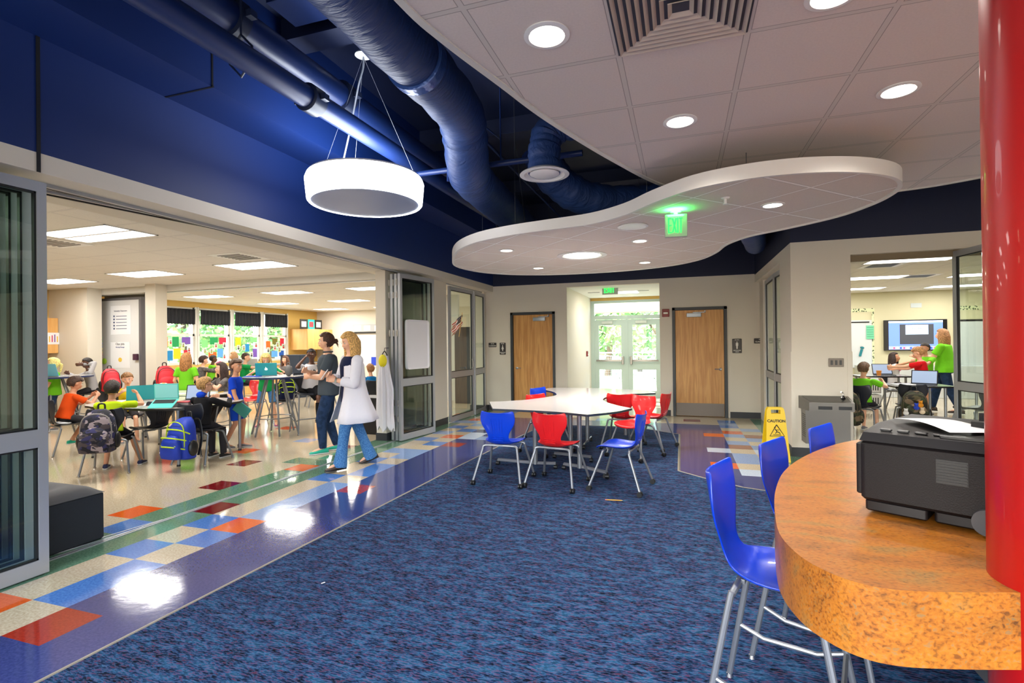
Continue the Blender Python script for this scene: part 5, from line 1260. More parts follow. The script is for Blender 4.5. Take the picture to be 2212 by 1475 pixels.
C_lime = cloth('lime', (112, 196, 36)); C_limey = cloth('yellow_green', (176, 204, 20)); C_orange = cloth('orange', (222, 78, 20)); C_blue = cloth('royal_blue', (14, 62, 190)); C_grey = cloth('polo_grey', (66, 74, 82))
C_white = cloth('white', (214, 212, 218)); C_black = cloth('black', (22, 22, 26)); C_green = cloth('green', (20, 140, 70)); C_navy = cloth('navy', (18, 26, 58)); C_heath = cloth('heather_grey', (112, 106, 104), (90, 86, 86)); C_lgrey = cloth('light_grey', (168, 166, 168))
C_denim = cloth('denim', (52, 98, 150), (80, 128, 176), 90); C_dden = cloth('dark_denim', (26, 44, 72), (36, 56, 88), 14); C_red = cloth('red', (204, 22, 28)); C_sky = cloth('sky_blue', (22, 120, 190)); C_yel = cloth('yellow', (224, 196, 30)); C_char = cloth('charcoal', (52, 50, 54))
C_sock = cloth('sock_black', (20, 20, 22))
S_teal = mat('shoe_teal', (20, 168, 140), .6); S_navy = mat('shoe_navy', (22, 34, 78), .6); S_grey = mat('shoe_grey', (118, 116, 120), .6); S_black = mat('shoe_black', (24, 24, 26), .5); S_pink = mat('shoe_pink_grey', (150, 60, 110), .6)
S_tan = mat('shoe_brown', (70, 56, 48), .5)
def X(px, Y, py=780): return PY(px, py, Y).x
# --- women
p = PZ(705, 978); wg = person((p.x+.0, 6.12, 0), PI/2+.08, 1.72, 'woman in grey polo and dark jeans in profile, brown bun, teal shoes', 'fair', lean=.03, head=(0, -.05, 0), hair=('bun', (52, 30, 22)),
    hands=[(.02, .27, 1.08), (-.02, .30, 1.16)], elbow=[(-.6, -.3, -1), (.6, -.3, -1)], feet=[(-.10, .10, 0), (.10, -.10, 0)], top=('tee', C_grey, 'collar', C_grey), bottom=('slim', C_dden), shoes=(S_teal, M_sole), adult=True, build=1.16)
p = PZ(765, 1008); wc = person((p.x, 5.45, 0), PI/2+.35, 1.71, 'blonde woman in white cardigan and flared blue jeans walking, looking at her hands', 'fair', lean=.05, head=(.1, -.38, 0), hair=('bob', (150, 116, 66)),
    hands=[(-.07, .25, 1.10), (.05, .27, 1.14)], elbow=[(-.7, -.5, -1), (.7, -.5, -1)], feet=[(-.10, .22, .0), (.10, -.26, .03, 0, -.3)], top=('three', C_navy), bottom=('flare', C_denim), shoes=(S_tan, M_black), adult=True, build=1.08)
# white cardigan as an open shell
r_ = wc['root']; sec = wc['sec']; k_ = wc['k']; b = MB(); rows = []
for t_, w_, d_, op in ((.95, .095, .07, 50), (.88, .152, .098, 52), (.72, .172, .128, 50), (.5, .168, .132, 46), (.25, .168, .135, 44), (0, .195, .155, 40), (-.2, .225, .185, 38), (-.42, .262, .222, 36), (-.62, .30, .255, 34)):
    c, a1, a2 = sec(t_, w_, d_); row = []
    for j in range(33):
        a = math.radians(90+op*.5+(360-op)*j/32); wob = 1+(.05*math.sin(a*6)+.03*math.sin(a*11))*max(0, .2-t_)
        row.append(c+a1*math.cos(a)*wob+a2*math.sin(a)*wob)
    rows.append(row)
b.sheet(rows)
for i in (0, 1):
    s_, e, w_ = wc['arms'][i]; r1 = .066*k_
    b.ell(s_, r1*1.05, r1*1.02, r1*1.02); b.tube([s_, (s_+e)/2, e], [r1, r1*.95, r1*.9], n=16); b.ell(e, r1*.9, r1*.9, r1*.9); b.tube([e, e+(w_-e)*.35, e+(w_-e)*.62], [r1*.9, r1*.86, r1*.84], n=16)
o = b.build('cardigan', mat('cloth_cardigan', (216, 214, 222), .85, spec=.2, bump=(30, .4)), r_); m = o.modifiers.new('t', 'SOLIDIFY'); m.thickness = .006; m.offset = 0
b = MB(); w_ = wc['arms'][0][2]; e = wc['arms'][0][1]; d = (w_-e).normalized(); b.tube([w_-d*.03, w_-d*.005], .033*k_, n=16); b.build('wristwatch', M_chrome, r_)
b = MB(); b.rbox(-.035, .035, -.005, .005, -.07, .07, .004); o = b.build('phone', mat('phone_white', (220, 222, 226), .3)); o.location = wc['root'].matrix_basis @ Vector((-.01, .36, 1.17)); o.rotation_euler = (.6, 0, 2.2); tag(o, 'pale phone in the hands of the blonde woman in the cardigan', 'phone')
# --- front classroom children
def kid(*a, **k): return person(*a, **k)
kid((X(508, 5.93), 5.93, 0), -PI/2-.35, 1.35, 'boy standing in royal blue shirt and blue shorts, looking over his shoulder', 'mid', head=(-.45, .0, 0), hair=('short', (64, 44, 30)), hands=[(-.20, .05, .66), (.20, .14, .62)],
    feet=[(-.09, .05, 0), (.08, -.12, .02)], top=('tee', C_blue), bottom=('shorts', cloth('basketball_blue', (24, 74, 196))), shoes=(S_grey, M_sole))
o = MB().rbox(-.11, .11, -.008, .008, -.09, .09, .006).build('tablet', mat('tablet_teal', (70, 150, 140), .4)); o.location = (X(535, 5.9, 885), 5.80, PY(535, 885, 5.80).z); o.rotation_euler = (.3, .7, .5); tag(o, 'teal tablet held by the standing boy in the blue shirt', 'tablet')
kid((X(237, 4.42), 4.42, 0), -.28, 1.30, 'boy in yellow-green shirt seen from behind, camouflage backpack on his chair', 'mid', seat=.43, lean=.16, head=(.1, -.12, 0), hair=('short', (24, 16, 12)),
    hands=[(-.10, .40, .86), (.20, .34, .90)], feet=[(-.10, .18, 0), (.24, .30, 0)], top=('tee', C_limey), bottom=('shorts', C_black), shoes=(S_navy, M_sole), elbow=[(-.6, 0, -1), (.9, 0, -.6)])
kid((X(138, 5.0), 5.0, 0), -PI/2+.35, 1.30, 'boy in orange shirt sitting in profile at the left, reading a tablet', 'mid', seat=.44, lean=.28, head=(0, -.35, 0), hair=('short', (44, 28, 20)),
    hands=[(-.06, .36, .80), (.10, .36, .80)], top=('tee', C_orange), bottom=('shorts', C_char), shoes=(S_teal, M_sole), feet=[(-.10, .12, .1), (.10, .2, .05)])
kid((X(274, 6.0), 6.0, 0), PI+.1, 1.30, 'boy in yellow shirt facing the viewer behind an open teal laptop', 'fair', seat=.43, lean=.12, head=(-.1, -.2, .1), hair=('short', (110, 78, 46)), hands=[(-.12, .3, .80), (.12, .3, .80)], top=('tee', C_yel), bottom=('shorts', C_char), shoes=(S_grey, M_sole))
gb = kid((X(433, 5.12), 5.12, 0), -.72, 1.30, 'boy with glasses in a black and blue hoodie, seen from behind', 'fair', seat=.43, lean=.12, head=(-.5, .0, 0), hair=('short', (128, 96, 56)), hands=[(-.14, .34, .80), (.16, .34, .80)], top=('long', C_black, 'hood', C_blue), bottom=('straight', C_char), shoes=(S_black, M_sole))
b = MB(); HP = gb['HP']
for s_ in (-1, 1): b.tube([HP(s_*.031+.019*math.cos(a), .098, .008+.016*math.sin(a)) for a in [2*PI*j/12 for j in range(13)]], .0024, n=5); b.tube([HP(s_*.05, .096, .012), HP(s_*.078, .07, .012), HP(s_*.082, -.01, .006)], .0028, n=5)
b.tube([HP(-.012, .1, .01), HP(.012, .1, .01)], .0024, n=5); b.build('glasses', M_black, gb['root'])
fg = kid((X(484, 6.9), 6.9, 0), PI/2+.35, 1.30, 'girl in grey shirt with pink flowers in her dark hair, sitting in profile', 'fair', seat=.56, lean=.08, head=(.0, .0, 0), hair=('long', (36, 22, 18)), hands=[(-.10, .30, .92), (.10, .32, .90)], top=('tee', C_heath), bottom=('straight', C_char), shoes=(S_black, M_sole))
b = MB(); HP = fg['HP']
for (x, y, z) in ((.05, .03, .10), (.075, -.01, .07), (.085, -.045, .03), (.03, .0, .115)):
    for j in range(5): a = j*1.257; b.ell(HP(x+.02*math.cos(a)*.6, y+.022*math.sin(a), z+.014*math.cos(a)), .016, .016, .012, n=8, k=6)
b.build('flower_headband', mat('flower_pink', (232, 40, 110), .6), fg['root'])
kid((X(402, 7.5), 7.5, 0), -.5, 1.42, 'girl in lime green shirt with long light brown hair standing with her back turned', 'fair', head=(-.35, -.05, 0), hair=('wavy', (122, 82, 44)), hands=[(-.2, .1, .70), (.2, .12, .72)], top=('tee', C_lime), bottom=('shorts', C_dden), shoes=(S_grey, M_sole))
kid((X(117, 6.35), 6.35, 0), PI/2-.1, 1.36, 'blonde girl in lime green shirt at the far left, turned to the left', 'fair', head=(0, .03, 0), hair=('ponytail', (196, 160, 96)), hands=[(-.12, .25, .86), (.1, .28, .92)], top=('tee', C_lime), bottom=('shorts', C_dden), shoes=(S_grey, M_sole))
kid((X(200, 7.1), 7.1, 0), PI/2+.1, 1.36, 'boy in grey hoodie sitting at the far left standing table, hand at his mouth', 'dark', seat=.62, lean=.16, head=(0, -.05, 0), hair=('buzz', (22, 16, 14)), hands=[(-.02, .16, 1.20), (.14, .36, 1.02)], feet=[(-.1, .3, .2), (.1, .25, .2)], top=('long', C_lgrey, 'hood', C_lgrey), bottom=('straight', C_char), shoes=(S_black, M_sole))
kid((X(430, 9.0), 9.0, 0), -PI/2+.3, 1.36, 'dark-haired boy in grey and lime shirt at the back standing table', 'fair', seat=.60, lean=.18, head=(0, -.1, 0), hair=('short', (40, 26, 20)), hands=[(-.06, .42, 1.02), (.06, .42, 1.02)], top=('long', C_heath), bottom=('shorts', C_char), shoes=(S_grey, M_sole), feet=[(-.1, .3, .2), (.1, .25, .2)])
kid((X(455, 10.2), 10.2, 0), -PI/2+.1, 1.34, 'child with dark buzzed hair in lime shirt behind the white laptop at the back', 'dark', seat=.60, lean=.1, hair=('buzz', (20, 16, 14)), hands=[(-.06, .3, 1.02), (.06, .3, 1.02)], top=('tee', C_lime), bottom=('shorts', C_char), shoes=(S_grey, M_sole), feet=[(-.1, .3, .2), (.1, .25, .2)])
kid((X(527, 9.2), 9.2, 0), -PI/2-.1, 1.40, 'boy in green shirt turned to the right behind the red chair', 'fair', seat=.64, lean=.05, head=(0, -.1, 0), hair=('buzz', (48, 34, 26)), hands=[(-.06, .36, 1.06), (.1, .4, 1.1)], top=('tee', C_green), bottom=('shorts', C_char), shoes=(S_grey, M_sole), feet=[(-.1, .3, .2), (.1, .25, .2)])
kid((X(506, 10.9), 10.9, 0), PI/2, 1.42, 'child with light brown hair partly hidden behind the boy in green', 'fair', seat=.62, hair=('wavy', (120, 88, 56)), top=('tee', C_heath), bottom=('shorts', C_char), shoes=(S_grey, M_sole), feet=[(-.1, .3, .2), (.1, .25, .2)])
kid((X(578, 7.75), 7.72, 0), PI-.1, 1.42, 'girl in green shirt and denim shorts standing behind the teal laptop', 'fair', lean=.18, head=(.1, -.55, 0), hair=('wavy', (176, 138, 84)), hands=[(-.20, .32, 1.04), (.2, .32, 1.04)], feet=[(-.16, .02, 0), (.16, -.04, 0)], top=('tee', C_green, 'print', C_yel), bottom=('shorts', C_denim), shoes=(S_pink, M_sole))
kid((X(617, 10.9), 10.9, 0), PI*.8, 1.34, 'small child with curly brown hair far back, right of the teal laptop', 'fair', seat=.55, hair=('wavy', (70, 42, 28)), hands=[(-.06, .3, .9), (.06, .3, .9)], top=('tee', C_heath), bottom=('shorts', C_char), shoes=(S_grey, M_sole))
bw = kid((X(664, 7.35), 7.42, 0), PI+.30, 1.44, 'boy in white shirt and long black socks on a stool, head on his hand', 'dark', seat=.72, lean=.16, head=(-.35, -.02, .1), hair=('buzz', (16, 12, 12)), hands=[(-.30, .30, 1.03), (.16, .20, 1.30)],
    elbow=[(-1, .3, -.6), (1, .6, -.8)], feet=[(-.02, .34, .20), (-.24, .30, .20)], top=('tee', C_white, 'print', C_black), bottom=('shorts', C_black), socks=C_sock, shoes=(S_black, M_black))
kid((X(802, 9.3), 9.3, 0), .35, 1.30, 'child in bright blue shirt seen from behind beside the woman in the cardigan', 'fair', seat=.43, lean=.1, hair=('short', (120, 82, 50)), hands=[(-.12, .32, .78), (.12, .32, .78)], top=('tee', C_sky), bottom=('shorts', C_char), shoes=(S_grey, M_sole))
# --- right classroom
kid((X(1862, 9.75), 9.75, 0), -.35, 1.34, 'boy in lime green shirt sitting with his back turned in the right classroom', 'fair', seat=.44, lean=.1, head=(0, -.1, 0), hair=('short', (76, 56, 40)), hands=[(-.12, .34, .82), (.18, .34, .82)], top=('tee', C_lime), bottom=('shorts', C_char), shoes=(S_grey, M_sole))
kid((X(1930, 12.9), 12.9, 0), -.9-PI/2+.6, 1.36, 'girl with long dark hair in white and pink shirt, right classroom', 'mid', seat=.52, head=(0, .15, 0), hair=('long', (36, 24, 22)), hands=[(-.12, .30, .98), (.14, .34, 1.05)], top=('tee', C_white, 'print', mat('print_pink', (226, 60, 140), .6)), bottom=('shorts', C_char), shoes=(S_grey, M_sole))
kid((X(1995, 11.2), 11.2, 0), PI/2-.15, 1.40, 'boy in red shirt standing and reaching for a laptop in the right classroom', 'fair', lean=.12, head=(0, -.4, 0), hair=('short', (132, 96, 60)), hands=[(-.05, .46, 1.00), (.08, .44, .96)], elbow=[(-.3, -.6, -1), (.3, -.6, -1)], top=('tee', C_red), bottom=('shorts', cloth('camo_dark', (34, 40, 28), (80, 84, 56), 16)), shoes=(S_grey, M_sole))
kid((X(2000, 12.2), 12.2, 0), PI*.75, 1.46, 'child in lime green shirt standing behind the boy in red, arm raised', 'mid', hair=('buzz', (24, 18, 16)), hands=[(-.1, .3, 1.15), (.22, .05, .72)], top=('tee', C_lime), bottom=('shorts', C_blue), shoes=(S_grey, M_sole))
p = PZ(2047, 893); person((p.x, 12.7, 0), PI/2-.2, 1.74, 'woman in lime green shirt and jeans walking at the right of the mounted screen', 'fair', lean=.04, hair=('bob', (120, 84, 52)), hands=[(-.1, .36, 1.14), (.1, .36, 1.16)], elbow=[(-.6, -.3, -1), (.6, -.3, -1)],
    feet=[(-.1, -.24, .02), (.1, .24, 0)], top=('tee', C_lime), bottom=('slim', C_dden), shoes=(S_tan, M_black), adult=True, build=1.2)
# ================================================================== chairs for the children, bags, laptops
bpy.context.view_layer.update()
GC = 'navy plastic chairs in the classrooms'
nc = make_chair('school_chair', 'navy school chair under the boy in the yellow-green shirt', 'chair', M_nvy, GC, hs=.43, caster=False, splay=.03, back=.36)
def rel(x, y, rz): return rz+math.atan2(-x, y)
def at_chair(src, px, Y, rz, lab, first=False, sw=None, dy=.03, py=780, z=0.0):
    x = X(px, Y, py); r = rel(x, Y, rz); lx, ly = x-math.sin(r)*dy, Y+math.cos(r)*dy
    if first: src.location = (lx, ly, z); src.rotation_euler = (0, 0, r); return src
    return copy_thing(src, (lx, ly, z), r, lab, None, sw)
c_yb = at_chair(nc, 237, 4.42, -.28, '', True); bpy.context.view_layer.update()
at_chair(nc, 138, 5.0, -PI/2+.35, 'navy school chair under the boy in the orange shirt')
at_chair(nc, 274, 6.0, PI+.1, 'navy school chair under the boy in the yellow shirt facing the viewer')
c_gb = at_chair(nc, 433, 5.12, -.72, 'navy school chair under the boy with glasses, blue backpack on its back')
at_chair(nc, 802, 9.3, .35, 'navy school chair under the child in the bright blue shirt')
c_rb = at_chair(nc, 1862, 9.75, -.35, 'navy school chair under the boy in lime green in the right classroom')
at_chair(nc, 1930, 12.9, -.9-PI/2+.6, 'navy school chair under the girl in white in the right classroom', z=.0)
at_chair(nc, 330, 5.15, .5, 'empty navy school chair at the low table between the two seated boys')
at_chair(nc, 2110, 9.9, .9, 'navy school chair behind the open glass leaf of the right classroom')
at_chair(nc, 548, 8.5, PI-.5, 'empty red school chair behind the boy in royal blue', sw={'plastic_navy': M_red}, z=.0)
at_chair(nc, 1968, 10.0, .1, 'navy school chair holding the camouflage backpack in the right classroom')
ns = make_chair('school_stool', 'navy high stool under the boy in the white shirt', 'stool', M_nvy, 'navy high stools in the left classroom', hs=.71, caster=False, stool=True, splay=.03, back=.30)
at_chair(ns, 664, 7.42, PI+.30, '', True); bpy.context.view_layer.update()
for (px, Y, rz, h_, lab) in ((200, 7.1, PI/2+.1, .61, 'navy high stool under the boy in the grey hoodie'), (430, 9.0, -PI/2+.3, .59, 'navy high stool under the dark-haired boy at the back table'), (455, 10.2, -PI/2+.1, .59, 'navy high stool under the child in lime behind the white laptop'),
                      (527, 9.2, -PI/2-.1, .63, 'navy high stool under the boy in green'), (506, 10.9, PI/2, .61, 'navy high stool under the child behind the boy in green'), (617, 10.9, PI*.8, .54, 'navy high stool under the small child with curly hair'), (484, 6.9, PI/2+.35, .55, 'navy high stool under the girl with pink flowers')):
    c = at_chair(ns, px, Y, rz, lab); c.scale = (1, 1, h_/.71)
# backpacks --------------------------------------------------------
def camo(name, cols, sc=9):
    m = mat(name, cols[0], .85); nt, n, l, b = NT(m); tc = n.new('ShaderNodeTexCoord'); cur = None
    for i, c in enumerate(cols[1:]):
        mp = n.new('ShaderNodeMapping'); mp.inputs['Location'].default_value = (i*7.3, i*3.1, i*5.7); mp.inputs['Scale'].default_value = (.8, .8, 1.3); l.new(tc.outputs['Object'], mp.inputs[0])
        q = n.new('ShaderNodeTexNoise'); q.inputs['Scale'].default_value = sc; q.inputs['Detail'].default_value = 1.5; l.new(mp.outputs[0], q.inputs['Vector'])
        k = math_(n, l, 'GREATER_THAN', q.outputs['Fac'], .53+.015*i); mx = n.new('ShaderNodeMixRGB'); l.new(k, mx.inputs[0]); mx.inputs[2].default_value = rgb(*c)
        if cur is None: mx.inputs[1].default_value = rgb(*cols[0])
        else: l.new(cur, mx.inputs[1])
        cur = mx.outputs[0]
    l.new(cur, b.inputs['Base Color']); return m
def backpack(loc, rz, s, label, m1, m2, m3=None, stripes=False, tilt=0.0, mstrap=M_black):
    """front faces -y; hangs with its top at loc.z"""
    t = thing('backpack', loc, label, 'backpack', rz=rz); t.rotation_euler = (tilt, 0, rz)
    def body(w, d, z0, z1, y0):
        secs = []
        for f, ws, ds in ((0, .72, .7), (.04, .93, .95), (.2, 1, 1.05), (.55, .97, 1), (.8, .85, .85), (.93, .6, .62), (1, .3, .35)):
            z = z0+(z1-z0)*f; secs.append((Vector((0, y0-d*ds*.5, z)), Vector((w*ws, 0, 0)), Vector((0, d*ds*.5, 0))))
        b = MB(); loft(b, secs, n=26, p=.62); return b
    body(.16*s, .20*s, -.46*s, 0, 0).build('main_pouch', m1, t)
    body(.135*s, .09*s, -.44*s, -.18*s, -.185*s).build('front_pocket', m1, t)
    b = MB()
    pts = [(x*s, -.215*s-.0*abs(x), z*s) for x, z in ((-.13, -.36), (-.135, -.18), (-.10, -.07), (0, -.035), (.10, -.07), (.135, -.18), (.13, -.36))]
    b.tube(smoothpath([(p[0], -.175*s, p[2]) for p in pts], 5), .006*s, n=6); b.build('zip', m2, t)
    b = MB(); pts = [(x*s, -.262*s, z*s) for x, z in ((-.11, -.29), (-.04, -.27), (.04, -.27), (.11, -.29))]; b.tube(smoothpath(pts, 5), .005*s, n=6); b.build('pocket_zip', m2, t)
    b = MB(); b.tube(smoothpath([(-.03*s, .0, -.01), (-.025*s, 0, .05*s), (.025*s, 0, .05*s), (.03*s, 0, -.01)], 5), .009*s, n=8); b.build('top_handle', mstrap, t)
    for sx in (-1, 1):
        b = MB(); b.tube(smoothpath([(sx*.07*s, .01, -.02*s), (sx*.09*s, .05*s, -.05*s), (sx*.11*s, .06*s, -.25*s), (sx*.13*s, .0, -.43*s)], 6), .016*s, n=8, flat=.4); b.build('shoulder_strap', mstrap, t)
        b = MB(); b.ell((sx*.165*s, -.09*s, -.33*s), .03*s, .06*s, .09*s); b.build('side_pocket', m3 or m2, t)
    if stripes:
        for z in (-.12, -.20, -.30):
            b = MB(); b.tube(smoothpath([(-.15*s, -.12*s, (z-.05)*s), (-.09*s, -.20*s if z > -.19 else -.268*s, z*s), (.09*s, -.20*s if z > -.19 else -.268*s, z*s), (.15*s, -.12*s, (z-.05)*s)], 6), .008*s, n=6); b.build('stripe', m2, t)
    return t
M_camo = camo('camo_blue_grey', [(22, 22, 34), (44, 44, 92), (150, 138, 146), (70, 62, 68), (28, 30, 52)], 13)
M_camog = camo('camo_green_brown', [(38, 34, 24), (78, 70, 44), (50, 58, 34), (116, 98, 76), (30, 28, 22)], 9)
M_zipg = mat('zip_grey', (150, 146, 146), .5); M_blp = mat('backpack_blue', (14, 54, 176), .6); M_lim = mat('backpack_lime', (186, 218, 20), .6); M_rdp = mat('backpack_red', (206, 30, 46), .6)
def behind(chair, d, z, side=0.0):
    r = chair.rotation_euler[2]; return (chair.location.x+math.sin(r)*d+math.cos(r)*side, chair.location.y-math.cos(r)*d+math.sin(r)*side, chair.location.z+z), r
l_, r_ = behind(c_yb, .315, .80); backpack(l_, r_, 1.08, 'blue and grey camouflage backpack hanging on the chair nearest the ottoman', M_camo, M_zipg, M_black)
l_, r_ = behind(c_gb, .33, .64, .10); t = backpack(l_, r_-.15, 1.1, 'blue backpack with lime stripes hanging on the chair of the boy with glasses', M_blp, M_lim, M_black, True)
l_, r_ = behind(c_rb, .31, .68, -.08); backpack(l_, r_+.1, 1.15, 'green camouflage backpack on the chair of the boy in lime in the right classroom', M_camog, mat('zip_brown', (70, 62, 44), .5), M_camog)
c_ = [o for o in bpy.data.objects if o.get('label', '').startswith('navy school chair holding')][0]
l_, r_ = behind(c_, .31, .70); tb = backpack(l_, r_, 1.1, 'brown camouflage backpack with toy keyrings hung by the table in the right classroom', M_camog, mat('zip_brown', (70, 62, 44), .5), M_black)
for (x, z, cc) in ((.05, -.2, (214, 140, 30)), (.0, -.24, (40, 70, 190)), (.07, -.3, (226, 206, 180)), (-.13, -.33, (230, 230, 230)), (-.13, -.43, (30, 50, 110))):
    b = MB(); b.ell((x, -.30, z), .038, .03, .036); b.ell((x, -.305, z+.045), .026, .024, .024); b.ell((x-.02, -.305, z+.066), .009, .009, .009); b.ell((x+.02, -.305, z+.066), .009, .009, .009); b.build('plush_keyring', mat('plush_%d' % cc[0], cc, .9), tb)
a = (X(236, 6.6), 6.6); backpack((a[0], a[1], PY(236, 796, 6.6).z), rel(*a, .2), .9, 'red and black backpack behind the boy in the yellow-green shirt', M_rdp, M_black, M_black)
a = (X(355, 7.6), 7.6); backpack((a[0], a[1], PY(362, 790, 7.6).z), rel(*a, .2), 1.1, 'red backpack with black straps left of the girl in lime', M_rdp, M_black, M_black)
a = (X(617, 8.2), 8.2); backpack((a[0], a[1], PY(612, 812, 8.2).z), rel(*a, .1), 1.0, 'dark navy backpack with lime cords behind the round standing table', C_navy, M_lim, C_navy, True)
for q, z, lab in ((X(236, 6.6), 6.6, 'navy school chair under the red and black backpack'), (X(355, 7.6), 7.6, 'navy school chair under the red backpack'), (X(617, 8.2), 8.2, 'navy school chair behind the round standing table with the lime-corded backpack')):
    r = rel(q, z, .2); copy_thing(nc, (q-math.sin(r)*.28, z+math.cos(r)*.28, 0), r, lab)
# laptops ----------------------------------------------------------
M_teal = mat('laptop_teal', (24, 150, 158), .35); M_lt = mat('laptop_silver', (190, 194, 198), .35, .4); M_scr = emit_mat('screen_doc', (130, 146, 172), .4); M_key = mat('keys_black', (20, 20, 22), .5)
def laptop(loc, rz, label, mlid=M_teal, mbase=M_lt, w=.30, ang=1.9, mark=None, scr=None):
    t = thing('laptop', loc, label, 'laptop', rz=rz)
    b = MB(); b.rbox(-w/2, w/2, -w*.34, w*.34, 0, .014, .012); b.build('base', mbase, t)
    b = MB(); b.box(-w*.42, w*.42, -w*.02, w*.26, .014, .0155); b.build('keyboard', M_key, t)
    M = Matrix.Translation((0, w*.34, .012)) @ Matrix.Rotation(PI-ang if False else (ang-PI/2), 4, 'X').inverted()
    b = MB(); b.rbox(-w/2, w/2, -.008, 0, 0, w*.66, .006, M=M); ld = b.build('lid', mlid, t)
    b = MB(); b.box(-w*.46, w*.46, -.0095, -.0082, w*.04, w*.62, M=M); b.build('screen', scr or M_scr, ld)
    if mark:
        b = MB()
        for (dx, dz, r) in ((-.008, -.004, .015), (.008, -.004, .015), (-.006, .006, .014), (.006, .006, .014)): b.ell((dx, .002, w*.34+dz), r, .0012, r*1.05, M=M, n=14, k=8)
        b.ell((.006, .002, w*.34+.032), .004, .0012, .008, M=M, n=8, k=6); b.build('lid_emblem', emit_mat('emblem_white', (235, 240, 240), .6), ld)
    return t
def tl(px, py, z, dz=0.0): p = PZ(px, py, z); return (p.x, p.y, z)
a = PZ(612, 808, 1.0); laptop((-6.86, 7.12, 1.0), rel(-6.86, 7.12, PI-.12), 'teal laptop with a white emblem open on the round standing table', mark=True, w=.34, ang=1.8)
laptop((-7.62, 5.45, .74), rel(-7.6, 5.45, PI+.1), 'teal laptop open before the boy in the yellow shirt', w=.34, ang=1.85)
laptop((-6.68, 5.55, .74), rel(-6.7, 5.5, -.45), 'dark laptop with lit screen left of the boy with glasses', mlid=M_black, mbase=M_black, w=.33, ang=1.85)
laptop((-11.0, 6.3, 1.0), rel(-11, 6.3, PI/2+.9), 'light blue laptop on the far left standing table', mlid=mat('laptop_ice_blue', (120, 196, 216), .35), w=.36)
laptop((-9.75, 9.62, 1.0), rel(-9.8, 9.4, PI-.2), 'white striped laptop on the back standing table', mlid=mat('laptop_white', (208, 208, 210), .4), w=.34)
tb2 = laptop((-6.33, 4.83, .80), rel(-6.3, 4.8, -.5), 'teal tablet computer held up by the boy in the yellow-green shirt', mlid=mat('laptop_mint', (84, 196, 190), .4), mbase=mat('laptop_mint', (84, 196, 190), .4), w=.30, ang=2.0, scr=mat('laptop_mint_light', (140, 214, 214), .4))
tb2.rotation_euler = (.5, 0, tb2.rotation_euler[2]); tb2.location.z = .79
for (px, py, lab, rz) in ((2, 2, '', 0),): pass
# things on the low tables
def box_on(name, x, y, z, sx, sy, sz, rz, m, label, cat, group=None):
    o = MB().rbox(-sx/2, sx/2, -sy/2, sy/2, 0, sz, min(sx, sy, .02)*.3).build(name, m); o.location = (x, y, z); o.rotation_euler = (0, 0, rz); return tag(o, label, cat, group)
M_paper = mat('paper_white', (228, 228, 230), .7)
t = thing('pencil_box', (-6.3, 5.05, .74), 'red-lidded clear pencil box on the nearest low table', 'pencil box', rz=.5)
MB().rbox(-.11, .11, -.06, .06, 0, .05, .012).build('tub', mat('clear_plastic', (190, 170, 172), .15, alpha=.8), t); MB().rbox(-.118, .118, -.068, .068, .05, .062, .014).build('lid', mat('lid_red', (206, 36, 60), .35), t)
box_on('notebook', -6.55, 5.3, .74, .22, .16, .03, .9, mat('pouch_black', (34, 34, 40), .7), 'dark zip pouch lying on the nearest low table beside the pencil box', 'pouch')
for i, (x, y, r, lab) in enumerate(((-6.85, 5.05, .4, 'white worksheet on the nearest low table before the boy in yellow-green'), (-7.75, 5.25, .1, 'white worksheet near the boy in the orange shirt'), (-8.0, 6.35, .3, 'white worksheet on the second low table, left'), (-7.55, 6.5, 1.0, 'white worksheet on the second low table, right'))):
    box_on('paper_sheet', x, y, .741, .28, .21, .003, r, M_paper, lab, 'paper')
for i, (x, y, r, c, lab) in enumerate(((-7.9, 6.66, .5, (222, 196, 50), 'yellow ruler on the second low table'), (-7.8, 6.58, .7, (206, 60, 60), 'red marker on the second low table'), (-7.4, 6.66, 2.0, (226, 190, 60), 'yellow pencil on the second low table by the girl in lime'))):
    box_on('marker', x, y, .744, .18, .014, .012, r, mat('marker_%d' % i, c, .4), lab, 'marker')
M_floral = mat('floral_pouch', (220, 120, 140), .7); nt, n, l, b_ = NT(M_floral); q = n.new('ShaderNodeTexVoronoi'); q.inputs['Scale'].default_value = 24; r = n.new('ShaderNodeValToRGB'); r.color_ramp.interpolation = 'CONSTANT'
e = r.color_ramp.elements
while len(e) < 5: e.new(.5)
for i, (p_, c) in enumerate(((0, (232, 60, 90)), (.25, (250, 240, 220)), (.5, (240, 160, 40)), (.7, (70, 120, 60)), (.85, (40, 30, 40)))): e[i].position = p_; e[i].color = rgb(*c)
tc = n.new('ShaderNodeTexCoord'); l.new(tc.outputs['Object'], q.inputs['Vector']); l.new(q.outputs['Color'], r.inputs[0]); l.new(r.outputs[0], b_.inputs['Base Color'])
a = PY(323, 852, 6.9); b = MB(); b.ell((0, 0, .085), .13, .09, .09); o = b.build('lunch_bag', M_floral); o.location = (-8.45, 6.45, .735); tag(o, 'round floral lunch bag on the second low table', 'bag')
box_on('notebook', -6.95, 6.9, 1.0, .26, .18, .012, .4, mat('folder_blue', (36, 70, 190), .5), 'blue folder on the round standing table beside the teal laptop', 'folder')
box_on('paper_sheet', -6.45, 6.9, 1.0, .28, .21, .003, .2, M_paper, 'white papers at the near edge of the round standing table', 'paper')
b = MB(); b.ell((0, 0, .1), .07, .05, .1); b.tube(smoothpath([(-.03, 0, .17), (-.02, 0, .23), (.02, 0, .23), (.03, 0, .17)], 4), .008, n=6); o = b.build('grey_pouch', mat('pouch_grey', (92, 90, 88), .6)); o.location = (-6.42, 7.14, .995); tag(o, 'grey drawstring pouch standing on the round table right of the teal laptop', 'pouch')
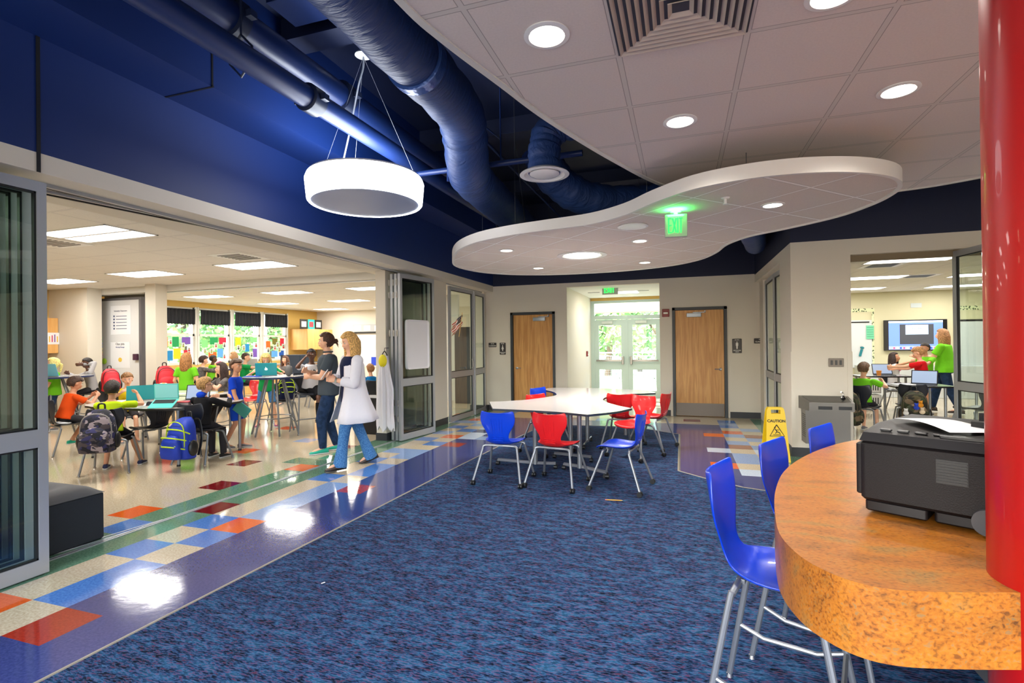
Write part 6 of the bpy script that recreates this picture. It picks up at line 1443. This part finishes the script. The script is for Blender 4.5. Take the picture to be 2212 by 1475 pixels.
# tables in the right classroom
slab_table('student_table', [(3.35, 10.0), (4.25, 10.15), (4.2, 10.85), (3.3, 10.75)], .74, 'student table of the right classroom with an open laptop on it', [(3.45, 10.1), (4.1, 10.2), (4.1, 10.75), (3.4, 10.65), (3.78, 10.2)], M_topd, 'student tables of the right classroom')
slab_table('student_table', [(3.3, 11.7), (4.25, 11.8), (4.25, 12.35), (3.3, 12.3)], .80, 'second student table behind, before the girl with long dark hair', [(3.4, 11.8), (4.15, 11.9), (4.15, 12.25), (3.4, 12.2)], M_topd, 'student tables of the right classroom')
slab_table('student_table', [(4.9, 10.6), (6.0, 10.6), (6.0, 11.4), (4.9, 11.4)], .74, 'student table seen through the open glass leaf of the right classroom', [(5.0, 10.7), (5.9, 10.7), (5.9, 11.3), (5.0, 11.3)], M_topd, 'student tables of the right classroom')
a = PZ(1953, 828, .74); laptop((3.85, 10.35, .74), rel(3.85, 10.35, -.15), 'black laptop with lit screen on the front table of the right classroom', mlid=M_black, mbase=M_black, w=.36, ang=1.85)
laptop((3.85, 12.05, .80), rel(4, 11.8, .3), 'dark laptop on the second table of the right classroom', mlid=M_black, mbase=M_black, w=.34, ang=2.0)
box_on('notebook', 3.55, 10.3, .74, .3, .2, .02, .3, M_paper, 'white open notebook on the front table of the right classroom', 'notebook')
a = PY(1900, 806, 12.0); b = MB(); b.lathe([(.035, 0), (.045, .09), (.045, .1)], n=14); o = b.build('orange_cup', mat('cup_orange', (206, 130, 50), .5)); o.location = (3.72, 11.95, .80); tag(o, 'orange cup on the second table of the right classroom', 'cup')
t = thing('storage_crate', (3.0+.9, 13.2, 0), 'white wire crate stack under the tables of the right classroom', 'crate')
for z in (.05, .35):
    b = MB(); b.box(-.2, .2, -.15, -.14, z, z+.26); b.box(-.2, .2, .14, .15, z, z+.26); b.box(-.2, -.19, -.15, .15, z, z+.26); b.box(.19, .2, -.15, .15, z, z+.26); b.box(-.2, .2, -.15, .15, z, z+.01); b.build('crate', M_white, t)
    b = MB()
    for k in range(8): b.box(-.17+k*.043, -.15+k*.043, -.152, -.150, z+.06, z+.2)
    b.build('slots', M_black, t)
box_on('storage_tub', 3.45, 12.9, 0, .4, .3, .22, 0, mat('tub_blue', (24, 80, 190), .4), 'blue storage tub on the floor of the right classroom', 'tub')
# ================================================================== classroom walls: boards, posters, cabinets, blinds
def sheet_on_x(px0, py0, px1, py1, X_, m, name, label, cat, group=None, th=.003, d=1):
    a = PX(px0, py0, X_); c = PX(px1, py1, X_); y0, y1 = sorted((a.y, c.y)); z0, z1 = sorted((a.z, c.z)); cy, cz = (y0+y1)/2, (z0+z1)/2
    o = MB().box(0, th*d, -(y1-y0)/2, (y1-y0)/2, -(z1-z0)/2, (z1-z0)/2).build(name, m); o.location = (X_, cy, cz); return tag(o, label, cat, group)
def sheet_on_y(px0, py0, px1, py1, Y_, m, name, label, cat, group=None, th=.003):
    a = PY(px0, py0, Y_); c = PY(px1, py1, Y_); x0, x1 = sorted((a.x, c.x)); z0, z1 = sorted((a.z, c.z)); cx, cz = (x0+x1)/2, (z0+z1)/2
    o = MB().box(-(x1-x0)/2, (x1-x0)/2, -th, 0, -(z1-z0)/2, (z1-z0)/2).build(name, m); o.location = (cx, Y_, cz); return tag(o, label, cat, group)
# black valances
M_blk = mat('curtain_black', (30, 32, 38), .9, bump=(40, .3))
for i, (a, b2) in enumerate(wins):
    t = thing('window_valance', (XW+.03, (a+b2)/2, 2.62), 'black gathered valance over the '+['first', 'second', 'third', 'fourth'][i]+' classroom window from the partition', 'curtain', 'black window valances')
    rows = []; n_ = 60
    for q in range(6):
        r = []
        for k in range(n_+1):
            y = -(b2-a)/2+.04+((b2-a)-.08)*k/n_; r.append((.02+.012*math.sin(k*.9)+.006*math.sin(k*2.3+q), y, -q*.088+(.010*math.sin(k*1.1) if q == 5 else 0)))
        rows.append(r)
    b = MB(); b.sheet(rows); o = b.build('fabric', M_blk, t); m = o.modifiers.new('t', 'SOLIDIFY'); m.thickness = .004
    MB().tube([(.02, -(b2-a)/2+.03, 0), (.02, (b2-a)/2-.03, 0)], .008, n=8).build('rod', M_black, t)
Q = lambda x, y: (330+x*.14918, 640+y*.14918)
cols = dict(o=(232, 98, 22), g=(20, 150, 80), p=(112, 76, 168), b=(28, 132, 190), y=(232, 200, 20), r=(206, 30, 60), l=(130, 214, 130), c=(90, 160, 224), n=(22, 84, 176), m=(110, 104, 30))
words = dict(o='orange', g='green', p='purple', b='blue', y='yellow', r='red', l='pale green', c='sky blue', n='dark blue', m='olive')
P_ = [(165, 585, 218, 728, 'o', 1), (280, 585, 378, 730, 'g', 1), (418, 588, 545, 694, 'p', 1), (187, 787, 290, 932, 'b', 1), (300, 755, 404, 905, 'y', 1), (445, 778, 545, 840, 'r', 1),
      (708, 628, 798, 740, 'l', 2), (825, 592, 940, 696, 'g', 2), (958, 595, 1062, 692, 'r', 2), (806, 808, 922, 880, 'o', 2), (935, 757, 1020, 880, 'c', 2),
      (1196, 597, 1276, 722, 'y', 3), (1335, 690, 1398, 800, 'b', 3), (1418, 590, 1510, 665, 'l', 3), (1445, 757, 1512, 880, 'p', 3),
      (1636, 647, 1702, 762, 'o', 4), (1730, 610, 1806, 694, 'm', 4), (1842, 605, 1902, 716, 'r', 4), (1720, 790, 1806, 876, 'c', 4), (1828, 782, 1900, 862, 'n', 4)]
ordn = {1: 'first', 2: 'second', 3: 'third', 4: 'fourth'}
for (x0, y0, x1, y1, c, w_) in P_:
    up_ = 'upper' if y0 < 740 else 'lower'
    sheet_on_x(*Q(x0, y0), *Q(x1, y1), XW-.062, mat('sheet_'+c, cols[c], .7, emit=cols[c], es=.0), 'coloured_paper', '%s paper sheet taped in the %s part of the %s classroom window' % (words[c], up_, ordn[w_]), 'poster', 'coloured papers on the windows')
for i, (x, y, w_) in enumerate(((258, 660, 1), (180, 745, 1), (442, 708, 1), (525, 770, 1), (165, 868, 1), (756, 790, 2), (915, 708, 2), (1037, 706, 2), (850, 792, 2), (1037, 868, 2), (1240, 742, 3), (1318, 745, 3), (1495, 705, 3), (1430, 845, 3), (1808, 700, 4), (1768, 742, 4), (1672, 778, 4), (1832, 770, 4), (1890, 725, 4))):
    a, c = Q(x-22, y-38), Q(x+22, y+38); p0 = PX(*a, XW-.056); p1 = PX(*c, XW-.056)
    t = thing('photo_card', (XW-.056, (p0.y+p1.y)/2, (p0.z+p1.z)/2), 'small photo card of a child taped to the %s classroom window' % ordn[w_], 'photo', 'photo cards on the windows')
    h2 = abs(p0.z-p1.z)/2; w2 = abs(p0.y-p1.y)/2
    MB().box(0, .003, -w2, w2, -h2, h2).build('card', mat('card_pale', (196, 206, 196), .7), t)
    b = MB(); b.ell((.004, 0, h2*.35), .002, w2*.4, h2*.25, 0); b.ell((.004, 0, -h2*.35), .002, w2*.6, h2*.42, 1); b.build('figure', [mat('card_skin', (120, 84, 64), .7), mat('card_shirt_%d' % (i % 3), [(180, 40, 40), (60, 60, 60), (150, 150, 40)][i % 3], .7)], t)
# wall cabinets
def cabinet(x0, x1, y0, y1, z0, z1, label, face, nd=2, name='wall_cabinet'):
    t = thing(name, ((x0+x1)/2, (y0+y1)/2, z0), label, 'cabinet'); B = ((x0+x1)/2, (y0+y1)/2, z0)
    MB().box(x0, x1, y0, y1, z0, z1).build('body', M_cab, t, base=B)
    for k in range(nd):
        b = MB()
        if face == 'x': a = y0+(y1-y0)*k/nd; c = y0+(y1-y0)*(k+1)/nd; b.box(x1, x1+.018, a+.006, c-.006, z0+.006, z1-.006)
        else: a = x0+(x1-x0)*k/nd; c = x0+(x1-x0)*(k+1)/nd; b.box(a+.006, c-.006, y0-.018, y0, z0+.006, z1-.006)
        d = b.build('door', M_cab, t, base=B); h = MB()
        if face == 'x': h.tube([(x1+.03, c-.06 if k % 2 == 0 else a+.06, z0+.08), (x1+.03, c-.06 if k % 2 == 0 else a+.06, z0+.2)], .006, n=6)
        else: h.tube([(c-.06 if k % 2 == 0 else a+.06, y0-.03, z0+.08), (c-.06 if k % 2 == 0 else a+.06, y0-.03, z0+.2)], .006, n=6)
        h.build('handle', M_steel, d, base=B)
    return t
cabinet(XW, XW+.33, 6.1, 7.74, 1.41, 2.2, 'maple wall cabinet at the far left with a birthday banner', 'x')
cabinet(XW, XW+.33, 8.9, 10.30, 1.40, 2.18, 'maple wall cabinet at the left end of the windows', 'x')
cabinet(XW, XW+.75, 15.35, 16.75, 1.37, 2.13, 'maple wall cabinet in the far corner with frames on top', 'x', 2)
cabinet(XW+.005, XW+.6, 8.75, 16.7, 0, .86, 'long maple base cabinet under the classroom windows', 'x', 7, 'base_cabinet')
struct(MB().box(XW+.005, XW+.64, 8.74, 16.72, .86, .90).build('trim_8', mat('worktop_grey', (150, 146, 140), .4)), 'grey worktop running under the classroom windows')
a = PX(108, 731, XW+.352); o = MB().box(0, .003, -.2, .2, -.13, .13).build('birthday_banner', M_paper); o.location = (XW+.352, a.y, a.z); tag(o, 'white banner with bright striped candles on the far left wall cabinet', 'poster')
b = MB()
for k in range(7): b.box(.003, .005, -.17+k*.05, -.15+k*.05, -.08, .05+.02*(k % 3), k % 3)
b.build('candle_stripes', [mat('cand_y', (230, 180, 40), .6), mat('cand_r', (206, 50, 90), .6), mat('cand_v', (120, 80, 160), .6)], o)
# frames on the far cabinet
for (x0, x1, m, lab, c2) in ((648, 664, M_black, 'black framed certificate on top of the far corner cabinet', (214, 212, 206)), (665, 679, mat('book_teal', (16, 178, 160), .5), 'teal picture book standing on the far corner cabinet', (200, 50, 60)), (680, 695, M_black, 'dark picture book standing at the right on the far corner cabinet', (214, 184, 120))):
    Xc = XW+.55; a = PX(x0, 692, Xc); c = PX(x1, 708, Xc); w_ = abs(c.y-a.y); t = thing('framed_certificate' if 'framed' in lab else 'picture_book', (Xc, (a.y+c.y)/2, 2.13), lab, 'picture frame' if 'framed' in lab else 'book')
    MB().box(-.01, .01, -w_/2, w_/2, 0, .36).build('cover', m, t); MB().box(.01, .012, -w_*.32, w_*.32, .08, .28).build('picture', mat('pic_%d' % c2[0], c2, .6), t)
# partition panels with whiteboard
Yp = 8.28
t = thing('folding_partition', (-11.8, Yp, 0), 'folded classroom partition with a tall white panel holding posters', 'partition'); B = (-11.8, Yp, 0)
pa = PY(212, 634, Yp); pb = PY(302, 644, Yp); x0_, x1_ = pa.x, pb.x
MB().box(x0_-.12, x1_+.04, Yp, Yp+.12, .02, 2.66).build('panel_frame', mat('partition_grey', (110, 108, 112), .5, .3), t, base=B)
MB().box(x0_+.03, x1_-.03, Yp-.008, Yp, .06, 2.60).build('white_panel', mat('whiteboard', (214, 214, 214), .25), t, base=B)
MB().box(x0_-.42, x0_-.14, Yp-.02, Yp+.3, .02, 2.66).build('edge_panel', mat('partition_dark', (70, 72, 76), .5), t, base=B)
def poster_y(px0, py0, px1, py1, Y_, label, lines, name='poster', mm=None):
    o = sheet_on_y(px0, py0, px1, py1, Y_, mm or M_paper, name, label, 'poster'); w_ = o.dimensions.x if False else abs(PY(px1, py0, Y_).x-PY(px0, py0, Y_).x); h_ = abs(PY(px0, py1, Y_).z-PY(px0, py0, Y_).z)
    for (s_, z, sz, c) in lines: text(s_, 'lettering', sz, mat('ink_%d_%d' % (c[0], c[1]), c, .6), (0, -.0045, z*h_), (PI/2, 0, 0), o)
    return o, w_, h_
o, w_, h_ = poster_y(239, 661, 283, 722, Yp-.009, 'paper poster with five blue dots at the top of the white partition panel', [('Scholarly Characters', .32, .05, (60, 60, 90))])
b = MB()
for k in range(5): b.ell((-w_*.32, -.005, h_*(.14-.11*k)), .022, .003, .022); b.box(-w_*.22, w_*.3, -.005, -.0035, h_*(.14-.11*k)-.008, h_*(.14-.11*k)+.004)
b.build('bullet_marks', mat('dot_navy', (30, 50, 96), .5), o)
o, w_, h_ = poster_y(239, 739, 281, 795, Yp-.009, 'paper poster reading Class jobs lower on the white partition panel', [('Class Jobs', .42, .07, (30, 30, 30)), ('Morning Message', .30, .04, (60, 70, 140))])
b = MB(); b.ell((0, -.005, -h_*.18), .06, .003, .05); b.build('flower_mark', mat('mark_yellow', (226, 190, 70), .5), o)
for k, c in enumerate(((60, 150, 60), (40, 100, 190), (230, 200, 40), (200, 40, 40))):
    a = PY(219, 733+12*k, Yp-.02); b = MB()
    for j in range(3): b.ell((.012*(-1)**j, 0, .04-.04*j), .022, .012, .02)
    o = b.build('magnet_clip', mat('clip_%d' % k, c, .5)); o.location = a; tag(o, ['green', 'blue', 'yellow', 'red'][k]+' cluster of magnet clips down the left edge of the white panel', 'magnet')
a = PY(225, 780, Yp-.02); b = MB(); b.ell((0, 0, 0), .08, .02, .07); o = b.build('green_pouch', mat('pouch_lime', (160, 206, 50), .6)); o.location = a; tag(o, 'lime green pouch stuck low on the left of the white panel', 'pouch')
a = PY(294, 771, Yp-.03); b = MB(); b.rbox(-.06, .06, -.04, .02, -.07, .07, .01); o = b.build('marker_holder', mat('holder_plum', (70, 30, 56), .6)); o.location = a; tag(o, 'dark red marker holder on the right of the white panel', 'holder')
# far wall whiteboard with strip of pictures
sheet_on_y(768, 724, 836, 792, 16.79, mat('whiteboard', (214, 214, 214), .25), 'whiteboard', 'whiteboard on the far classroom wall behind the woman in the cardigan', 'whiteboard', th=.02)
sheet_on_y(762, 701, 836, 716, 16.79, mat('strip_grey', (176, 178, 180), .6), 'picture_strip', 'grey strip with three drawings above the far whiteboard', 'poster')
for k, px in enumerate((773, 793, 816)): sheet_on_y(px-7, 703, px+7, 714, 16.78, M_paper, 'drawing', ['leftmost', 'middle', 'rightmost'][k]+' small white drawing on the grey strip', 'drawing', 'drawings on the grey strip')
sheet_on_y(766, 717, 836, 719, 16.77, M_black, 'map_rail', 'thin black rail above the far whiteboard', 'rail', th=.03)
for k, (x0, y0, x1, y1, c, lab) in enumerate(((787, 735, 800, 754, (226, 226, 228), 'white note with a dark drawing on the far whiteboard'), (802, 771, 815, 789, (20, 60, 190), 'blue folder hung low on the far whiteboard'), (815, 771, 825, 790, (226, 160, 60), 'orange and pink card beside the blue folder'), (802, 745, 811, 755, (214, 214, 224), 'tiny white note with a blue spot on the far whiteboard'))):
    sheet_on_y(x0, y0, x1, y1, 16.765, mat('note_%d' % k, c, .6), 'wall_note', lab, 'note')
# lab coat, cabinet, bin beside the folded doors
t = thing('lab_coat', (-4.62, 6.98, 0), 'white coat with a yellow collar hanging by the end of the folding door stack', 'coat'); 
Yc = 7.0; a = PY(829, 758, Yc); cxm = PY(833, 850, Yc).x
b = MB(); rows = []
for i in range(14):
    f = i/13; z = PY(830, 768, Yc).z*(1-f)+PY(830, 925, Yc).z*f; w_ = .05+.085*min(1, f*2.2)+.02*f
    rows.append([(cxm+w_*math.sin(2*PI*j/24)*(1+.08*math.sin(j*3+i*.4)), Yc-.02+.06*math.cos(2*PI*j/24)*(1+.25*math.sin(j*2.7)), z-.05*math.sin(j*1.7)*f*f) for j in range(25)])
b.sheet(rows); b.build('coat_body', C_white, t, base=(-4.62, 6.98, 0))
p0 = PY(826, 790, Yc-.08); b = MB(); b.ell((cxm-.0, Yc-.075, PY(830, 779, Yc).z), .075, .03, .10); b.build('collar_patch', mat('collar_yellow', (214, 200, 20), .6), t, base=(-4.62, 6.98, 0))
b = MB(); hz = PY(830, 760, Yc).z; b.tube(smoothpath([(cxm-.05, Yc-.02, hz-.06), (cxm, Yc-.02, hz+.01), (cxm+.05, Yc-.02, hz-.06)], 6), .008, n=6); b.tube([(cxm, Yc-.02, hz+.01), (cxm, Yc-.02, hz+.06), (cxm+.03, Yc+.05, hz+.06)], .005, n=6); b.build('hanger', M_black, t, base=(-4.62, 6.98, 0))
cabinet(-5.35, -4.78, 7.5, 7.95, 0, .62, 'low black cabinet beside the hanging white coat', 'y', 1, 'low_cabinet')
o_ = [o for o in bpy.data.objects if o.get('label', '').startswith('low black cabinet')][0]
for c in o_.children:
    c.data = c.data.copy(); c.data.materials[0] = M_black
b = MB(); b.lathe([(.085, 0), (.11, .27), (.115, .28), (.105, .28)], n=20); o = b.build('waste_bin', M_white); o.location = (-5.5, 7.4, 0); tag(o, 'small white waste bin left of the low black cabinet', 'bin')
# teacher desk items behind, storage
cabinet(-9.3, -8.6, 13.4, 14.0, 0, 1.25, 'dark storage tower with shelves of blue folders by the last window', 'y', 1, 'storage_tower')
o_ = [o for o in bpy.data.objects if o.get('label', '').startswith('dark storage tower')][0]
for c in o_.children: c.data = c.data.copy(); c.data.materials[0] = mat('tower_navy', (34, 48, 66), .6)
o_.location = (X(643, 12.5), 12.5, 0)
# classroom-2 view through the door: flag, whiteboard, dark cabinet
t = thing('flag', (X(992, 11.8), 11.8, 1.95), 'small American flag on a staff seen through the left glass door', 'flag')
b = MB(); b.tube([(0, 0, -.25), (.10, 0, .36)], .008, n=6); b.build('staff', M_cab, t)
b = MB(); n1, n2 = 13, 10
vs = [((.09-.27*j/n2)+.02*math.sin(i*.8), .03*math.sin(j*1.1), .32-.30*i/n1-.26*j/n2) for i in range(n1+1) for j in range(n2+1)]
for i in range(n1):
    for j in range(n2):
        a_ = i*(n2+1)+j; b.add([vs[a_], vs[a_+1], vs[a_+n2+2], vs[a_+n2+1]], [(0, 1, 2, 3)], (2 if (j < 5 and i < 7) else i % 2))
b.build('cloth', [mat('flag_red', (178, 30, 44), .7), mat('flag_white', (226, 222, 222), .7), mat('flag_navy', (30, 40, 90), .7)], t)
b = MB()
for i in range(4):
    for j in range(4): p_ = Vector(vs[(1+int(i*1.5))*(n2+1)+1+j]); b.ell(p_+Vector((0, -.004, 0)), .006, .002, .006, n=6, k=4)
b.build('stars', mat('flag_white', (226, 222, 222), .7), t)
cx_ = X(998, 12.0); cabinet(cx_-.2, cx_+.35, 12.0, 12.5, 0, 1.95, 'tall grey cabinet seen through the left glass door under the flag', 'y', 1, 'tall_cabinet')
o_ = [o for o in bpy.data.objects if o.get('label', '').startswith('tall grey cabinet')][0]
for c in o_.children: c.data = c.data.copy(); c.data.materials[0] = mat('cabinet_charcoal', (62, 62, 66), .6)
sheet_on_y(973, 716, 992, 790, 16.78, mat('whiteboard', (214, 214, 214), .25), 'whiteboard', 'whiteboard seen through the left glass door', 'whiteboard', th=.02)
struct(MB().box(-6.6, -5.7, 12.6, 12.7, 0, 2.85).build('wall_inner', M_wallw), 'cream wall end seen through the left glass door')
# ------------------------------------------------------------------ right classroom wall
YR = 16.29
t = thing('wall_screen', ((5.19+6.58)/2, YR, 1.62), 'large wall-mounted screen showing a desktop in the right classroom', 'screen')
w_, h_ = 1.40, .82
MB().rbox(-w_/2, w_/2, -.07, 0, -h_/2, h_/2, .01).build('bezel', M_black, t)
MB().box(-w_/2+.10, w_/2-.10, -.074, -.07, -h_/2+.03, h_/2-.03).build('display', emit_mat('disp_blue', (92, 120, 200), .9), t)
MB().box(-w_/2+.10, w_/2-.10, -.077, -.074, h_/2-.08, h_/2-.03).build('menu_bar', emit_mat('disp_pale', (200, 214, 250), 1.0), t)
MB().box(-.35, .40, -.077, -.074, -.24, .29).build('window_dark', emit_mat('disp_dark', (60, 62, 68), .5), t)
MB().box(-.22, .28, -.080, -.077, .02, .27).build('window_white', emit_mat('disp_white', (196, 220, 250), 1.0), t)
text('TYGMF', 'lettering', .07, mat('ink_30_30', (90, 100, 120), .6), (.03, -.0815, .17), (PI/2, 0, 0), t)
MB().box(-w_/2+.10, w_/2-.10, -.077, -.074, -h_/2+.03, -h_/2+.12).build('dock', emit_mat('disp_dock', (130, 140, 230), 1.0), t)
ICM = [emit_mat('ic_r', (220, 70, 90), .9), emit_mat('ic_w', (230, 230, 240), 1.0), emit_mat('ic_b', (40, 70, 210), .9)]
for k in range(14): MB().box(-.5+k*.075, -.46+k*.075, -.079, -.077, -h_/2+.045, -h_/2+.095).build('dock_icon', ICM[k % 3], t)
M_wb = mat('whiteboard_pale', (206, 212, 214), .25)
def board(px0, py0, px1, py1, label):
    o = sheet_on_y(px0, py0, px1, py1, YR, M_wb, 'whiteboard', label, 'whiteboard', th=.015); return o
board(1838, 692, 1888, 795, 'whiteboard left of the mounted screen with a dotted green border')
board(2072, 692, 2135, 795, 'whiteboard right of the mounted screen, seen through the glass leaf')
M_dot = mat('border_dots', (206, 214, 170), .6); nt, n, l, b_ = NT(M_dot); tc = n.new('ShaderNodeTexCoord'); q = n.new('ShaderNodeTexVoronoi'); q.inputs['Scale'].default_value = 18; l.new(tc.outputs['Object'], q.inputs['Vector'])
l.new(ramp(q.outputs['Distance'], [(.28, (60, 76, 60)), (.34, (208, 214, 170))]), b_.inputs['Base Color']) if False else None
r = n.new('ShaderNodeValToRGB'); r.color_ramp.elements[0].position = .30; r.color_ramp.elements[1].position = .38; r.color_ramp.elements[0].color = rgb(70, 88, 60); r.color_ramp.elements[1].color = rgb(212, 218, 176); l.new(q.outputs['Distance'], r.inputs[0]); l.new(r.outputs[0], b_.inputs['Base Color'])
sheet_on_y(1838, 667, 1889, 673, YR, M_dot, 'bulletin_border', 'dotted green border strip along the top of the left board', 'border'); sheet_on_y(1883, 673, 1889, 790, YR-.02, M_dot, 'bulletin_border', 'dotted green border strip down the right side of the left board', 'border')
sheet_on_y(2073, 661, 2135, 668, YR, M_dot, 'bulletin_border', 'dotted green border strip above the right-hand board', 'border')
sheet_on_y(1838, 695, 1878, 697, YR-.02, M_black, 'map_rail', 'black rail above the left board of the right classroom', 'rail'); sheet_on_y(2073, 690, 2135, 693, YR-.02, M_black, 'map_rail', 'black rail above the right-hand board', 'rail')
o, w_, h_ = poster_y(1871, 703, 1888, 732, YR-.03, 'mint green lined chart on the left board', [], 'chart', mat('chart_mint', (110, 196, 156), .7))
b = MB()
for k in range(5): b.box(-w_*.42, w_*.42, -.006, -.0035, h_*(.34-.17*k), h_*(.34-.17*k)+.01)
b.build('chart_lines', mat('chart_line', (60, 130, 100), .7), o)
sheet_on_y(1967, 655, 1991, 664, YR, mat('label_pale', (196, 206, 206), .7), 'wall_note', 'small pale name card above the mounted screen', 'note')
a = PY(1860, 760, YR-.03); b = MB(); b.box(-.03, .03, -.01, 0, -.12, .08); b.ell((0, 0, .12), .05, .01, .03); o = b.build('hanging_tag', mat('tag_teal', (20, 120, 130), .6)); o.location = a; o.rotation_euler = (0, .25, 0); tag(o, 'teal hanging tag on the left board of the right classroom', 'tag')
cabinet(4.5, 7.4, 15.8, 16.28, 0, .82, 'long pale shelf unit under the mounted screen', 'y', 4, 'shelf_unit')
o_ = [o for o in bpy.data.objects if o.get('label', '').startswith('long pale shelf')][0]
for c in o_.children: c.data = c.data.copy(); c.data.materials[0] = M_wb
